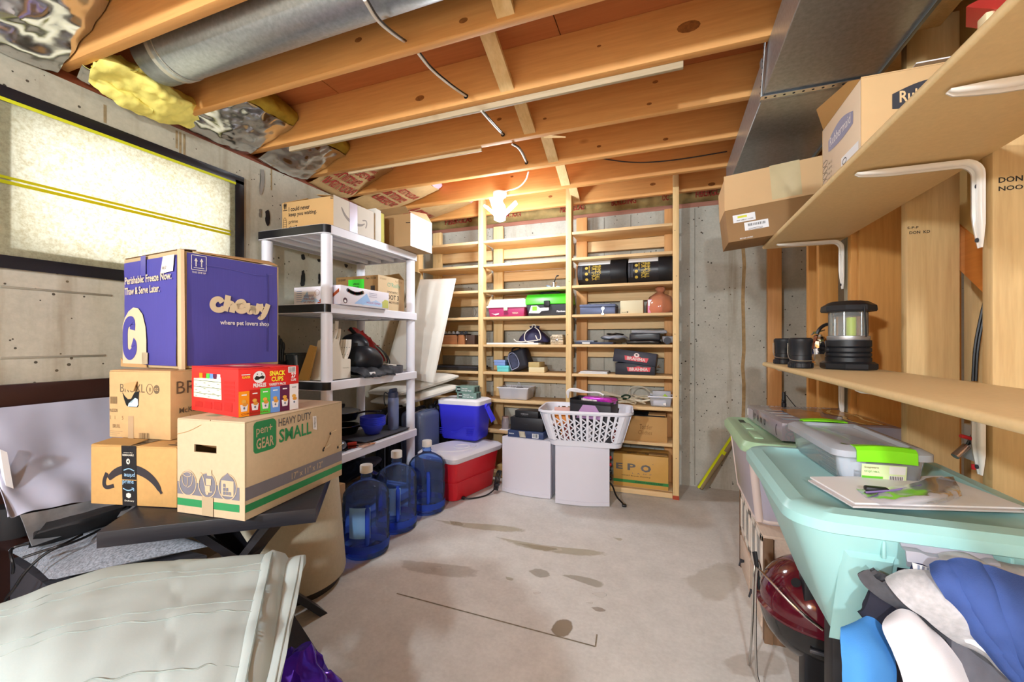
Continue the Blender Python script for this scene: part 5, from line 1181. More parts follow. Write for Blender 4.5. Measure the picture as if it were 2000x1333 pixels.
g = G(); g.prism([V(q) for q in ((-.10, .0, 0), (-.02, .0, 0), (-.01, .045, .19), (-.055, .045, .2))], (0, .012, .0)); part('board', g, pm('c79d57', .6, var=.05), t)
def blob(c, r, seed, amp=.2, fr=9, n=30, m=18, flat=True):
    g = G(); g.sph((0, 0, 0), r, n, m); R_ = max(r) if isinstance(r, tuple) else r
    for v in g.b.verts:
        q = v.co * fr + V((seed, seed, seed)); v.co = v.co * (1 + amp * noise.noise(q)) + noise.noise_vector(q * 2.2) * amp * R_ * .25; v.co += V(c)
    return g
t = thing('black_bag', 'slouching black nylon bag beside the knife block', 'bag', (-1.90, 2.24, Z3)); 
g = blob((0, .0, .1), (.12, .13, .11), 3, .25); 
for v in g.b.verts: v.co.z = max(0, v.co.z)
part('bag_body', g, pm('1d1f25', .4, var=.3, vs=14), t)
g = blob((-.02, -.04, .2), (.1, .07, .07), 7, .25)
part('upper_folds', g, pm('20222a', .4, var=.3, vs=14), t)
t = thing('red_bag', 'red and black drawstring bag draped over the black bag', 'bag', (-1.93, 2.33, Z3))
C = [[at(a, b, x=-1.97) - V((-1.93, 2.33, Z3)) for a, b in r_] for r_ in (((683, 645), (700, 660), (722, 690), (738, 712)), ((690, 640), (712, 655), (735, 682), (752, 706)), ((697, 642), (722, 660), (748, 690), (757, 706)))]
g = G(); g.grid(sheet(C, 14, 30, .014, 18, 3), .02); part('bag_body', g, pm('b41f22', .4, var=.25, vs=10), t)
g = G(); g.tube([at(a, b, x=-1.94) - V((-1.93, 2.33, Z3)) for a, b in ((684, 642), (712, 672), (735, 700), (745, 712))], .012, 8, 2); part('black_strap', g, M_BLACKM, t)
for k in range(3):
    g = G(); g.tube([at(a + k * 4, b + 2 * k, x=-1.95) - V((-1.93, 2.33, Z3)) for a, b in ((732, 675), (748, 690), (755, 706), (745, 712))], .005, 6, 2); part('drawstring', g, pm('3a4444' if k else 'a9b5a8', .5), t)
t = thing('round_tin', 'shallow dark grey round pan on the third white shelf', 'pan', (-1.85, 2.43, Z3))
g = G(); g.lathe([(.0, .003), (.105, .003), (.11, .006), (.112, .05), (.109, .052), (.106, .048), (.104, .008), (.0, .008)], 36); part('pan_body', g, pm('55565f', .5, .2, var=.2, vs=20), t)
g = G(); g.tube([(-.06, -.05, .05), (-.02, .0, .062), (.03, -.03, .058), (.08, .0, .052)], .007, 8, 2); part('white_strap', g, pm('d9d6cc', .6), t)
t = thing('black_cloth', 'rumpled black cloth hanging over the front edge of the third white shelf', 'cloth', (-1.76, 2.2, Z3))
C = [[V((-.12, y, .05 - .02 * k)) for k, y in enumerate((-.16, -.05, .06, .2))], [V((-.03, y, .04)) for y in (-.17, -.05, .06, .2)], [V((.03, y, .004)) for y in (-.15, -.04, .07, .17)], [V((.045, -.12, -.0)), V((.045, -.06, .002)), V((.045, .05, .003)), V((.045, .12, .0))]]
g = G(); g.grid(sheet(C, 16, 26, .02, 18, 8), .008); part('fabric', g, pm('24262c', .6, var=.3, vs=14), t)
t = thing('white_tag', 'small white card lying by the black cloth', 'card', (-1.755, 2.15, Z3)); g = G(); g.box((-.02, -.025, 0), (.015, .025, .028), .004); part('card', g, M_PAPERW, t)
t = thing('dark_bin', 'dark clear bin half hidden behind the printed blue carton', 'bin', (-2.08, 1.93, Z3))
g = G(); g.lathe([(.0, .002), (.085, .002), (.1, .14), (.105, .142), (.103, .15), (.097, .145), (.08, .01), (0, .01)], 30); part('bin_body', g, pm('2c333a', .15, var=.1, coat=.3), t); g = G(); g.tube([(.1, .0, .14), (.105, -.02, .1), (.115, -.03, .02)], .006, 8, 2); part('strap', g, pm('77716a', .5), t)
t = thing('utensil_set', 'dark kitchen utensils standing in shadow on the third white shelf', 'utensils', (-2.17, 1.84, Z3))
g = G(); g.lathe([(0, .0), (.045, .0), (.045, .1), (.04, .1), (.04, .01), (0, .01)], 20); part('holder', g, M_BLACKM, t)
for k in range(5):
    g = G(); g.tube([(-.02 + .01 * k, 0, .01), (-.03 + .018 * k, -.01, .26 - .02 * k)], .006, 8); g.sph((-.03 + .018 * k, -.01, .27 - .02 * k), (.014, .006, .03), 10, 8); part('utensil', g, M_BLACK, t)
# --- fourth tier
Z4 = TIERS[3] + .0008
def lathe_thing(name, label, cat, c, prof, mat, pn, n=36, group=None):
    t = thing(name, label, cat, c, 0, group); g = G(); g.lathe(prof, n); part(pn, g, mat, t); return t
t = tag(mesh_obj('serving_tray', G().frustum((-2.06, 2.11, Z4), (-1.765, 2.60, Z4 + .018), .02, .008), pm('4c4e54', .4, .2, var=.1)), 'dark grey tray under the blue bowls on the fourth white shelf', 'tray')
ZT = Z4 + .0188
BL = pm('3b4ae6', .3, var=.02, coat=.2)
for k in range(5):
    t = lathe_thing('blue_bowl', ('lowest bright blue bowl of the stack, resting on the tray' if k == 0 else 'topmost bright blue bowl of the nested stack' if k == 4 else 'bright blue bowl second from the bottom of the stack' if k == 1 else 'bright blue bowl at the middle of the five stacked' if k == 2 else 'bright blue bowl second from the top of the stack'), 'bowl', (-1.885, 2.325, ZT + k * .0125), [(0, .0), (.045, .0), (.05, .004), (.07, .045), (.082, .058), (.085, .066), (.082, .067), (.076, .06), (.066, .047), (.047, .008), (0, .006)], BL, 'bowl_body', 40, 'nested blue bowls')
t = thing('water_bottle', 'slate blue insulated bottle beside the blue bowls', 'bottle', (-1.84, 2.49, ZT))
g = G(); g.lathe([(.0, 0), (.035, .0), (.038, .005), (.038, .215), (.036, .225), (.03, .232)], 30); part('bottle_body', g, pm('7280a8', .35, .2, var=.04), t)
g = G(); g.lathe([(.036, .226), (.036, .262), (.028, .268), (.0, .268)], 24); g.box((-.012, -.036, .262), (.012, .036, .29), .008); part('bottle_cap', g, pm('3b425c', .4, var=.05), t); g = G(); g.tube([(-.03, -.02, .25), (-.05, -.035, .27), (-.045, -.045, .2), (-.04, -.035, .17)], .004, 6, 2); part('carry_loop', g, M_BLACK, t)
t = thing('cookware_stack', 'stack of black frying pans on the fourth white shelf', 'pan', (-2.06, 2.265, Z4 + .019))
for k, (z, r_) in enumerate(((.0, .105), (.05, .115))):
    p_ = thing('frying_pan', 'lower black frying pan with a glossy rim' if k == 0 else 'upper black frying pan with a steel rim on the fourth shelf', 'pan', (-2.075, 2.26 - .01 * k, ZT + z * 1.9), .35 - .2 * k)
    g = G(); g.lathe([(0, .0), (r_ * .8, .0), (r_, .05), (r_ + .004, .054), (r_, .056), (r_ - .006, .05), (r_ * .78, .008), (0, .006)], 36); part('pan_body', g, M_BLACKG, p_); g = G(); g.tube([V((r_ * cos(a * pi / 18), r_ * sin(a * pi / 18), .055)) for a in range(37)], .003, 6); part('pan_rim', g, M_STEEL, p_)
    g = G(); g.tube([(r_ - .005, 0, .045), (r_ + .05, .01, .06), (r_ + .16, .02, .065)], .009, 8, 2, .006); part('pan_handle', g, M_BLACK, p_)
bpy.data.objects.remove(t)
t = lathe_thing('glass_cover', 'round glass lid lying on the upper frying pan', 'lid', (-2.075, 2.25, ZT + .152), [(.11, .0), (.108, .006), (.07, .018), (.02, .024), (.0, .025)], glassy('c9d2d6', .04, .5, .3), 'lid_glass')
g = G(); g.lathe([(.012, .024), (.018, .04), (.014, .05), (.0, .052)], 16); part('lid_knob', g, M_BLACK, t)
t = lathe_thing('black_pot', 'small black pot at the left end of the fourth white shelf', 'pot', (-2.0, 2.0, Z4), [(0, 0), (.08, .0), (.085, .006), (.088, .07), (.092, .073), (.086, .074), (.08, .01), (0, .008)], M_BLACKG, 'pot_body')
g = G(); g.tube([(.05, -.06, .06), (.1, -.08, .1), (.12, -.03, .085), (.14, -.02, .05)], .008, 8, 3); part('pot_handle', g, M_BLACK, t)
t = thing('measuring_cup', 'small round grey lid at the front of the fourth white shelf', 'lid', (-1.82, 1.95, Z4)); g = G(); g.sph((0, 0, .03), (.04, .04, .03), 20, 12); part('dome', g, pm('5c626c', .2, .4), t)
t = thing('red_clip', 'small red clip with a metal chain on an orange card', 'clip', (-1.79, 2.1, Z4 + .0005))
g = G(); g.box((-.05, -.05, 0), (.055, .07, .002)); part('card', g, pm('cfa58e', .5), t); g = G(); g.tube([(-.05, -.06, .012), (-.02, -.04, .016), (-.01, -.03, .014)], .012, 10, 1); part('clip_body', g, pm('b0352c', .35), t); g = G(); g.tube([(-.01, -.03, .01), (.01, 0, .006), (.03, .02, .006), (.045, .03, .006)], .004, 6, 2); part('chain', g, M_STEEL, t); g = G(); g.prism([(.045, .0, .002), (.056, .05, .002), (.056, .07, .002), (.04, .07, .002)], (0, 0, .001)); part('orange_edge', g, pm('d98a52', .5), t)
t = thing('plastic_packet', 'clear plastic packet lying on the fourth white shelf', 'packet', (-1.85, 2.05, Z4)); P = [[V((-.08 + .16 * j / 10, -.12 + .2 * i / 12, .004 + .006 * noise.noise(V((i * .6, j * .6, 4))))) for j in range(11)] for i in range(13)]; g = G(); g.grid(P); part('packet_film', g, glassy('d5dade', .08, .5, .3), t)
# --- below
t = thing('black_sack', 'black plastic sack on the lowest white shelf behind the jugs', 'sack', (-1.98, 2.2, TIERS[4] + .001)); g = blob((0, 0, .12), (.2, .26, .16), 5, .22)
for v in g.b.verts: v.co.z = max(0, v.co.z)
part('sack_body', g, M_BLACKG, t); g = blob((.1, .08, .25), (.07, .1, .03), 9, .3); part('grey_fold', g, pm('56565a', .4, var=.3), t)
carton('cardboard_box', 'small brown box behind the nearest water jug', 'box', (-1.83, 1.86, TIERS[4] + .001), 0, .15, .13, .24, M_CARD)

# ------------------------------------------------------------------ water jugs
JB = glassy('b4d0fa', .03, .92, .10); WATER = glassy('cfe0fb', .02, .97, .06)
def jug(label, c, rz, level, light):
    t = thing('water_jug', label, 'water jug', c, rz, 'blue water jugs on the floor'); r = .123
    pr = [(.0, .012), (.085, .004), (.112, .002), (.121, .014), (.123, .035), (.123, .075), (.119, .082), (.118, .09), (.123, .098), (.123, .185), (.118, .192), (.118, .2), (.123, .208), (.123, .275), (.119, .285), (.119, .292), (.122, .3), (.118, .325), (.1, .352), (.06, .378), (.036, .388), (.030, .396), (.028, .405), (.032, .409), (.028, .414), (.028, .445)]
    g = G(); rings = []
    for rr, z in pr:
        ring = []
        for j in range(48):
            a = 2 * pi * j / 48; d = 0
            if .1 < z < .28 and abs(a - pi * .97) < .0: d = 0
            da = min(abs(a - 4.9), 2 * pi - abs(a - 4.9))
            if .07 < z < .29: d = -.016 * max(0, 1 - da / .32)
            ring.append(V(((rr + d) * cos(a), (rr + d) * sin(a), z)))
        rings.append(ring)
    g.loft(rings, True, False); part('jug_body', g, JB, t, 50)
    g = G(); g.tube([V((q * cos(4.9), q * sin(4.9), z)) for q, z in ((.108, .085), (.132, .11), (.134, .18), (.132, .25), (.108, .285))], .012, 10, 2); part('jug_handle', g, glassy('3a5fe0', .05, .35, .2), t)
    g = G(); g.lathe([(.0, .016), (.08, .01), (.108, .012), (.115, .04), (.115, level - .004), (.114, level), (0, level)], 40); part('water', g, WATER, t)
    g = G(); g.lathe([(.0305, .43), (.0335, .432), (.0335, .468), (.031, .472), (.0, .472)], 28); part('jug_cap', g, pm('e3e1dd', .5, var=.01), t)
    g = G(); g.lathe([(.1232, .036), (.1245, .04), (.1245, .072), (.1232, .076)], 48, cap0=False, cap1=False); part('base_band', g, glassy('4f74ee', .05, .6, .12), t)
    if light:
        g = G(); g.grid([[V((.1238 * cos(a), .1238 * sin(a), z)) for a in [radians(236 + 52 * q / 10) for q in range(11)]] for z in (.12, .28)]); part('clear_label', g, glassy('8ec0f2', .1, .3, .2), t)
    return t
jug('nearest of the three blue water jugs, beside the beige drum', (-1.553, 1.862, 0), .55, .30, True)
jug('middle blue water jug in the row on the floor', (-1.575, 2.165, 0), .5, .285, True)
jug('farthest blue water jug, next to the red cooler', (-1.545, 2.462, 0), .45, .31, False)

# ------------------------------------------------------------------ cushions, suitcases
CU = pm('cfccc2', .85, var=.03, bump=.1, bs=200)
def cushion(name, label, quad, thick, nrm, seed, folds=None, rot=None):
    """a padded slab over four corners"""
    a, b, c_, d = [V(p) for p in quad]; o_ = a.copy(); t = thing(name, label, 'cushion', o_); nrm = V(nrm).normalized(); n, m = 26, 20
    def side(sg):
        P = []
        for i in range(n + 1):
            row = []
            for j in range(m + 1):
                u, v_ = i / n, j / m; p = (a * (1 - v_) + b * v_) * (1 - u) + (d * (1 - v_) + c_ * v_) * u
                e = min(u, 1 - u) * n / 2.2; f = min(v_, 1 - v_) * m / 2.2; k = min(1, sqrt(max(0, e / (1 + e)) * max(0, f / (1 + f))) * 1.35)
                w_ = .004 * noise.noise(V((u * 16 + seed, v_ * 3, 1))) + .003 * noise.noise(V((u * 5, v_ * 5, seed)))
                row.append(p - o_ + nrm * sg * (thick / 2 * (.25 + .75 * k) + w_ * k * (1 if sg > 0 else .4)))
            P.append(row)
        return P
    g = G(); A, B_ = side(1), side(-1); g.grid(A); g.grid(B_)
    rim = lambda P: P[0] + [r_[-1] for r_ in P[1:]] + P[-1][-2::-1] + [r_[0] for r_ in P[-2:0:-1]]
    g.grid([rim(A) + [rim(A)[0]], rim(B_) + [rim(B_)[0]]]); bmesh.ops.remove_doubles(g.b, verts=list(g.b.verts), dist=1e-5)
    part('cushion_pad', g, CU, t, 60)
    g = G(); e_ = [p + (q - p) * .5 for p, q in zip(rim(A), rim(B_))]; g.tube(e_ + e_[:1], .0045, 6); part('piping', g, CU, t); return t
y0, y1 = 2.80, 3.17
cushion('lounge_cushion', 'tall off-white lounger cushion leaning behind the white shelf', [at(803, 548, y=y1), at(890, 545, y=y1), at(846, 748, y=y0), at(752, 730, y=y0)], .075, (.25, -1, .35), 4)
g = G(); g.box((-.02, 0, -.01), (.05, .012, .72), .002, 1, Matrix.Translation(at(772, 690, y=3.02)) @ Matrix.Rotation(radians(17), 4, 'Y')); tag(mesh_obj('wood_batten', g, wood('7d6a48', '6a5738', 2)), 'dark wooden slat leaning behind the lounger cushion', 'slat')
cushion('seat_cushion', 'upper of two folded off-white chair cushions on the suitcases', [V((-2.26, 2.73, .735)), V((-1.93, 2.70, .745)), V((-1.62, 3.06, .86)), V((-2.0, 3.16, .86))], .07, (-.1, -.3, 1), 9)
cushion('seat_cushion', 'lower of two folded off-white chair cushions on the suitcases', [V((-2.24, 2.74, .662)), V((-1.90, 2.71, .672)), V((-1.60, 3.05, .775)), V((-1.98, 3.16, .775))], .065, (-.1, -.3, 1), 13)
def suitcase(label, lo, hi, mat, ribs=True):
    c = V(((lo[0] + hi[0]) / 2, (lo[1] + hi[1]) / 2, lo[2])); t = thing('suitcase', label, 'suitcase', c); w_, d_, h_ = [hi[i] - lo[i] for i in range(3)]
    for s_ in (-1, 1):
        g = G(); a, b = sorted((s_ * .006, s_ * w_ / 2)); g.box((a, -d_ / 2, .03), (b, d_ / 2, h_), .045, 4); part('shell_half', g, mat, t)
        for k in range(2 if ribs else 0):
            g = G(); x = s_ * (w_ * .22 + k * .03); g.tube([(x, -d_ / 2 - .002, .09), (x, -d_ / 2 - .002, h_ - .06), (x, -d_ / 2 + .05, h_ - .001), (x, d_ / 2 - .05, h_ - .001)], .005, 6, 2); part('shell_rib', g, mat, t)
    g = G(); g.tube([(0, -d_ / 2 + .005, .06), (0, -d_ / 2 + .005, h_ - .06), (0, -d_ / 2 + .06, h_ - .008), (0, d_ / 2 - .05, h_ - .008)], .006, 8, 2); part('zipper', g, pm('b9bcc4', .35, .5), t)
    g = G(); g.tube([(0, -.06, h_ - .004), (0, -.05, h_ + .022), (0, .05, h_ + .022), (0, .06, h_ - .004)], .009, 8, 1); part('carry_handle', g, M_BLACK, t)
    for sx in (-1, 1):
        g = G(); g.cyl((sx * w_ * .35 - .008, -d_ / 2 + .04, .022), (sx * w_ * .35 + .008, -d_ / 2 + .04, .022), .022, n=16); part('wheel', g, M_BLACK, t)
    return t
suitcase('slate blue hard suitcase standing beside the red cooler', (-1.955, 2.715, 0), (-1.745, 3.0, .605), pm('57627c', .35, var=.05))
suitcase('dark suitcase further left under the folded cushions', (-2.2, 2.72, 0), (-1.985, 3.05, .60), pm('33363c', .45, var=.1))
suitcase('black soft suitcase squeezed behind the blue cooler', (-1.90, 3.03, 0), (-1.785, 3.2, .62), pm('22232a', .5, var=.1), False)

# ------------------------------------------------------------------ black side table with crossed legs, cartons on it
FLc, FRc = V((-1.541, .703, 0)), V((-1.087, 1.059, 0)); ux = (FRc - FLc).normalized(); uy = V((-ux.y, ux.x, 0)); LT = (FRc - FLc).length
ct = FLc + ux * LT / 2 + uy * LT / 2; t = thing('side_table', 'black wood-grain side table with crossed legs under the cartons', 'table', (ct.x, ct.y, 0), atan2(ux.y, ux.x)); BKW = wood('26262c', '1c1c21', 0, .35, 1.6, False, .4)
h2 = LT / 2
g = G(); g.box((-h2, -h2, .552), (h2, h2, .599), .002); part('table_top', g, BKW, t)
for sx, sy in ((1, 1), (-1, 1)):
    for s_ in (1, -1):
        a = V((s_ * sx * .255, s_ * sy * .16 + (.0), 0)); b = V((-s_ * sx * .16, -s_ * sy * .1, .552)); dr = (b - a).normalized(); w_ = V((-a.y, a.x, 0)).normalized() * .045; th = dr.cross(w_.normalized()) * .024
        g = G(); q = V((.03 if s_ * sx > 0 else -.03, 0, 0))
        g.prism([a - w_, a + w_, b + w_, b - w_], th); part('leg', g, BKW, t)
# cartons
def wear(t, B, face, u, v, n, r, mat, seed):
    q = random.Random(seed)
    for k in range(n): B.disc(face, u + q.uniform(-r, r), v + q.uniform(-r, r), q.uniform(.003, .006), q.uniform(.002, .004), mat, 'puncture', .0016, 8)
PG = pm('c3af90', .75, var=.04, vs=60, bump=.06, bs=200)
t = thing('cardboard_box', 'light tan moving box marked small, with green stripes, on the side table', 'box', (0, 0, .6008), radians(5.7)); w_, d_, h_ = .27, .455, .302
A = V((-1.209, .904, 0)); xx = V((cos(radians(5.7)), sin(radians(5.7)), 0)); yy = V((-xx.y, xx.x, 0)); cc = A - xx * w_ / 2 + yy * d_ / 2; t.location = (cc.x, cc.y, .6008); B = Box(t, w_, d_, h_)
# front panel with a hand hole
hx0, hx1, hz0, hz1 = -.065, .025, .198, .222
g = G()
for lo, hi in (((-w_ / 2, 0), (hx0, h_ - .004)), ((hx1, 0), (w_ / 2, h_ - .004)), ((hx0, 0), (hx1, hz0)), ((hx0, hz1), (hx1, h_ - .004))): g.box((lo[0], -d_ / 2, lo[1]), (hi[0], -d_ / 2 + .005, hi[1]))
part('front_panel', g, PG, t)
for lo, hi, nm in (((w_ / 2 - .005, -d_ / 2 + .005, 0), (w_ / 2, d_ / 2, h_ - .004), 'side_panel'), ((-w_ / 2, -d_ / 2 + .005, 0), (-w_ / 2 + .005, d_ / 2, h_ - .004), 'side_panel'), ((-w_ / 2 + .005, d_ / 2 - .005, 0), (w_ / 2 - .005, d_ / 2, h_ - .004), 'back_panel'), ((-w_ / 2 + .005, -d_ / 2 + .005, 0), (w_ / 2 - .005, d_ / 2 - .005, .004), 'bottom_panel'), ((-w_ / 2, -d_ / 2, h_ - .004), (-.0015, d_ / 2, h_), 'top_flap'), ((.0015, -d_ / 2, h_ - .004), (w_ / 2, d_ / 2, h_), 'top_flap')):
    g = G(); g.box(lo, hi, .0015); part(nm, g, PG, t)
g = G(); g.prism([V(q) for q in ((hx0, -d_ / 2 + .006, hz1), (hx1, -d_ / 2 + .006, hz1), (hx1, -d_ / 2 + .03, hz0 + .004), (hx0 + .03, -d_ / 2 + .022, hz0 + .012))], (0, .003, 0)); part('hole_flap', g, M_CARD, t)
GRN, GRY = pm('2f8a55', .6, var=.06, vs=20), pm('76757f', .65, var=.05, vs=20)
for f, L in (('F', w_), ('R', d_)):
    B.rect(f, .001, .024, L - (.02 if f == 'F' else .001), .047, GRN, 'green_stripe'); B.rect(f, .001, .060, L - (.02 if f == 'F' else .001), .100, GRY, 'grey_stripe')
g = []
for uu, k in ((.045, 0), (.125, 1), (.205, 2)):
    B.disc('F', uu, .098, .032, .036, GRY, lift=.0012); B.ring('F', uu, .098, .035, .04, .003, PG, .0018)
    if k == 0:
        for P_ in ([(-.022, .02), (-.0, .03), (.02, .02), (.0, .01), (-.022, .02)], [(-.022, .02), (-.02, -.012), (.0, -.022), (.0, .01)], [(.0, -.022), (.02, -.01), (.02, .02)]): B.stroke('F', [(uu + a, .105 + b) for a, b in P_], .002, PG, lift=.0024)
    elif k == 1:
        for dx, dz, s_ in ((-.008, -.022, .02), (-.004, .0, .02), (.0, .03, .018)): B.rect('F', uu + dx, .098 + dz, uu + dx + s_, .098 + dz + s_, PG, lift=.0024)
        B.stroke('F', [(uu - .03, .135), (uu - .018, .13), (uu - .004, .075), (uu + .02, .078)], .003, PG, lift=.0022); B.disc('F', uu, .073, .006, .006, PG, lift=.0024)
    else:
        B.poly('F', [(uu - .024, .07), (uu + .024, .07), (uu + .024, .12), (uu, .138), (uu - .024, .12)], PG, lift=.0018); B.poly('F', [(uu - .028, .118), (uu + .028, .118), (uu, .142)], GRY, lift=.0022)
        for a in range(3):
            for b in range(3 - a): B.rect('F', uu - .016 + b * .011, .074 + a * .012, uu - .007 + b * .011, .084 + a * .012, GRY, lift=.0026)
B.poly('R', [(.03 + a, .195 + b) for a, b in ((.0, .01), (.005, .002), (.012, 0), (.075, 0), (.084, .004), (.088, .012), (.088, .088), (.082, .096), (.075, .1), (.012, .1), (.003, .096), (0, .088))], GRN, 'brand_badge')
B.text('R', 'pen+', .04, .246, .032, .062, PG, .005, lift=.0016); B.text('R', 'GEAR', .04, .207, .034, .068, PG, .02, lift=.0016); B.text('R', 'HEAVY DUTY', .128, .262, .026, .15, pm('5b5a5e', .7), .005); B.text('R', 'SMALL', .13, .207, .045, .15, GRN, .02); B.text('R', '17" x 11" x 12"', .185, .068, .022, .155, PG, .005, lift=.0016)
g = G(); g.quad(B.p('R', .288, .222, .002), B.p('R', .308, .215, .002), B.p('R', .305, .268, .002), B.p('R', .285, .27, .002)); part('barcode_sticker', g, M_PAPERW, t)
for s_ in ('14', ): B.text('R', '41873 6', .292, .225, .04, .008, M_INK, .0, lift=.003, rot=0)
for k, (u, v) in enumerate(((.385, .185), (.35, .135), (.43, .12), (.345, .13))):
    g = G(); g.prism([B.p('R', u, v, .001), B.p('R', u + .016, v + .004, .001), B.p('R', u + .02, v + .01, .012)], (0, .0, .002)); part('torn_flap', g, PG, t); B.disc('R', u - .002, v, .005, .006, M_BLACKM, 'puncture', .0015, 10)
B.stroke('R', [(.385, .183), (.37, .16), (.352, .138)], .002, M_CARD_D, 'crease')
B.rect('F', .105, .001, .15, .06, pm('b3a184', .25, var=.05), 'packing_tape', .003); B.stroke('F', [(.0, .25), (.05, .262), (.1, .285)], .0016, M_CARD_D, 'crease')
for a, b in ((.05, .1), (.16, .2)): B.rect('T', a, .05, b, .3, pm('8fae8c', .7, var=.3, vs=10), 'printed_mark')

ax = V((cos(radians(13.7)), sin(radians(13.7)), 0)); ay = V((-ax.y, ax.x, 0)); cc = V((-1.512, .896, 0)) - ax * .1625 + ay * .12
t, B = carton('cardboard_box', 'brown shipping box with an upside-down smile and black tape on the side table', 'box', (cc.x, cc.y, .6008), radians(13.7), .325, .24, .199, pm('bd955c', .7, var=.05, vs=60))
SM = pm('2e2b30', .6, var=.05)
def uvx(px_): return (px_ - 178) / (347 - 178) * .325
B.stroke('F', [(.07, .087), (.10, .113), (.15, .126), (.20, .115), (.245, .085), (.27, .045)], .026, SM, 'printed_smile', taper=lambda s_: .35 + .75 * sin(pi * min(1, s_ + .05)) ** .8 if s_ < .9 else .35)
B.stroke('F', [(.064, .106), (.054, .085), (.052, .065), (.062, .056), (.09, .064)], .013, SM, 'printed_smile')
TB = pm('1f1f24', .22, var=.05); WH = pm('d9d4c4', .5); CY = pm('8fb8d8', .45)
g = G(); g.quad(B.p('F', .125, .0, .002), B.p('F', .178, .0, .002), B.p('F', .175, .2, .002), B.p('F', .12, .2, .002)); part('black_tape', g, TB, t)
B.rect('F', .119, .085, .18, .0875, pm('bd955c', .7), 'tape_gap', .0026)
B.text('F', 'prime', .126, .07, .018, .042, CY, .008, lift=.003); B.stroke('F', [(.128, .058), (.145, .05), (.166, .056)], .003, CY, lift=.003); B.stroke('F', [(.16, .06), (.169, .06), (.168, .05)], .0025, CY, lift=.003)
B.text('F', 'prime', .172, .112, .018, .04, CY, .008, lift=.003, rot=pi); B.stroke('F', [(.13, .118), (.15, .126), (.17, .117)], .003, CY, lift=.003)
B.disc('F', .147, .148, .007, .0095, WH, lift=.003); B.poly('F', [(.143, .148), (.15, .153), (.15, .143)], TB, lift=.0036); B.text('F', 'RESEALABLE', .126, .166, .006, .042, WH, .02, lift=.003); B.text('F', 'every day', .13, .175, .004, .034, WH, .0, lift=.003)
B.poly('F', [(.14, .03), (.15, .026), (.158, .03), (.158, .04), (.149, .044), (.14, .04)], WH, lift=.003); B.text('F', 'Delivery', .134, .013, .007, .036, WH, .01, lift=.003)
g = G(); g.quad(B.p('T', .12, .0, .0015), B.p('T', .175, .0, .0015), B.p('T', .182, .24, .0015), B.p('T', .127, .24, .0015)); part('black_tape', g, TB, t)
flapq(t, (-.16, -.118, .199), (-.01, -.118, .199), (-.012, -.06, .205), (-.15, -.06, .208), pm('a8834e', .7), .002)
for k in range(4): B.rect('T', .27, .02 + k * .025, .32, .03 + k * .025, SM, 'printed_mark', .0016)

bx = V((cos(radians(9)), sin(radians(9)), 0)); by = V((-bx.y, bx.x, 0)); cc = V((-1.633, .948, 0)) - bx * .136 + by * .16
t, B = carton('cardboard_box', 'worn tan carton with a torn hand hole, stacked on the smile-printed box', 'box', (cc.x, cc.y, .8008), radians(9), .272, .32, .243, pm('c4a272', .75, var=.05, vs=30), wear=.004)
IK = pm('6a5a44', .7, var=.1, vs=40)
B.text('F', 'BRUXL', .05, .165, .03, .11, IK, .0); B.ring('F', .182, .178, .014, .018, .0022, IK); B.text('F', '8', .179, .17, .014, .008, IK); B.disc('F', .212, .178, .013, .016, IK); B.text('F', 'oz', .204, .173, .01, .016, pm('c4a272', .7), .0, lift=.002)
B.poly('F', [(.06, .165), (.068, .14), (.078, .118), (.09, .112), (.128, .112), (.133, .12), (.134, .15), (.136, .17), (.115, .165), (.11, .15), (.1, .142), (.085, .14), (.072, .15)], pm('15171a', .6), 'torn_hole', .0014); B.poly('F', [(.086, .114), (.126, .114), (.132, .122), (.13, .142), (.118, .146), (.105, .128), (.09, .126)], pm('bcd3dc', .3, var=.2, vs=60), 'plastic_inside', .002)
g = G(); g.prism([B.p('F', .07, .195, .003), B.p('F', .13, .205, .003), B.p('F', .132, .172, .016), B.p('F', .1, .178, .018)], (0, -.002, 0)); part('torn_flap', g, M_CARD, t)
B.barcode('F', .005, .122, .036, .148, pm('8a7454', .7), n=12); B.text('F', 'McKESSON', .002, .092, .012, .036, IK); B.text('F', '1   1      5', .004, .066, .013, .06, pm('8a7454', .7)); B.text('F', 'BRUXL', .016, .035, .013, .034, pm('8a7454', .7)); 
for k in range(3): B.rect('F', .004, .022 - .007 * k, .06 - .012 * k, .024 - .007 * k, pm('a08662', .7), 'small_print')
B.rect('F', .085, .0, .11, .08, pm('b59a78', .3, var=.1), 'packing_tape'); B.barcode('F', .135, .002, .18, .022, pm('8a7454', .7), n=14, seed=4)
B.text('R', 'BRUXL', .02, .16, .045, .2, IK, .0); B.text('R', 'McKESSON', .03, .09, .02, .13, IK, .005); B.text('R', '12', .03, .055, .02, .022, IK); B.rect('R', .07, .05, .0715, .08, IK, 'printed_mark'); B.rect('R', .02, .04, .08, .041, IK, 'printed_mark')
flapq(t, (-.13, -.155, .243), (.13, -.155, .243), (.12, -.12, .2445), (-.12, -.12, .2445), M_CARD, .001)

RA = V((-1.291, .943, 0)); rx = V((cos(radians(-9.4)), sin(radians(-9.4)), 0)); ry_ = V((-rx.y, rx.x, 0)); cc = RA - rx * .155 + ry_ * .103
RDM = pm('d8322f', .35, var=.02)
t, B = carton('snack_box', 'bright red snack carton with coloured stripes on the moving box', 'box', (cc.x, cc.y, .9036), radians(-9.4), .31, .206, .158, RDM, wear=.001)
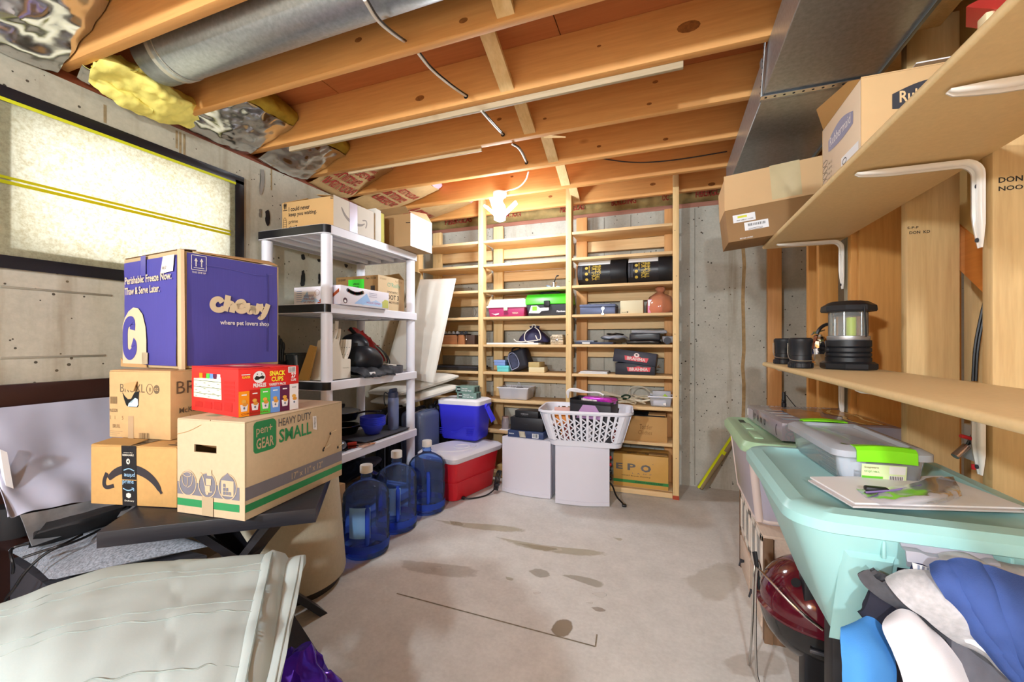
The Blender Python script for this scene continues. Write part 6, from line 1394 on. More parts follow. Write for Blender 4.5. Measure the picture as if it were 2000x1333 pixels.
# side panel print (faces +x): stripes, cups, lettering
cols = ('f0941e', 'b5281f', '52c848', '6795e0', '5b2244', 'dcd8da')
for k, hx in enumerate(cols):
    u0, u1 = .001 + .034 * k, .034 + .034 * k; top = .083 + .002 * k; B.rect('R', u0, .001, u1, top, pm(hx, .4, var=.0), 'flavour_stripe', .0008)
    m_ = (u0 + u1) / 2; B.poly('R', [(m_ - .012, .04), (m_ + .012, .04), (m_ + .009, .018), (m_ - .009, .018)], pm('e0dde4', .4), 'printed_cup', .0014); B.disc('R', m_ - .001, .05, .0075, .006, pm('d9a34a', .5), 'printed_crisp', .0016, 12); B.disc('R', m_ + .002, .04, .008, .006, pm('cf8f3a', .5), 'printed_crisp', .0018, 12); B.disc('R', m_, .028, .003, .004, pm('5f6a80', .5), 'printed_mark', .0018, 10)
    B.rect('R', m_ - .008, top - .014, m_ + .008, top - .010, M_PAPERW if k != 5 else pm('9a9aa0', .5), 'small_print', .0014)
B.text('R', 'ORIGINAL', .008, .006, .006, .09, pm('8a3a1c', .5), lift=.0016)
B.disc('R', .066, .126, .02, .02, M_PAPERW, 'printed_emblem'); B.poly('R', [(.049, .122), (.056, .131), (.066, .127), (.076, .131), (.083, .126), (.079, .119), (.069, .121), (.062, .117), (.053, .117)], M_INK, 'printed_emblem', .0016); B.disc('R', .059, .136, .002, .002, M_INK, 'printed_emblem', .0016, 8); B.disc('R', .073, .136, .002, .002, M_INK, 'printed_emblem', .0016, 8)
B.text('R', 'PRINGLES', .046, .092, .014, .042, M_PAPERW, .04); YL = pm('f2e23a', .45)
B.text('R', 'SNACK', .1, .127, .017, .055, YL, .04); B.text('R', 'CUPS', .106, .107, .017, .042, YL, .04); B.text('R', 'VARIETY PACK', .098, .093, .009, .06, M_PAPERW, .03)
B.text('R', '27', .177, .115, .018, .018, M_PAPERW, .04); B.text('R', 'CUPS', .176, .103, .009, .019, M_PAPERW, .03); B.rect('R', .166, .134, .194, .155, M_PAPERW, 'barcode_label', .0008); B.barcode('R', .169, .136, .191, .153, pm('8a8a90', .5), n=9, lift=.0015); B.text('R', 'FLAVOR', .012, .124, .008, .025, YL, .02); B.rect('R', .01, .135, .037, .138, M_PAPERW, 'small_print')
B.poly('F', [(.02, .05), (.21, .05), (.205, .125), (.02, .115)], pm('dfe6c8', .5), 'nutrition_panel', .0012)
for k in range(3): B.rect('F', .022, .064 + .022 * k, .207, .0655 + .022 * k, pm('39413a', .5), 'printed_rule', .0018)
for k in range(9):
    for c2 in range(6): B.rect('F', .03 + c2 * .03, .054 + .0066 * k, .045 + c2 * .03, .0565 + .0066 * k, pm('8f9a86', .5), 'small_print', .0018) if (k + c2) % 3 == 0 else None
for k, hx in enumerate(cols): B.rect('F', .06 + k * .024, .118, .082 + k * .024, .135, pm(hx, .4, var=0), 'flavour_tab', .0013)
for k in range(4): B.rect('F', .03 + k * .065, .015, .08 + k * .065, .035 + .003 * k, pm('b82724', .5), 'small_print', .0009)
for k in range(5): B.rect('F', .225, .05 + k * .014, .29, .058 + k * .014, pm('c42b28', .5), 'small_print', .0009)
B.poly('T', [(.06, .03), (.28, .03), (.25, .12), (.1, .13)], pm('e05a6a', .5, var=.3, vs=20), 'printed_mark', .0015); B.poly('T', [(.12, .06), (.2, .05), (.22, .1), (.14, .1)], pm('ecc9b0', .5, var=.3, vs=20), 'printed_mark', .002)

CA = V((-1.69, 1.01, 0)); qx = V((cos(radians(-6)), sin(radians(-6)), 0)); qy = V((-qx.y, qx.x, 0)); cw, cdp, ch = .425, .385, .445; cc = CA - qx * cw / 2 + qy * cdp / 2
PUR = pm('4d4a9c', .6, var=.05, vs=30, bump=.05, bs=160, stretch=(10, 10, .3))
t, B = carton('pet_food_carton', 'large worn purple carton with cream lettering, topmost of the tall stack', 'box', (cc.x, cc.y, 1.0448), radians(-6), cw, cdp, ch, pm('bfa882', .75, var=.05), seam=False, wear=.004)
def panel(face, L, H, mar, mat, nm):
    g = G(); n, m = 10, 12; P = []
    for i in range(m + 1):
        P.append([B.p(face, mar[0] + (L - mar[0] - mar[1]) * j / n, mar[2] + (H - mar[2] - mar[3]) * i / m, .0045 + .003 * noise.noise(V((i * .4, j * .4, L * 9)))) for j in range(n + 1)])
    g.grid(P); return part(nm, g, mat, t)
panel('F', cw, ch, (.012, .012, .012, .02), PUR, 'purple_print'); panel('R', cdp, ch, (.022, .008, .012, .008), PUR, 'purple_print')
CRM = pm('d8c6a4', .65, var=.03); WHT = pm('e6e2dc', .55); L_ = .0095
B.text('F', 'Perishable: Freeze Now.', .03, .335, .03, .36, CRM, .02, lift=L_); B.text('F', 'Thaw & Serve Later.', .03, .292, .03, .275, CRM, .02, lift=L_)
B.poly('F', [(.012, .014), (.205, .014), (.205, .11), (.198, .16), (.175, .21), (.14, .235), (.1, .24), (.06, .225), (.03, .2), (.012, .17)], CRM, 'big_round_mark', L_)
B.stroke('F', [(.095, .15), (.10, .185), (.06, .185), (.035, .16), (.035, .09), (.04, .06), (.075, .045), (.11, .065), (.112, .09), (.095, .1)], .042, PUR, 'letter_mark', L_ + .001)
B.poly('F', [(.31, .36), (.4, .365), (.41, .425), (.33, .425)], WHT, 'shipping_label', L_); B.text('F', '08:57', .325, .375, .012, .03, pm('9a948a', .5), .01, lift=L_ + .001)
B.rect('F', .17, .015, .215, .06, pm('bfae90', .25, var=.1), 'packing_tape', L_); B.rect('F', .16, .36, .2, .44, pm('5e5ba6', .2, var=.1), 'packing_tape', L_)
# the round connected letters of the brand
k_ = .022
def letter(pts): B.stroke('R', [(.105 + a * .2, .205 + b * .2) for a, b in pts], k_, CRM, 'brand_letter', L_ + .0005 + .0003 * len(pts) * .1)
letter(((.19, .27), (.14, .34), (.04, .31), (.0, .2), (.05, .12), (.15, .11), (.22, .16)))
letter(((.3, .42), (.28, .28), (.24, .1))); letter(((.265, .2), (.32, .27), (.38, .26), (.39, .19), (.37, .08)))
letter(((.47, .21), (.58, .23), (.62, .27), (.58, .33), (.5, .3), (.46, .2), (.5, .12), (.6, .12), (.65, .17)))
letter(((.68, .3), (.69, .18), (.72, .1), (.78, .14), (.8, .25), (.8, .25), (.81, .15), (.86, .1), (.9, .18), (.93, .3)))
letter(((.96, .3), (.98, .2), (1.02, .15), (1.08, .2))); letter(((1.13, .31), (1.08, .16), (1.02, .04), (.96, -.0), (.93, .03)))
B.text('R', 'where pet lovers shop', .135, .165, .024, .2, WHT, .02, lift=L_)
for a, b in (((.035, .375), (.085, .375)), ((.085, .375), (.085, .43)), ((.035, .43), (.085, .43)), ((.035, .375), (.035, .43)), ((.042, .383), (.078, .383))): B.stroke('R', [a, b], .0022, WHT, lift=L_)
for u in (.05, .069): B.stroke('R', [(u, .388), (u, .41)], .004, WHT, lift=L_); B.poly('R', [(u - .006, .408), (u + .006, .408), (u, .421)], WHT, lift=L_)
B.text('R', 'THIS SIDE UP', .036, .362, .007, .048, WHT, .01, lift=L_)
B.stroke('R', [(.325, .06), (.327, .2), (.33, .34), (.325, .4)], .005, pm('403d88', .6), 'crease', L_); B.stroke('R', [(.03, .395), (.15, .4), (.28, .385), (.35, .4)], .0025, pm('5a57a8', .5), 'crease', L_)
flapq(t, (-.21, -.19, .444), (.21, -.19, .444), (.2, -.13, .452), (-.2, -.1, .43), pm('6d5238', .8)); flapq(t, (-.212, -.19, .444), (-.212, .19, .444), (-.06, .17, .447), (-.06, -.1, .44), M_CARD); flapq(t, (.211, -.15, .444), (.211, .19, .444), (.15, .19, .468), (.12, .0, .45), M_CARD)
g = G(); g.prism([V(q) for q in ((.21, -.194, .0), (.222, -.19, .0), (.215, -.19, .445), (.205, -.196, .445))], (.004, .01, 0)); part('bare_corner', g, M_CARD_L, t)
g = G(); g.prism([B.p('F', -.012, .0, .004), B.p('F', .2, .0, .004), B.p('F', .2, .012, .006), B.p('F', .015, .02, .006), B.p('F', -.012, .035, .004)], (0, -.003, 0)); part('loose_flap', g, M_CARD, t)

# ------------------------------------------------------------------ beige drum, things in the left foreground
t = thing('drum_ottoman', 'beige textured drum tapering upwards, with a dark base, behind the side table', 'ottoman', (-1.672, 1.49, 0))
g = G(); g.lathe([(.205, .0), (.212, .01), (.212, .04)], 48); part('dark_base', g, pm('2a231f', .6), t)
g = G(); g.lathe([(.2, .04), (.232, .042), (.235, .055), (.2, .5), (.19, .515), (.0, .52)], 56); part('drum_body', g, pm('b5ab95', .8, var=.04, vs=60, bump=.5, bs=120), t)
HBM = pm('35211d', .3, var=.15, vs=8)
t = thing('headboard', 'dark brown board standing against the left wall behind the grey plastic', 'headboard', (-2.27, .8, 0))
g = G(); g.box((-.015, -.7, .905), (.015, .5, .99), .003); part('top_rail', g, HBM, t); g = G(); g.box((-.015, -.7, .0), (.0, .5, .905), .002); part('panel', g, HBM, t)
g = G(); g.box((.01, -.4, 0), (.075, -.24, .62), .003); part('side_leg', g, wood('5a331b', '4a2815', 2), t)
def sheet_thing(name, label, cat, C, mat, nu, nv, amp, fr, seed, thick, folds=None, pn='sheet', group=None):
    o_ = V(C[-1][0]); t = thing(name, label, cat, o_, 0, group); P = sheet([[V(p) - o_ for p in r_] for r_ in C], nu, nv, amp, fr, seed, folds)
    g = G(); g.grid(P, thick); part(pn, g, mat, t, 70); return t, P, o_
def pr(row, **k): return [at(a, b, **k) for a, b in row]
GP = pm('a9adbf', .22, var=.05, vs=5)
t, P, o_ = sheet_thing('plastic_sheet', 'grey plastic sheet draped from the dark board at the left wall', 'plastic sheet',
    [pr(((-60, 803), (0, 797), (110, 786), (215, 776), (290, 770)), x=-2.245), pr(((-40, 850), (6, 845), (110, 842), (215, 835), (290, 828)), x=-2.22), pr(((-20, 910), (15, 905), (110, 905), (215, 892), (290, 880)), x=-2.17), pr(((2, 965), (24, 960), (110, 950), (215, 935), (290, 920)), x=-2.11), pr(((15, 1012), (38, 1006), (110, 992), (205, 972), (290, 955)), x=-2.05)],
    GP, 50, 60, .009, 5.5, 3, .002, lambda u, v: .014 * u * sin(11 * (v + .55 * u)) * (0.3 + v) + .006 * sin(23 * v - 9 * u) * u)
C = [pr(((38, 1007), (110, 993), (205, 973), (290, 956)), x=-2.048), pr(((50, 1040), (120, 1022), (215, 997), (290, 975)), x=-2.03), pr(((62, 1068), (130, 1045), (235, 1010), (290, 990)), x=-2.0)]
g = G(); g.grid(sheet([[p - o_ for p in r_] for r_ in C], 12, 24, .006, 14, 2), .003); part('silver_strip', g, pm('9a9ea4', .3, .5, var=.25, vs=16), t)
g = G(); g.prism([at(a, b, x=-2.12) for a, b in ((0, 878), (14, 884), (36, 1008), (20, 1000))], (-.02, 0, 0)); tag(mesh_obj('white_slab', g, M_PAPERW), 'white panel edge showing beside the grey plastic sheet', 'panel')
t = thing('black_folder_bag', 'flat black bag lying between the grey plastic and the side table', 'bag', at(160, 1040, z=.44))
o_ = V(t.location); C = [[at(a, b, z=c) - o_ for a, b, c in r_] for r_ in (((55, 1072, .43), (150, 1052, .43), (215, 1030, .43)), ((70, 1045, .5), (160, 1020, .52), (240, 995, .53)), ((90, 1020, .52), (170, 1000, .54), (262, 975, .55)))]
g = G(); g.grid(sheet(C, 10, 18, .006, 10, 4), .02); part('bag_body', g, M_BLACKM, t)
# ottoman box and tweed cushion
t = thing('storage_box', 'dark grey box under the tweed cushion at the left', 'box', (0, 0, 0)); q = [at(a, b, z=.345) for a, b in ((8, 1092), (97, 1156), (415, 1085), (240, 1045))]
c = sum(q, V()) / 4; t.location = (c.x, c.y, 0)
g = G(); g.loft([[p + (c - p) * .05 - V((c.x, c.y, .345)) for p in q], [p + (c - p) * .05 - V((c.x, c.y, 0.0)) for p in q]]); part('box_body', g, pm('3a3a40', .5, var=.1), t)
t = thing('tweed_cushion', 'grey tweed cushion lying on the dark box, left of the side table', 'cushion', (c.x, c.y, .346)); TW = pm('80868f', .95, var=.45, vs=240, bump=.5, bs=300, stretch=(1, .35, 1), spec=.1)
n = 30; A, Bm = [], []
for i in range(n + 1):
    ra, rb = [], []
    for j in range(n + 1):
        u, v = i / n, j / n; p = (q[0] * (1 - v) + q[1] * v) * (1 - u) + (q[3] * (1 - v) + q[2] * v) * u
        e = (sin(pi * u) * sin(pi * v)) ** .5; pull = 1 - .05 * (sin(pi * u) * (1 - sin(pi * v)) + sin(pi * v) * (1 - sin(pi * u)))
        p = c + (p - c) * pull * .99; z = .012 * noise.noise(p * 9)
        ra.append(V((p.x - c.x, p.y - c.y, .035 + .07 * e + z * e))); rb.append(V((p.x - c.x, p.y - c.y, .033 - .03 * e)))
    A.append(ra); Bm.append(rb)
g = G(); g.grid(A); g.grid(Bm); bmesh.ops.remove_doubles(g.b, verts=list(g.b.verts), dist=.0025); part('cushion_cover', g, TW, t, 70)
t = thing('mains_lead', 'black power cords trailing across the tweed cushion', 'cord', at(90, 1090, z=.46)); o_ = V(t.location)
for k, pts in enumerate((((195, 1036, .46), (150, 1058, .47), (95, 1075, .465), (50, 1115, .42), (28, 1150, .36), (8, 1175, .3), (18, 1178, .3)), ((58, 1062, .47), (22, 1070, .46), (20, 1085, .45), (27, 1105, .42), (25, 1120, .38)), ((160, 1045, .47), (120, 1066, .475), (80, 1078, .46), (45, 1090, .45)))):
    g = G(); g.tube([at(a, b, z=z_) - o_ for a, b, z_ in pts], .0045, 8, 3); part('cord_run', g, M_CABLE_B, t)
t = thing('black_speaker', 'black cylinder end in shadow behind the tweed cushion', 'speaker', at(30, 1045, z=.45)); g = G(); g.lathe([(0, 0), (.05, 0), (.055, .02), (.055, .1), (.05, .11), (0, .11)], 24); part('cylinder', g, M_BLACKM, t)
# comforter
CM = pm('b3c3c2', .8, var=.03, vs=5, bump=.06, bs=220)
rows = [((-140, 1250, .43), (0, 1222, .45), (110, 1180, .46), (240, 1143, .46), (400, 1128, .46), (500, 1118, .46), (590, 1118, .46)),
        ((-140, 1235, .47), (0, 1207, .50), (110, 1165, .515), (240, 1128, .515), (400, 1118, .515), (500, 1108, .515), (592, 1106, .51)),
        ((-140, 1280, .50), (0, 1250, .53), (110, 1215, .545), (240, 1185, .545), (400, 1165, .54), (490, 1158, .535), (583, 1160, .525)),
        ((-140, 1360, .52), (0, 1320, .55), (110, 1280, .565), (240, 1255, .565), (390, 1235, .56), (475, 1230, .55), (568, 1232, .535)),
        ((-140, 1460, .52), (0, 1430, .55), (110, 1390, .565), (230, 1360, .565), (370, 1345, .56), (455, 1335, .55), (548, 1335, .535)),
        ((-140, 1640, .5), (0, 1610, .52), (100, 1590, .53), (220, 1570, .53), (340, 1550, .53), (420, 1540, .52), (510, 1530, .51))]
t, P, o_ = sheet_thing('comforter', 'pale green-white comforter spread over a box in the foreground', 'comforter', [[at(a, b, z=z_) for a, b, z_ in r_] for r_ in rows], CM, 70, 84, .0035, 6.5, 5, .03,
    lambda u, v: -.013 * math.exp(-((v - .885) / .012) ** 2) + .01 * math.exp(-((v - .93) / .025) ** 2) + .003 * sin(30 * u + 9 * v) * (v > .6) + .0006 * sin(46 * (v + .25 * u)))
def on_sheet(u, v, k=.0305):
    i, j = min(69.999, u * 70), min(83.999, v * 84); a, b = int(i), int(j); p = P[a][b].lerp(P[a][b + 1], j - b).lerp(P[a + 1][b].lerp(P[a + 1][b + 1], j - b), i - a); return p + V((0, 0, k))
for u0 in (.30, .345, .54, .59, .80):
    g = G(); g.tube([on_sheet(u0 + .012 * noise.noise(V((k * .25, u0 * 9, 0))), k / 60 * .865) for k in range(61)], .0016, 5); part('stitch_line', g, pm('8f9c98', .9), t)
g = G(); g.tube([on_sheet(.2 + .75 * k / 40, .884) for k in range(41)], .002, 5); part('stitch_line', g, pm('8f9c98', .9), t); g = G(); g.tube([on_sheet(.18 + .75 * k / 40, .985) for k in range(41)], .0014, 5); part('stitch_line', g, pm('9aa6a2', .9), t)
g = G(); g.box((-1.55, .05, .0), (-.60, .50, .40), .01, 2); tag(mesh_obj('storage_chest', g, pm('2a2a30', .5)), 'dark chest hidden under the pale comforter', 'chest')
t = thing('foil_bag', 'shiny purple foil bag on the floor under the comforter edge', 'bag', (-.83, .76, 0)); g = blob((0, 0, .19), (.10, .10, .21), 4, .35, 12, 36, 24)
for v in g.b.verts: v.co.z = max(.0, v.co.z)
part('bag_body', g, pm('4a1fb0', .14, .45, var=.3, vs=10), t); 
# ================================================================== right-hand wall shelves
XF = .455
def wallshelf(label, z):
    t = thing('wall_shelf', label, 'shelf', (XF, 0, z - .02)); g = G(); w_ = XR - XF - .001
    prof = [(.006, 0), (w_, 0), (w_, .02), (.008, .02), (.003, .018), (0, .013), (0, .007), (.003, .002)]
    g.loft([[V((a, y, b)) for a, b in prof] for y in (-.32, 2.482)]); part('shelf_board', g, M_MDF, t); return t
wallshelf('long upper particle-board shelf on white brackets along the stud wall', 1.646)
wallshelf('long lower particle-board shelf on white brackets, holding the lanterns', 1.040)
BRM = pm('e6e2dc', .3, var=.01, coat=.3)
def bracket(label, y, z, down):
    t = thing('shelf_bracket', label, 'bracket', (XR, y, z), 0, 'white shelf brackets'); path = [(-.275, -.006)] + [(-.265 + .2 * i / 6, -.008) for i in range(7)]
    for i in range(9): a = pi / 2 * i / 8; path.append((-.052 + .04 * sin(a), -.008 - .04 + .04 * cos(a)))
    path += [(-.012, -.06 - (down - .06) * i / 6) for i in range(7)]; n = len(path); rings = []
    for i, (x, zz) in enumerate(path):
        a, b = path[max(i - 1, 0)], path[min(i + 1, n - 1)]; t_ = V((b[0] - a[0], 0, b[1] - a[1])).normalized(); nn = V((t_.z, 0, -t_.x)) * -1   # toward the inside of the bend
        if nn.x > .01 or nn.z > .01: nn = -nn
        e = min(i, n - 1 - i); wd = .018 * (min(1, .45 + .3 * e)); dp = .013 * (min(1, .3 + .25 * e))
        c = V((x, 0, zz)); rings.append([c + V((0, wd * u, 0)) + nn * (dp * v) for u, v in ((-1, 0), (-1, .5), (-.8, .95), (-.45, 1), (-.3, .55), (.3, .55), (.45, 1), (.8, .95), (1, .5), (1, 0))])
    g = G(); g.loft(rings); part('bracket_arm', g, BRM, t, 60)
    for zz in (-down + .02, -.075):
        g = G(); g.cyl((-.0215, 0, zz), (-.0185, 0, zz), .0055, n=12); part('screw', g, M_DARKGREY, t)
    return t
bracket('white bracket under the upper shelf above the large lantern', 2.345, 1.6258, .235)
bracket('white bracket under the upper shelf on the nearer stamped stud', 1.433, 1.6258, .235)
bracket('white bracket nearest the viewer under the upper shelf', 1.02, 1.6258, .235)
bracket('white bracket under the lower shelf beyond the plastic-wrapped strip', 2.345, 1.0198, .235)
bracket('white bracket under the lower shelf next to the electrical box', 1.433, 1.0198, .215)
bracket('small far end bracket under the left end of the lower shelf', 2.46, 1.0198, .06) if False else None
ZU, ZL = 1.6468, 1.0408
# printed carton on the upper shelf
t = thing('cardboard_box', 'open carton with a dark oval badge on the upper right shelf', 'box', (.62, 1.51, ZU)); w_, d_, h_ = .285, .30, .20; B = Box(t, w_, d_, h_); RB = pm('c9a677', .7, var=.04); RBL = pm('d6bfa4', .7, var=.03)
for lo, hi, nm, m in (((-w_ / 2, -d_ / 2, 0), (w_ / 2, -d_ / 2 + .004, h_), 'front_panel', RB), ((-w_ / 2, d_ / 2 - .004, 0), (w_ / 2, d_ / 2, h_), 'back_panel', RB), ((-w_ / 2, -d_ / 2 + .004, 0), (-w_ / 2 + .004, d_ / 2 - .004, h_), 'side_panel', RBL), ((w_ / 2 - .004, -d_ / 2 + .004, 0), (w_ / 2, d_ / 2 - .004, h_), 'side_panel', RB), ((-w_ / 2 + .004, -d_ / 2 + .004, 0), (w_ / 2 - .004, d_ / 2 - .004, .004), 'bottom_panel', RB)):
    g = G(); g.box(lo, hi, .001); part(nm, g, m, t)
OV = pm('34353c', .5, var=.02); OVP = pm('8f8fa8', .5, var=.02)
def oval(f, u0, v0, L, H, m): B.poly(f, [(u0 + L * i / 16, v0 - H * .12 * sin(pi * i / 16)) for i in range(17)] + [(u0 + L - L * i / 16, v0 + H * .62 + H * .38 * sin(pi * i / 16)) for i in range(17)], m, 'oval_badge')
oval('F', .065, .105, .17, .062, OV); B.text('F', 'Rubbermaid', .08, .118, .03, .14, pm('d9b88a', .6), .02, lift=.0016); B.text('F', 'www.rubbermaid.com', .115, .07, .008, .1, M_INKB)
oval('L', .06, .105, .19, .056, OVP); B.text('L', 'Rubbermaid', .075, .115, .028, .16, pm('dcd6d8', .6), .01, lift=.0016)
B.rect('L', .165, .008, .285, .042, M_PAPERW, 'white_label'); B.ring('L', .19, .025, .014, .008, .003, OV); 
for k in range(4):
    B.ring('L', .03, .02 + k * .02, .022, .008, .0016, IK, n=12); B.text('L', 'ABC 123', .06, .016 + k * .016, .006, .03, IK)
flapq(t, (-w_ / 2, -d_ / 2, h_), (w_ / 2, -d_ / 2, h_), (w_ / 2 - .01, -.03, h_ + .02), (-w_ / 2 + .02, -.05, h_ + .026), RB); flapq(t, (-w_ / 2, -.14, h_), (-w_ / 2, .14, h_), (-w_ / 2 - .03, .1, h_ + .05), (-w_ / 2 - .012, -.1, h_ + .02), pm('9c7136', .7)); flapq(t, (-.02, -d_ / 2 + .02, h_ + .022), (.14, -d_ / 2 + .02, h_ + .022), (.14, .0, h_ + .03), (.0, .02, h_ + .03), M_PAPERW)
# open brown box sagging over the shelf's end
t = thing('cardboard_box', 'brown open carton with white shipping labels overhanging the end of the upper shelf', 'box', (.455, 2.365, ZU - .002), 0); t.rotation_euler = (0, radians(-6), 0); BRN = pm('8f6c44', .7, var=.04, vs=10); TAN = pm('cda87a', .7, var=.04)
x0_, x1_ = -.185, .27; d_ = .22
for lo, hi, nm, m in (((x0_, -d_ / 2, 0), (x1_, -d_ / 2 + .004, .155), 'front_panel', BRN), ((x0_, d_ / 2 - .004, 0), (x1_, d_ / 2, .155), 'back_panel', BRN), ((x0_, -d_ / 2 + .004, 0), (x0_ + .004, d_ / 2 - .004, .155), 'side_panel', BRN), ((x1_ - .004, -d_ / 2 + .004, 0), (x1_, d_ / 2 - .004, .155), 'side_panel', BRN), ((x0_ + .004, -d_ / 2 + .004, 0), (x1_ - .004, d_ / 2 - .004, .004), 'bottom_panel', BRN)):
    g = G(); g.box(lo, hi, .001); part(nm, g, m, t)
g = G(); g.prism([V(q) for q in ((x0_ + .002, -d_ / 2 - .002, .155), (x1_, -d_ / 2 - .002, .155), (x1_ - .01, -d_ / 2 - .02, .315), (x0_ + .01, -d_ / 2 - .02, .315))], (0, .004, 0)); part('upright_flap', g, TAN, t)
g = G(); g.prism([V(q) for q in ((x0_ - .001, -d_ / 2, .155), (x0_ - .001, d_ / 2, .155), (x0_ + .01, d_ / 2 + .01, .30), (x0_ + .01, -d_ / 2 - .01, .30))], (.004, 0, 0)); part('upright_flap', g, TAN, t)
g = G(); g.prism([V(q) for q in ((x0_, d_ / 2, .155), (x1_, d_ / 2, .155), (x1_, d_ / 2 + .02, .325), (x0_ + .03, d_ / 2 + .02, .325))], (0, .004, 0)); part('upright_flap', g, M_CARD_D, t)
B = Box(t, x1_ - x0_, d_, .155)
def bl(u0, v0, u1, v1, m, nm, k=.0008):
    g = G(); g.quad(*[V((x0_ + a, -d_ / 2 - k, b)) for a, b in ((u0, v0), (u1, v0), (u1, v1), (u0, v1))]); return part(nm, g, m, t)
bl(.03, .088, .125, .125, M_PAPERW, 'label_sticker'); bl(.05, .108, .09, .118, pm('d8d83a', .5), 'yellow_highlight', .0014); bl(.075, .043, .175, .082, M_PAPERW, 'label_sticker')
q = random.Random(2); u = .09
while u < .165: bl(u, .062, u + .0018, .074, M_INK, 'barcode', .0016); u += q.choice((.003, .004, .0055))
for k in range(2): bl(.09, .05 - k * .005, .15, .0515 - k * .005, M_INK, 'small_print', .0016)
text('MAIL LABELLY 1 HOME', V((x0_ + .045, -d_ / 2 - .0016, .094)), (1, 0, 0), (0, 0, 1), .006, .07, M_INK, t); text('RECYCLED CONTENT', V((x0_ + .05, -d_ / 2 - .0016, .006)), (1, 0, 0), (0, 0, 1), .006, .055, M_PAPERW, t, .02)
g = G(); g.quad(*[V((x0_ + a, -d_ / 2 - .0225 + (b < .2) * .02, b)) for a, b in ((.2, .16), (.32, .16), (.32, .318), (.2, .318))]); part('clear_tape', g, pm('c2b088', .2, var=.1), t)
# red panel near the top edge
t = thing('red_wedge', 'bright red angular plastic panel at the top right above the shelf', 'panel', at(1930, 10, x=.66)); o_ = V(t.location)
g = G(); g.prism([at(a, b, x=.66) - o_ for a, b in ((1887, 14), (1893, 9), (1935, -12), (1990, -30), (2060, 20), (1950, 18))], (.05, .1, 0.01)); part('panel', g, pm('cf3a32', .35), t); g = G(); g.box(V((-.01, 0, -.08)) + at(1938, 20, x=.66) - o_ , V((.015, .03, .0)) + at(1938, 20, x=.66) - o_, .003); part('wooden_peg', g, M_MDFEDGE, t)

# lanterns on the lower shelf
t = thing('camping_lantern', 'large black camping lantern with clear globe on the lower shelf', 'lantern', (.655, 1.985, ZL)); BLK = pm('212226', .4, var=.08)
def octa(r, z, n=8, a0=pi / 8): return [V((r * cos(a0 + 2 * pi * j / n), r * sin(a0 + 2 * pi * j / n), z)) for j in range(n)]
g = G(); g.loft([octa(.086, 0), octa(.09, .006), octa(.09, .022), octa(.078, .03)]); part('base', g, BLK, t, 30)
g = G(); g.lathe([(.072, .028), (.072, .045), (.068, .048), (.072, .052), (.072, .062), (.068, .065), (.072, .069), (.072, .082), (.068, .085), (.072, .089), (.072, .112)], 32); part('ribbed_body', g, BLK, t, 30)
g = G(); g.lathe([(.066, .112), (.067, .114), (.067, .128), (.06, .13)], 32); part('silver_band', g, pm('bfc1c6', .35, .8), t)
g = G(); g.lathe([(.062, .13), (.062, .225)], 24, cap0=False, cap1=False); part('clear_globe', g, glassy('eef2f2', .03, .85, .25), t, 20)
g = G(); g.lathe([(.0, .13), (.016, .13), (.016, .2), (.0, .2)], 20, (0.006, -.012, 0)); part('yellow_core', g, pm('c6d82c', .4), t); g = G(); g.lathe([(.05, .205), (.03, .222), (0, .224)], 24); part('reflector', g, M_STEEL, t)
for a in range(6):
    g = G(); g.cyl((.055 * cos(a * 1.047), .055 * sin(a * 1.047), .13), (.055 * cos(a * 1.047), .055 * sin(a * 1.047), .225), .004, n=8); part('chrome_rod', g, M_STEEL, t)
g = G(); g.loft([octa(.085, .222), octa(.088, .228), octa(.086, .245), octa(.06, .262), octa(.02, .266)]); part('cap', g, BLK, t, 30)
g = G(); g.tube([(.02, -.088, .238), (.024, -.086, .2), (.03, -.075, .125)], .0028, 6, 2); part('wire_handle', g, M_BLACK, t)
g = G(); g.cyl((-.076, -.01, .075), (-.068, -.01, .075), .012, n=14); part('switch', g, M_BLACK, t)
def small_lantern(label, c, s=1.0):
    t = thing('collapsible_lantern', label, 'lantern', c, 0, 'small black lanterns'); 
    g = G(); g.lathe([(.041, 0), (.043, .003), (.043, .02), (.038, .024), (.0375, .05), (.039, .052), (.039, .088), (.04, .09), (.04, .1), (.042, .104), (.042, .116), (.036, .122), (0, .122)], 28); part('lantern_body', g, BLK, t, 30)
    for k in range(14):
        g = G(); a = 2 * pi * k / 14; g.box((.0405, -.003, .002), (.0445, .003, .02), .001, 1, Matrix.Rotation(a, 4, 'Z')); part('grip_rib', g, M_BLACK, t)
    g = G(); g.tube([(-.046, -.008, .1), (-.047, -.012, .035), (-.03, -.048, .03), (.03, -.048, .03), (.047, -.012, .035), (.046, -.008, .1)], .0016, 6, 2); part('bail_handle', g, pm('b5aea2', .3, .8), t); return t
small_lantern('nearer small black lantern with wire bail beside the chrome lamp', (.503, 2.005, ZL)); small_lantern('farther small black lantern, at the end of the lower shelf', (.515, 2.32, ZL))
t = thing('chrome_lamp', 'shiny chrome clamp lamp with leaning silver tube beside the large lantern', 'lamp', (.615, 2.17, ZL)); CHR = pm('d2d2d4', .08, 1.0, var=.02)
g = G(); g.lathe([(.004, .14), (.02, .135), (.036, .11), (.042, .08), (.036, .05), (.02, .02), (.012, .0)], 14); g.jitter(.012, 22, 3)
for v in g.b.verts: v.co.z = max(0, v.co.z)
part('reflector', g, CHR, t, 10); g = G(); g.sph((.0, -.01, .1), (.02, .025, .04), 10, 8); part('reflector', g, CHR, t, 10)
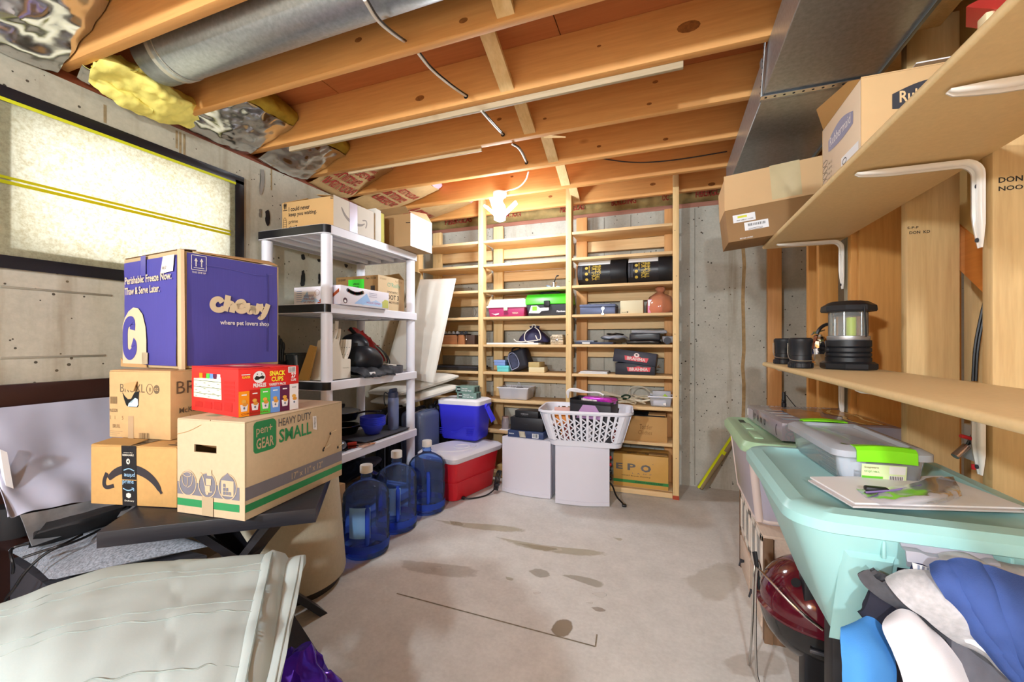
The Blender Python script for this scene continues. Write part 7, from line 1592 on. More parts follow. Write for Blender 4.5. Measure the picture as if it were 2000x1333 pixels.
g = G(); g.tube([(-.01, 0, .14), (.0, 0, .165), (.03, .01, .185), (.06, .0, .18)], .007, 8, 2); part('clamp_arm', g, BLK, t); g = G(); g.prism([(-.03, 0, .135), (.02, 0, .155), (.02, 0, .16), (-.02, 0, .15)], (0, .012, 0)); part('clamp_jaw', g, CHR, t)
g = G(); Ma = Matrix.Translation((.03, -.03, .0)) @ Matrix.Rotation(radians(20), 4, 'Y'); g.box((-.012, -.012, 0), (.012, .012, .18), .003, 2, Ma); part('silver_tube', g, pm('a8b0ac', .25, .8, var=.1, vs=30), t)
# white wrapped strip behind the studs
t = thing('wrapped_panel', 'white plastic-wrapped insulation with red lettering behind the studs', 'insulation', (.93, 2.3, 0)); n = 24
P = [[V((-.075 + .17 * j / 10, -.004 * noise.noise(V((i * .6, j * .8, 1))) - .01 * noise.noise(V((i * .25, j * .3, 5))), 1.71 * i / 60)) for j in range(11)] for i in range(61)]
g = G(); g.grid(P, .02); part('plastic_wrap', g, pm('d5d5df', .25, var=.04, vs=8), t)
RDI = pm('b02338', .5, var=.1)
for py, s_, sh in ((552, 'DAVID', .25), (690, 'DAVID', -.05), (812, 'DAVID', .2)):
    z_ = at(1730, py, y=2.285).z; text(s_, (-.07, -.016, z_), (1, 0, .0), (0, 0, 1), .042, .15, RDI, t, .03, sh)
# electrical bits on the nearest studs
t = thing('electrical_box', 'metal outlet box with red tag and wires on a stud', 'electrical box', at(1915, 865, y=1.47)); 
g = G(); g.box((-.02, -.01, -.05), (.02, .03, .045), .003); part('outlet', g, pm('bdbcc0', .4, .5, var=.1), t); g = G(); g.box((-.016, -.014, -.06), (.014, -.01, -.035), .001); part('white_label', g, M_PAPERW, t); g = G(); g.box((-.024, -.015, -.07), (.014, -.009, -.056), .001); part('red_tag', g, M_RED, t)
g = G(); g.tube([(-.055, -.03, .02), (-.02, -.02, .01), (.0, -.015, .0)], .005, 8, 1); part('red_probe', g, M_RED, t); g = G(); g.box((-.03, -.025, .0), (.0, -.012, .02), .004); part('black_plug', g, M_BLACK, t)
for s_ in (.03, -.03):
    g = G(); g.cyl((-.004, -.013, s_), (-.004, -.009, s_), .006, n=10); part('screw', g, M_STEEL, t)
t = thing('metal_connector', 'small metal cable connector dangling below the lower shelf', 'connector', at(1872, 880, y=1.45)); o_ = V(t.location)
g = G(); g.cyl(at(1865, 892, y=1.44) - o_, at(1888, 872, y=1.45) - o_, .009, n=14); part('connector_shell', g, pm('a39088', .25, .9), t); g = G(); g.tube([at(a, b, y=1.45) - o_ for a, b in ((1888, 870), (1902, 845), (1905, 820), (1908, 805))], .003, 6, 2); part('connector_wire', g, M_CABLE_B, t); g = G(); g.tube([at(a, b, y=1.45) - o_ for a, b in ((1890, 868), (1905, 862), (1915, 866))], .003, 6, 2); part('connector_wire', g, M_CABLE_B, t)
t = thing('hanging_cable', 'black cord hanging in the dark stair space', 'cable', at(1905, 700, y=1.9)); o_ = V(t.location)
for k in range(2):
    g = G(); g.tube([at(a + 6 * k, b, y=1.9) - o_ for a, b in ((1925, 580), (1915, 620), (1903, 680), (1900, 745))], .004, 6, 2); part('cord_run', g, M_CABLE_B, t)
t = thing('antenna_plug', 'small black ribbed plug standing on the box by the corner post', 'plug', V((at(1531, 772, y=2.40).x, 2.40, .8236)))
g = G(); g.lathe([(.011, 0), (.011, .02), (.009, .022), (.011, .026), (.009, .03), (.011, .034), (.009, .04), (.008, .07), (.006, .075)], 14); part('plug_body', g, M_BLACK, t); g = G(); g.tube([(.01, 0, .06), (.03, 0, .03), (.05, .0, .004)], .002, 6, 2); part('plug_lead', g, M_BLACK, t)

# ------------------------------------------------------------------ green-lidded bin on a little wooden cabinet
t = thing('wooden_cabinet', 'small pinkish wooden cabinet with window panes and a drawer, under the green-lidded bin', 'cabinet', (.55, 2.12, 0)); PW = wood('d2bfae', 'c2aa98', 1, .6, 1.2, False); DW = wood('7a5f48', '6a503c', 2, .6, 1, False)
w_, d_, h_ = .42, .60, .412; B = Box(t, w_, d_, h_)
g = G(); g.box((-w_ / 2 + .006, -d_ / 2 + .02, .0), (w_ / 2, d_ / 2, h_ - .012), .002); part('cabinet_body', g, PW, t); g = G(); g.box((-w_ / 2 - .004, -d_ / 2, h_ - .012), (w_ / 2, d_ / 2, h_), .002); part('cabinet_top', g, PW, t)
for y in (-d_ / 2, d_ / 2 - .03):
    g = G(); g.box((-w_ / 2, y, 0), (-w_ / 2 + .03, y + .03, h_ - .012), .002); part('corner_post', g, DW, t)
g = G(); g.box((-w_ / 2 + .03, -d_ / 2, .17), (w_ / 2, -d_ / 2 + .02, .2), .002); g.box((-w_ / 2 + .03, -d_ / 2 + .004, .0), (w_ / 2, -d_ / 2 + .02, .17), .002); part('end_panel', g, DW, t)
for k in range(2):
    y0_ = -d_ / 2 + .05 + k * .26; dd = thing('tmp', 'x', 'x'); bpy.data.objects.remove(dd)
    g = G(); f0, f1 = y0_, y0_ + .24
    for lo, hi in (((f0, .2), (f0 + .025, .39)), ((f1 - .025, .2), (f1, .39)), ((f0, .2), (f1, .225)), ((f0, .365), (f1, .39)), (((f0 + f1) / 2 - .01, .2), ((f0 + f1) / 2 + .01, .39))): g.box((-w_ / 2 - .002, lo[0], lo[1]), (-w_ / 2 + .01, hi[0], hi[1]), .002)
    fr_ = part('window_frame', g, pm('dcd2c6', .6, var=.03), t)
    g = G(); g.box((-w_ / 2 + .002, f0 + .02, .22), (-w_ / 2 + .004, f1 - .02, .37)); part('pane', g, pm('8a8e8e', .1, .2, var=.2, vs=20), fr_)
    g = G(); g.box((-w_ / 2 - .003, f0, .03), (-w_ / 2 + .008, f1, .175), .003); dr = part('drawer', g, PW, t); g = G(); g.cyl((-w_ / 2 - .004, (f0 + f1) / 2, .1), (-w_ / 2 - .02, (f0 + f1) / 2, .1), .006, .01, 12); g.tube([(-w_ / 2 - .018, (f0 + f1) / 2, .1), (-w_ / 2 - .024, (f0 + f1) / 2, .075)], .004, 6); part('knob', g, M_DARKGREY, dr)
t = thing('storage_bin', 'translucent storage bin with a sage green lid beyond the turquoise tote', 'storage bin', (.53, 2.18, .4128)); LX, LY = .245, .305
g = G(); rings = [rr_ring(LX - .05, LY - .05, .0, .05), rr_ring(LX - .045, LY - .045, .01, .05), rr_ring(LX - .015, LY - .015, .3, .05)]; g.loft(rings, True, False); part('bin_body', g, glassy('d9d4e6', .3, .35, .12), t)
BF = pm('d9c9c4', .4, var=.02)
for ring, rr_ in ((rr_ring(LX - .049, LY - .049, .012, .05), .009), (rr_ring(LX - .014, LY - .014, .298, .05), .01)):
    g = G(); g.tube(ring + ring[:1], rr_, 8); part('bin_rim', g, BF, t)
for sx, sy in ((-1, -1), (-1, 1), (1, -1), (1, 1)):
    g = G(); g.cyl((sx * (LX - .06), sy * (LY - .06), .01), (sx * (LX - .028), sy * (LY - .028), .3), .016, n=10); part('bin_corner', g, BF, t)
g = G(); g.box((-LX + .08, -LY + .08, .012), (LX - .08, LY - .08, .16), .02); part('bin_contents', g, pm('8f9ad0', .7, var=.3, vs=6), t)
GL = pm('9fc09c', .35, var=.02)
g = G(); g.loft([rr_ring(LX, LY, .29, .06), rr_ring(LX + .012, LY + .012, .295, .06), rr_ring(LX + .012, LY + .012, .318, .06), rr_ring(LX, LY, .335, .06), rr_ring(LX - .03, LY - .03, .337, .05), rr_ring(LX - .04, LY - .04, .33, .05)]); lid = part('bin_lid', g, GL, t)
for k in range(2):
    g = G(); yy = -.12 + k * .2; g.box((-LX + .05, yy - .07, .328), (-LX + .085, yy + .07, .3345), .003); part('lid_ridge', g, GL, lid)
g = G(); g.box((-LX + .05, .17, .3295), (-LX + .075, .25, .331)); part('lid_slot', g, pm('2f3b2f', .6), lid)
t = thing('game_box', 'shrink-wrapped grey puzzle box with orange print on the green lid', 'box', (.60, 2.20, .4128 + .338), radians(5)); w_, d_, h_ = .40, .50, .072; B = Box(t, w_, d_, h_); GRB = pm('8a8188', .18, var=.06, coat=.5)
g = G(); g.box((-w_ / 2, -d_ / 2, 0), (w_ / 2, d_ / 2, h_), .002); part('box_body', g, GRB, t)
ORG = pm('a8743a', .25, var=.3, vs=10); 
B.poly('T', [(.12, .06), (.2, .05), (.26, .1), (.21, .2), (.25, .32), (.2, .4), (.11, .38), (.1, .2)], ORG, 'orange_print'); B.poly('T', [(.28, .04), (.38, .05), (.385, .42), (.3, .43), (.26, .3), (.3, .2)], ORG, 'orange_print'); B.stroke('T', [(.3, .05), (.27, .15), (.31, .22), (.28, .32), (.32, .4)], .014, pm('d8b26a', .3), 'pale_print', .0016); B.stroke('T', [(.36, .06), (.34, .16), (.37, .24), (.35, .36)], .01, pm('e0bf80', .3), 'pale_print', .0016)
for k in range(4): B.rect('T', .03, .08 + k * .075, .1, .115 + k * .075, pm(('a7b4c4', 'c3ccd6', 'b7c6d9', '9aa2ad')[k], .2), 'photo_print', .0012)
B.text('T', 'CREATIVE PUZZLES', .05, .45, .03, .3, pm('c9c2c6', .3), .01); B.text('T', 'RELAX', .05, .02, .018, .07, pm('c9c2c6', .3), .01)
HX = pm('74898f', .2, var=.05)
for a in range(5):
    for b in range(2):
        cx_, cy_ = .03 + a * .045, .02 + b * .034
        for k in range(3): B.stroke('F', [(cx_ + .018 * cos(radians(90 + 120 * k + 60)), cy_ + .018 * sin(radians(90 + 120 * k + 60))), (cx_, cy_)], .0015, HX, 'line_print')
        B.ring('F', cx_, cy_, .02, .02, .0014, HX, n=6)
for k, s_ in enumerate(('Y', 'A', 'N', 'U')): B.text('L', s_, .12 + .05 * k, .022, .028, .022, M_INK, .02)
B.ring('L', .44, .034, .012, .02, .004, M_INK, a0=pi / 2, a1=pi * 1.6); B.rect('L', .01, .01, .1, .06, pm('b5b0ba', .15), 'glossy_label', .0009); B.rect('L', .004, .02, .02, .055, M_PAPERW, 'white_label', .0014)

# ------------------------------------------------------------------ turquoise tote on a black stand
t = thing('black_stand', 'black stand with square legs under the turquoise tote', 'stand', (.56, 1.36, 0))
g = G(); g.box((-.175, -.22, .435), (.185, .2, .458), .004); part('stand_top', g, M_BLACK, t)
for x, y in ((-.14, -.06), (-.14, .17), (.15, -.06), (.15, .17)):
    g = G(); g.box((x - .034, y - .03, 0), (x + .034, y + .03, .435), .004); part('leg', g, M_BLACK, t)
t = thing('turquoise_tote', 'large turquoise plastic tote with a flat lid, nearest on the right', 'storage tote', (.495, 1.345, .4588)); TQ = pm('9fd0cf', .33, var=.012); HX_, HY_, HT = .245, .305, .315
def tring(f, k=0.0, r=.075): return rr_ring(HX_ - .115 * (1 - f) - k, HY_ - .10 * (1 - f) - k, HT * f, r, 9)
g = G(); g.loft([tring(0, .012, .07), tring(.015, .0), tring(.45), tring(.9), tring(.99)], True, True); part('tote_body', g, TQ, t)
g = G(); g.loft([rr_ring(HX_ + .0, HY_ + .0, HT - .022, .08, 9), rr_ring(HX_ + .008, HY_ + .008, HT - .018, .085, 9), rr_ring(HX_ + .008, HY_ + .008, HT + .004, .085, 9), rr_ring(HX_ - .004, HY_ - .004, HT + .018, .08, 9), rr_ring(HX_ - .035, HY_ - .035, HT + .021, .065, 9), rr_ring(HX_ - .046, HY_ - .046, HT + .012, .06, 9), rr_ring(HX_ - .10, HY_ - .12, HT + .012, .05, 9)]); part('tote_lid', g, TQ, t)
def nf(x, f, k=.0): return V((x, -(HY_ - .10 * (1 - f)) - k, HT * f))     # a point on the near face
for sx in (-1, 1):                                          # raised panels at both sides of the near face
    g = G(); a, b = (.085, .155) if sx > 0 else (-.155, -.085)
    a, b = (a - .02, b) if sx > 0 else (a, b + .02)
    g.loft([[nf(a, .06, -.004), nf(b, .06, -.004), nf(b, .82, -.004), nf(a, .82, -.004)], [nf(a + .012, .1, .012), nf(b - .012, .1, .012), nf(b - .01, .78, .012), nf(a + .01, .78, .012)]], True, True); part('pressed_panel', g, TQ, t, 60)
for x in (-.09, .10):
    g = G(); g.box(nf(x, .86, .004) - V((.003, .004, .018)), nf(x, .86, .004) + V((.003, .004, .018)), .002); part('rim_tab', g, TQ, t)
HG = pm('a5a6b2', .4, var=.02)
g = G(); g.grid([[nf(-.068 + .135 * j / 12, .93 - .02 * 0, .004 + .02 * q_) + V((0, -.0, -.012 * (1 if 2 < j < 11 else .6) * (q_ > .1) - .018 * (q_ > 1.2))) for j in range(13)] for q_ in (0, .4, .8, 1.1, 1.3, 1.35)], .004); part('handle', g, HG, t)
g = G(); g.prism([nf(-.064, .90, .026), nf(.066, .90, .026), nf(.064, .80, .030), nf(-.06, .80, .030)], (0, .005, 0)); part('handle_lip', g, HG, t)
LBK = pm('17171d', .35, var=.05)
g = G(); g.grid([[nf(-.062 + .125 * j / 4, .32 + .42 * i / 4, .0016) for j in range(5)] for i in range(5)]); part('black_label', g, LBK, t)
g = G(); g.quad(nf(-.087, .56, .0022), nf(.03, .56, .0022), nf(.03, .69, .0022), nf(-.087, .69, .0022)); part('black_label', g, LBK, t)
q = random.Random(5)
for a in range(5):
    for b in range(3):
        cx_, cz = -.05 + .024 * a + (b % 2) * .012, .70 - .062 * b
        if cz > .71 or (b and a > 2): continue
        g = G(); g.ngon([nf(cx_ + .012 * cos(radians(60 * k + 30)), cz + .038 * sin(radians(60 * k + 30)), .0026) for k in range(6)]); part('hexagon', g, pm(('6a6a70', '85858b', '9a9aa0')[q.randint(0, 2)], .4), t)
ux_, uz_ = V((1, 0, 0)), (nf(0, 1) - nf(0, 0)).normalized()
text('NO!', nf(-.083, .575, .0034), ux_, uz_, .034, .075, M_PAPERW, t, .05); text('brea', nf(-.002, .565, .0034), ux_, uz_, .032, .06, M_PAPERW, t, .01); text('Shat', nf(-.02, .40, .0034), ux_, uz_, .009, .02, M_PAPERW, t, .01)
g = G(); g.tube([nf(-.036 + .012 * cos(2 * pi * k / 18), .41 + .038 * sin(2 * pi * k / 18), .0034) for k in range(19)], .0008, 5); part('round_symbol', g, M_PAPERW, t); g = G(); g.quad(nf(-.041, .395, .0034), nf(-.031, .395, .0034), nf(-.029, .425, .0034), nf(-.043, .425, .0034)); part('round_symbol', g, M_PAPERW, t)
ZB = .4588 + HT + .0125; ZBR = .4588 + HT + .0215
# clear latch box, boards, zip bag on the tote
t = thing('latch_box', 'clear lidded plastic box with lime green latches on the turquoise tote', 'storage box', (.492, 1.485, ZB + .001), radians(3.5)); w_, d_, h_ = .19, .36, .082; CLR = glassy('e6ecf4', .08, .72, .2)
g = G(); g.loft([rr_ring(w_ / 2 - .014, d_ / 2 - .014, 0, .02), rr_ring(w_ / 2 - .01, d_ / 2 - .01, .004, .022), rr_ring(w_ / 2, d_ / 2, h_ - .01, .026)], True, False); part('box_body', g, CLR, t)
g = G(); g.loft([rr_ring(w_ / 2 + .004, d_ / 2 + .004, h_ - .016, .028), rr_ring(w_ / 2 + .012, d_ / 2 + .012, h_ - .014, .03), rr_ring(w_ / 2 + .012, d_ / 2 + .012, h_ + .002, .03), rr_ring(w_ / 2 - .004, d_ / 2 - .004, h_ + .012, .028), rr_ring(w_ / 2 - .02, d_ / 2 - .022, h_ + .012, .024), rr_ring(w_ / 2 - .028, d_ / 2 - .03, h_ + .004, .02)]); part('box_lid', g, glassy('dfe5f0', .12, .5, .22), t)
LIM = pm('7fdc22', .3, var=.01)
for s_ in (-1, 1):
    g = G(); P = []
    for i in range(9):
        x = -.062 + .124 * i / 8; bow = .008 * sin(pi * i / 8); P.append([V((x, s_ * (d_ / 2 - .018), h_ + .013 + bow * .3)), V((x, s_ * (d_ / 2 + .008), h_ + .014 + bow * .5)), V((x, s_ * (d_ / 2 + .017), h_ + .006 + bow * .4)), V((x, s_ * (d_ / 2 + .018 + bow * .2), h_ - .022 + bow * .3))])
    g.grid(P, .003); part('latch', g, LIM, t)
B = Box(t, w_ + .002, d_ + .002, h_)
g = G(); g.quad(*[V((x, -d_ / 2 - .0015 + (z < .03) * .004, z)) for x, z in ((-.045, .012), (.048, .012), (.048, .052), (-.045, .052))]); part('product_label', g, pm('d6e8b4', .4), t)
def ll(x, z, k): return V((x, -d_ / 2 - k + (.052 - z) * .1, z))
for x0_, z0_, x1_, z1_, m, k in ((-.044, .013, .0, .022, pm('63b52e', .4), .0024), (.012, .014, .042, .026, M_PAPERW, .0024), (.012, .03, .045, .05, M_PAPERW, .0024)):
    g = G(); g.quad(ll(x0_, z0_, k), ll(x1_, z0_, k), ll(x1_, z1_, k), ll(x0_, z1_, k)); part('printed_patch', g, m, t)
for k in range(8):
    g = G(); x = .014 + k * .0034; g.quad(ll(x, .015, .003), ll(x + .0016, .015, .003), ll(x + .0016, .025, .003), ll(x, .025, .003)); part('barcode', g, M_INK, t)
text('Snapware', ll(-.04, .041, .003), (1, 0, 0), (0, 0, 1), .006, .03, pm('8a6a4a', .5), t, .01); text('4.9 QT / 4.6 L', ll(-.04, .031, .003), (1, 0, 0), (0, 0, 1), .005, .032, pm('4a8a2a', .5), t, .01)
g = G(); g.loft([[V((a + (.0 if j % 2 else .004), b, .04)) for j, (a, b) in enumerate(((.022, .042), (.036, .045), (.036, .049), (.022, .047)))], [V((a, b, .0405)) for a, b in ((.022, .042), (.036, .045), (.036, .049), (.022, .047))]]) if False else None
g.b.free() if g else None
for k in range(6):
    g = G(); g.box((-.05, -d_ / 2 + .02, .004 + k * .004), (.082 - .004 * k, .05 + .01 * k, .007 + k * .004), .001); part('stacked_paper', g, pm(('8d8f96', 'c9cbd2', '6d7078')[k % 3], .6), t)
g = G(); g.prism([V(q) for q in ((-.08, -d_ / 2 + .05, .005), (-.03, -d_ / 2 + .015, .005), (-.03, -d_ / 2 + .015, .07), (-.08, -d_ / 2 + .05, .075))], (0, .002, 0)); part('white_card', g, M_PAPERW, t)
t = thing('foam_board', 'stack of white boards lying across the near end of the turquoise tote', 'board', (.5, 1.2, ZBR + .0005)); o_ = V(t.location)
for k in range(2):
    z_ = .0042 * k; c4 = [at(a + k * 4, b - 3 * k, z=ZBR) for a, b in ((1578, 941), (1666, 993), (2002, 1003), (1835, 939))]
    g = G(); g.prism([V((p.x - o_.x, p.y - o_.y, z_)) for p in c4], (0, 0, .0036)); part('white_board', g, M_PAPERW if k else pm('d3d0d2', .6), t)
t = thing('zip_bag', 'clear zip bag holding a small black object on the white boards', 'bag', V((.54, 1.19, ZBR + .0095))); o_ = V(t.location)
C = [[at(a, b, z=ZBR + .012 + dz) - o_ for a, b, dz in r_] for r_ in (((1672, 955, 0), (1740, 952, .004), (1820, 935, .01), (1862, 930, .012)), ((1690, 972, 0), (1760, 974, .01), (1830, 965, .018), (1875, 955, .008)), ((1720, 985, 0), (1775, 988, 0), (1840, 982, .0), (1880, 968, 0)))]
g = G(); g.grid(sheet(C, 14, 26, .004, 30, 4)); part('bag_film', g, glassy('e9e9f0', .25, .6, .05), t)
g = G(); g.tube([at(a, b, z=ZBR + .02) - o_ for a, b in ((1692, 962), (1750, 958), (1815, 946))], .002, 6, 1); part('zip_strip', g, pm('8d78b8', .4), t)
c_ = at(1712, 962, z=ZBR + .012) - o_; g = G(); g.box(c_ - V((.022, .008, .0)), c_ + V((.022, .01, .012)), .004); part('black_object', g, M_BLACK, t)
g = G(); g.grid([[at(a, b, z=ZBR + z_) - o_ for a, b, z_ in r_] for r_ in (((1822, 938, .012), (1838, 932, .05)), ((1850, 945, .01), (1868, 940, .03)))]); part('bag_corner', g, glassy('e9e9f0', .25, .6, .05), t)

# ------------------------------------------------------------------ kettle grill
t = thing('kettle_grill', 'small kettle grill with dark red lid and black bowl on the floor', 'grill', (.445, 1.625, 0)); MR = pm('571523', .12, var=.03, coat=.6); ZR, RR = .275, .156
g = G(); g.lathe([(RR + .006, ZR - .004), (RR + .008, ZR + .004), (RR - .002, ZR + .012)] + [(RR * cos(a), ZR + .012 + .15 * sin(a)) for a in [radians(q_) for q_ in (6, 16, 28, 40, 52, 64, 76, 86)]] + [(0, ZR + .162)], 44); part('lid', g, MR, t)
g = G(); g.lathe([(.0, ZR - .155), (.05, ZR - .15)] + [(RR * cos(a), ZR - .005 + .148 * sin(a)) for a in [radians(q_) for q_ in (-66, -54, -42, -30, -18, -6)]] + [(RR + .004, ZR - .006)], 44); part('bowl', g, pm('141416', .22, var=.02, coat=.4), t)
a = radians(232); c_ = V((RR * .74 * cos(a), RR * .74 * sin(a), ZR + .012 + .105)); nn = V((cos(a) * .74, sin(a) * .74, .67)).normalized(); u_ = nn.cross(V((0, 0, 1))).normalized(); v_ = nn.cross(u_)
g = G(); g.ngon([c_ + nn * .004 + u_ * (.014 * cos(k * pi / 8)) + v_ * (.014 * sin(k * pi / 8)) for k in range(16)]); part('vent_hole', g, M_BLACKM, t)
SW = pm('c9c6c2', .2, 1.0)
def gp(a, r, z): return V((r * cos(radians(a)), r * sin(radians(a)), z))
g = G(); g.tube([gp(262, RR + .01, ZR + .03), gp(240, RR + .02, ZR + .07), gp(205, RR + .03, ZR + .135), gp(198, RR + .03, ZR + .13), gp(200, RR + .035, .12), gp(202, RR + .03, .02), gp(218, RR - .0, .004), gp(250, RR - .03, .004)], .004, 8, 2); part('wire_leg', g, SW, t)
g = G(); g.tube([gp(165, RR + .03, .004), gp(165, RR + .02, .12), gp(165, RR + .015, ZR + .09), gp(150, RR + .01, ZR + .1), gp(140, RR + .01, ZR)], .004, 8, 2); part('wire_leg', g, SW, t)
g = G(); g.tube([gp(330, RR * .6, .004), gp(332, RR * .8, .1), gp(335, RR + .01, ZR)], .004, 8, 2); part('wire_leg', g, SW, t)
g = G(); g.box((-.03, -.012, 0), (.03, .012, .01), .002, 2, Matrix.Translation(gp(262, RR * .92, ZR - .055)) @ Matrix.Rotation(radians(262 + 90), 4, 'Z')); part('bracket', g, pm('5c5c62', .3, .6), t)
g = G(); g.tube([gp(185, RR + .02, ZR + .16), gp(190, RR + .012, ZR + .09), gp(196, RR + .018, ZR + .04), gp(196, RR + .02, ZR + .12), gp(190, RR + .02, ZR + .17)], .005, 7, 2); part('black_cord', g, M_BLACKM, t)

# ------------------------------------------------------------------ heap of clothes in the right foreground
tag(mesh_obj('laundry_hamper', G().box((.44, .52, 0), (.72, .985, .40), .01), M_DARKGREY), 'dark hamper hidden below the heap of clothes', 'hamper')
def garment(name, label, cat, rows, mat, amp=.006, fr=14, seed=1, thick=.012, nu=36, nv=36, folds=None):
    C = [[at(a, b, d=c) for a, b, c in r_] for r_ in rows]
    return sheet_thing(name, label, cat, C, mat, nu, nv, amp, fr, seed, thick, folds, 'fabric')
def fab(hx, var=.06, vs=12, b=.15, bs=500): return pm(hx, .9, var=var, vs=vs, bump=b, bs=bs, spec=.15)
garment('grey_hoodie', 'light grey sweatshirt at the back of the clothes heap', 'sweatshirt', [((1822, 1092, .80), (1868, 1086, .79), (1920, 1102, .78), (2030, 1122, .76)), ((1826, 1112, .785), (1870, 1108, .77), (1925, 1122, .76), (2030, 1140, .74)), ((1820, 1132, .80), (1870, 1142, .79), (1930, 1155, .78), (2030, 1175, .76))], fab('a9a9ac', .12, 60), .006, 18, 2)
t, P, o_ = garment('blue_jeans', 'blue denim jeans on top of the clothes heap', 'jeans', [((1830, 1112, .765), (1850, 1098, .755), (1885, 1100, .745), (1945, 1118, .73), (2040, 1150, .71)), ((1832, 1140, .745), (1868, 1135, .73), (1912, 1150, .715), (1965, 1170, .70), (2040, 1195, .685)), ((1872, 1180, .735), (1905, 1195, .715), (1945, 1215, .70), (1990, 1235, .685), (2060, 1260, .665)), ((1925, 1250, .72), (1955, 1268, .70), (1990, 1285, .69), (2030, 1310, .67), (2080, 1330, .65)), ((1985, 1320, .71), (2010, 1335, .69), (2040, 1350, .68), (2080, 1370, .66), (2120, 1390, .64))],
    pm('3f5590', .85, var=.22, vs=10, bump=.3, bs=420, spec=.15), .005, 12, 5, .014, 48, 44, lambda u, v: .009 * math.exp(-((v - .28) / .05) ** 2) + .007 * math.exp(-((v - .62) / .04) ** 2) + .003 * sin(40 * u) * math.exp(-((v - .28) / .06) ** 2))
for v0 in (.27, .31, .61):
    g = G(); g.tube([P[int(.12 * 48 + k)][int(v0 * 44)] + V((-.002, -.002, .003)) for k in range(0, 40)], .0012, 5); part('seam_stitching', g, pm('a9b4d0', .8), t)
g = G(); g.tube([P[int(8 + k)][int(.28 * 44 + 4 * sin(k * .6))] + V((-.003, -.003, .003)) for k in range(0, 8)], .001, 5); part('pocket_stitching', g, pm('a9b4d0', .8), t)
garment('grey_sweatpants', 'light heather grey sweatpants folded left of the jeans', 'sweatpants', [((1744, 1142, .80), (1768, 1128, .79), (1800, 1130, .78), (1838, 1130, .775)), ((1752, 1162, .78), (1790, 1150, .765), (1828, 1152, .755), (1862, 1160, .75)), ((1800, 1192, .765), (1838, 1190, .745), (1872, 1200, .735), (1905, 1212, .73)), ((1860, 1235, .755), (1890, 1238, .74), (1920, 1248, .73), (1945, 1262, .725)), ((1918, 1262, .75), (1935, 1275, .74), (1962, 1290, .73), (1985, 1310, .72)), ((1945, 1285, .75), (1965, 1300, .74), (1990, 1318, .73), (2020, 1345, .72))], fab('b5b5b9', .14, 90), .005, 14, 7, .016, 44, 30)
garment('charcoal_sweatpants', 'charcoal sweatpants running diagonally through the clothes heap', 'sweatpants', [((1676, 1120, .83), (1690, 1114, .825), (1705, 1122, .82), (1748, 1142, .81)), ((1690, 1142, .82), (1712, 1136, .81), (1735, 1146, .80), (1760, 1160, .795)), ((1740, 1172, .80), (1762, 1172, .785), (1790, 1182, .775), (1815, 1192, .77)), ((1800, 1210, .785), (1825, 1212, .77), (1855, 1226, .76), (1878, 1238, .755)), ((1850, 1255, .775), (1885, 1262, .76), (1920, 1280, .75), (1950, 1295, .745)), ((1920, 1330, .765), (1960, 1340, .75), (2000, 1350, .74), (2040, 1360, .735))], fab('4c4d52', .12, 80), .004, 16, 9, .014, 44, 24)
garment('navy_pants', 'dark navy trousers under the charcoal sweatpants', 'trousers', [((1700, 1146, .83), (1740, 1168, .815), (1790, 1198, .805), (1850, 1238, .795)), ((1690, 1166, .82), (1735, 1195, .805), (1790, 1230, .795), (1860, 1270, .785)), ((1684, 1184, .82), (1722, 1225, .81), (1775, 1270, .80), (1860, 1310, .79)), ((1706, 1210, .825), (1730, 1260, .815), (1775, 1310, .81), (1870, 1350, .80)), ((1728, 1260, .83), (1738, 1300, .825), (1780, 1350, .82), (1880, 1390, .81))], fab('2d2e3a', .1, 30), .004, 12, 11, .012, 36, 30)
garment('slate_shorts', 'slate grey shorts at the bottom of the clothes heap', 'shorts', [((1845, 1240, .765), (1885, 1268, .755), (1935, 1300, .745), (1990, 1345, .735)), ((1850, 1290, .755), (1885, 1310, .745), (1930, 1340, .735), (1980, 1380, .725)), ((1880, 1360, .75), (1910, 1370, .74), (1940, 1390, .73), (1980, 1420, .72))], fab('62636c', .08, 40), .004, 12, 13)
garment('white_shirt', 'white shirt draped over the dark trousers', 'shirt', [((1740, 1212, .775), (1762, 1197, .77), (1780, 1202, .765), (1800, 1218, .765)), ((1732, 1238, .765), (1765, 1225, .75), (1800, 1232, .745), (1838, 1252, .75)), ((1746, 1272, .76), (1785, 1265, .74), (1825, 1270, .735), (1868, 1292, .745)), ((1760, 1310, .755), (1800, 1308, .735), (1845, 1312, .73), (1884, 1330, .74)), ((1775, 1370, .75), (1815, 1370, .73), (1860, 1370, .725), (1900, 1380, .735))], fab('d8d8de', .02, 8), .008, 9, 15, .008)
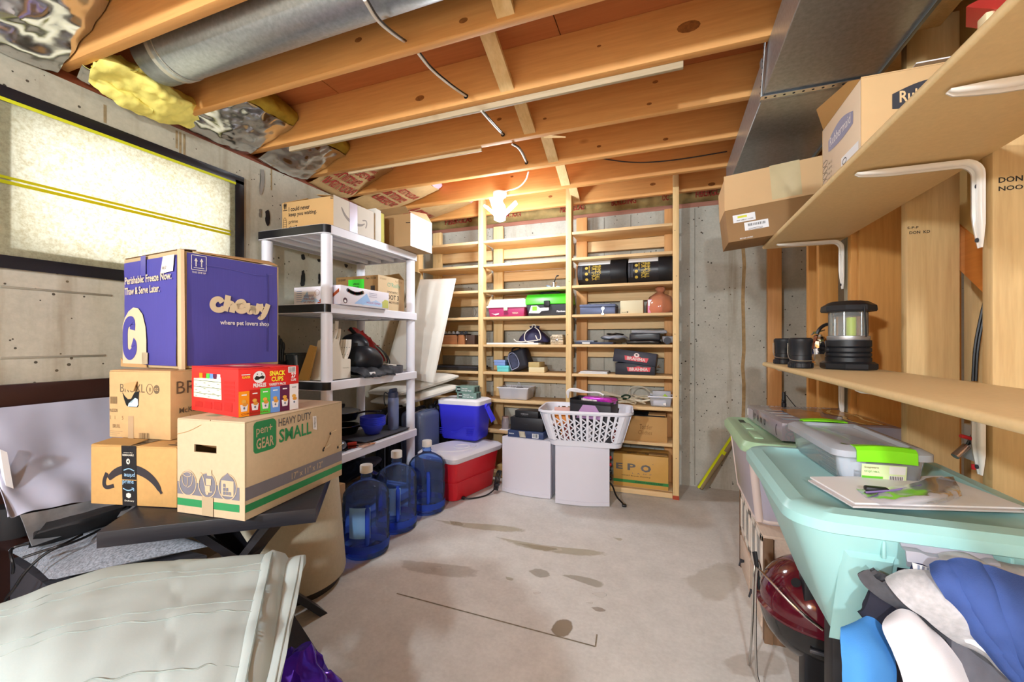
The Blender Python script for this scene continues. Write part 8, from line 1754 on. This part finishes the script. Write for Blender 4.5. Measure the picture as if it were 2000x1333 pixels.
t, P, o_ = garment('blue_polo', 'bright blue polo shirt with a white stripe at the left of the heap', 'shirt', [((1668, 1232, .80), (1690, 1216, .805), (1706, 1210, .81), (1722, 1232, .81)), ((1642, 1240, .785), (1675, 1240, .78), (1706, 1246, .785), (1730, 1262, .795)), ((1644, 1275, .77), (1676, 1270, .76), (1706, 1278, .765), (1732, 1290, .78)), ((1648, 1315, .765), (1680, 1310, .75), (1710, 1314, .755), (1738, 1325, .77)), ((1652, 1380, .76), (1684, 1375, .745), (1714, 1375, .75), (1745, 1380, .765))], fab('4b8fd8', .05, 10), .006, 10, 17, .01)
for i0, i1, m in ((14, 18, M_PAPERW), (18, 21, pm('3a3f5c', .8))):
    g = G(); g.grid([[P[i][j] + V((-.0015, -.0025, .002)) for j in range(22, 36)] for i in range(i0, i1 + 1)]); part('stripe', g, m, t)
t = thing('plastic_hanger', 'white tubular plastic hanger poking out of the clothes', 'hanger', at(1930, 1275, d=.72)); o_ = V(t.location)
g = G(); g.tube([at(a, b, d=c) - o_ for a, b, c in ((1886, 1248, .735), (1905, 1254, .725), (1950, 1284, .715), (2020, 1335, .70))], .007, 10, 2); part('hanger_arm', g, M_WHITE, t)
t = thing('clothing_tag', 'navy clothing tag with a white label on the clothes heap', 'tag', at(1795, 1112, d=.79)); o_ = V(t.location)
g = G(); g.prism([at(a, b, d=.795) - o_ for a, b in ((1773, 1130), (1788, 1098), (1822, 1110), (1812, 1135))], FW * .004); part('navy_tag', g, pm('1f2450', .5), t); g = G(); g.prism([at(a, b, d=.785) - o_ for a, b in ((1783, 1100), (1824, 1112), (1816, 1126), (1786, 1118))], FW * .002); part('white_label', g, M_PAPERW, t)
for k in range(3):
    g = G(); g.quad(*[at(a, b, d=.784) - o_ for a, b in ((1792 + k * 9, 1104 + 2.4 * k), (1797 + k * 9, 1105.5 + 2.4 * k), (1796 + k * 9, 1118 + 1.6 * k), (1792 + k * 9, 1117 + 1.6 * k))]); part('small_print', g, pm('9aa0b4', .6), t)
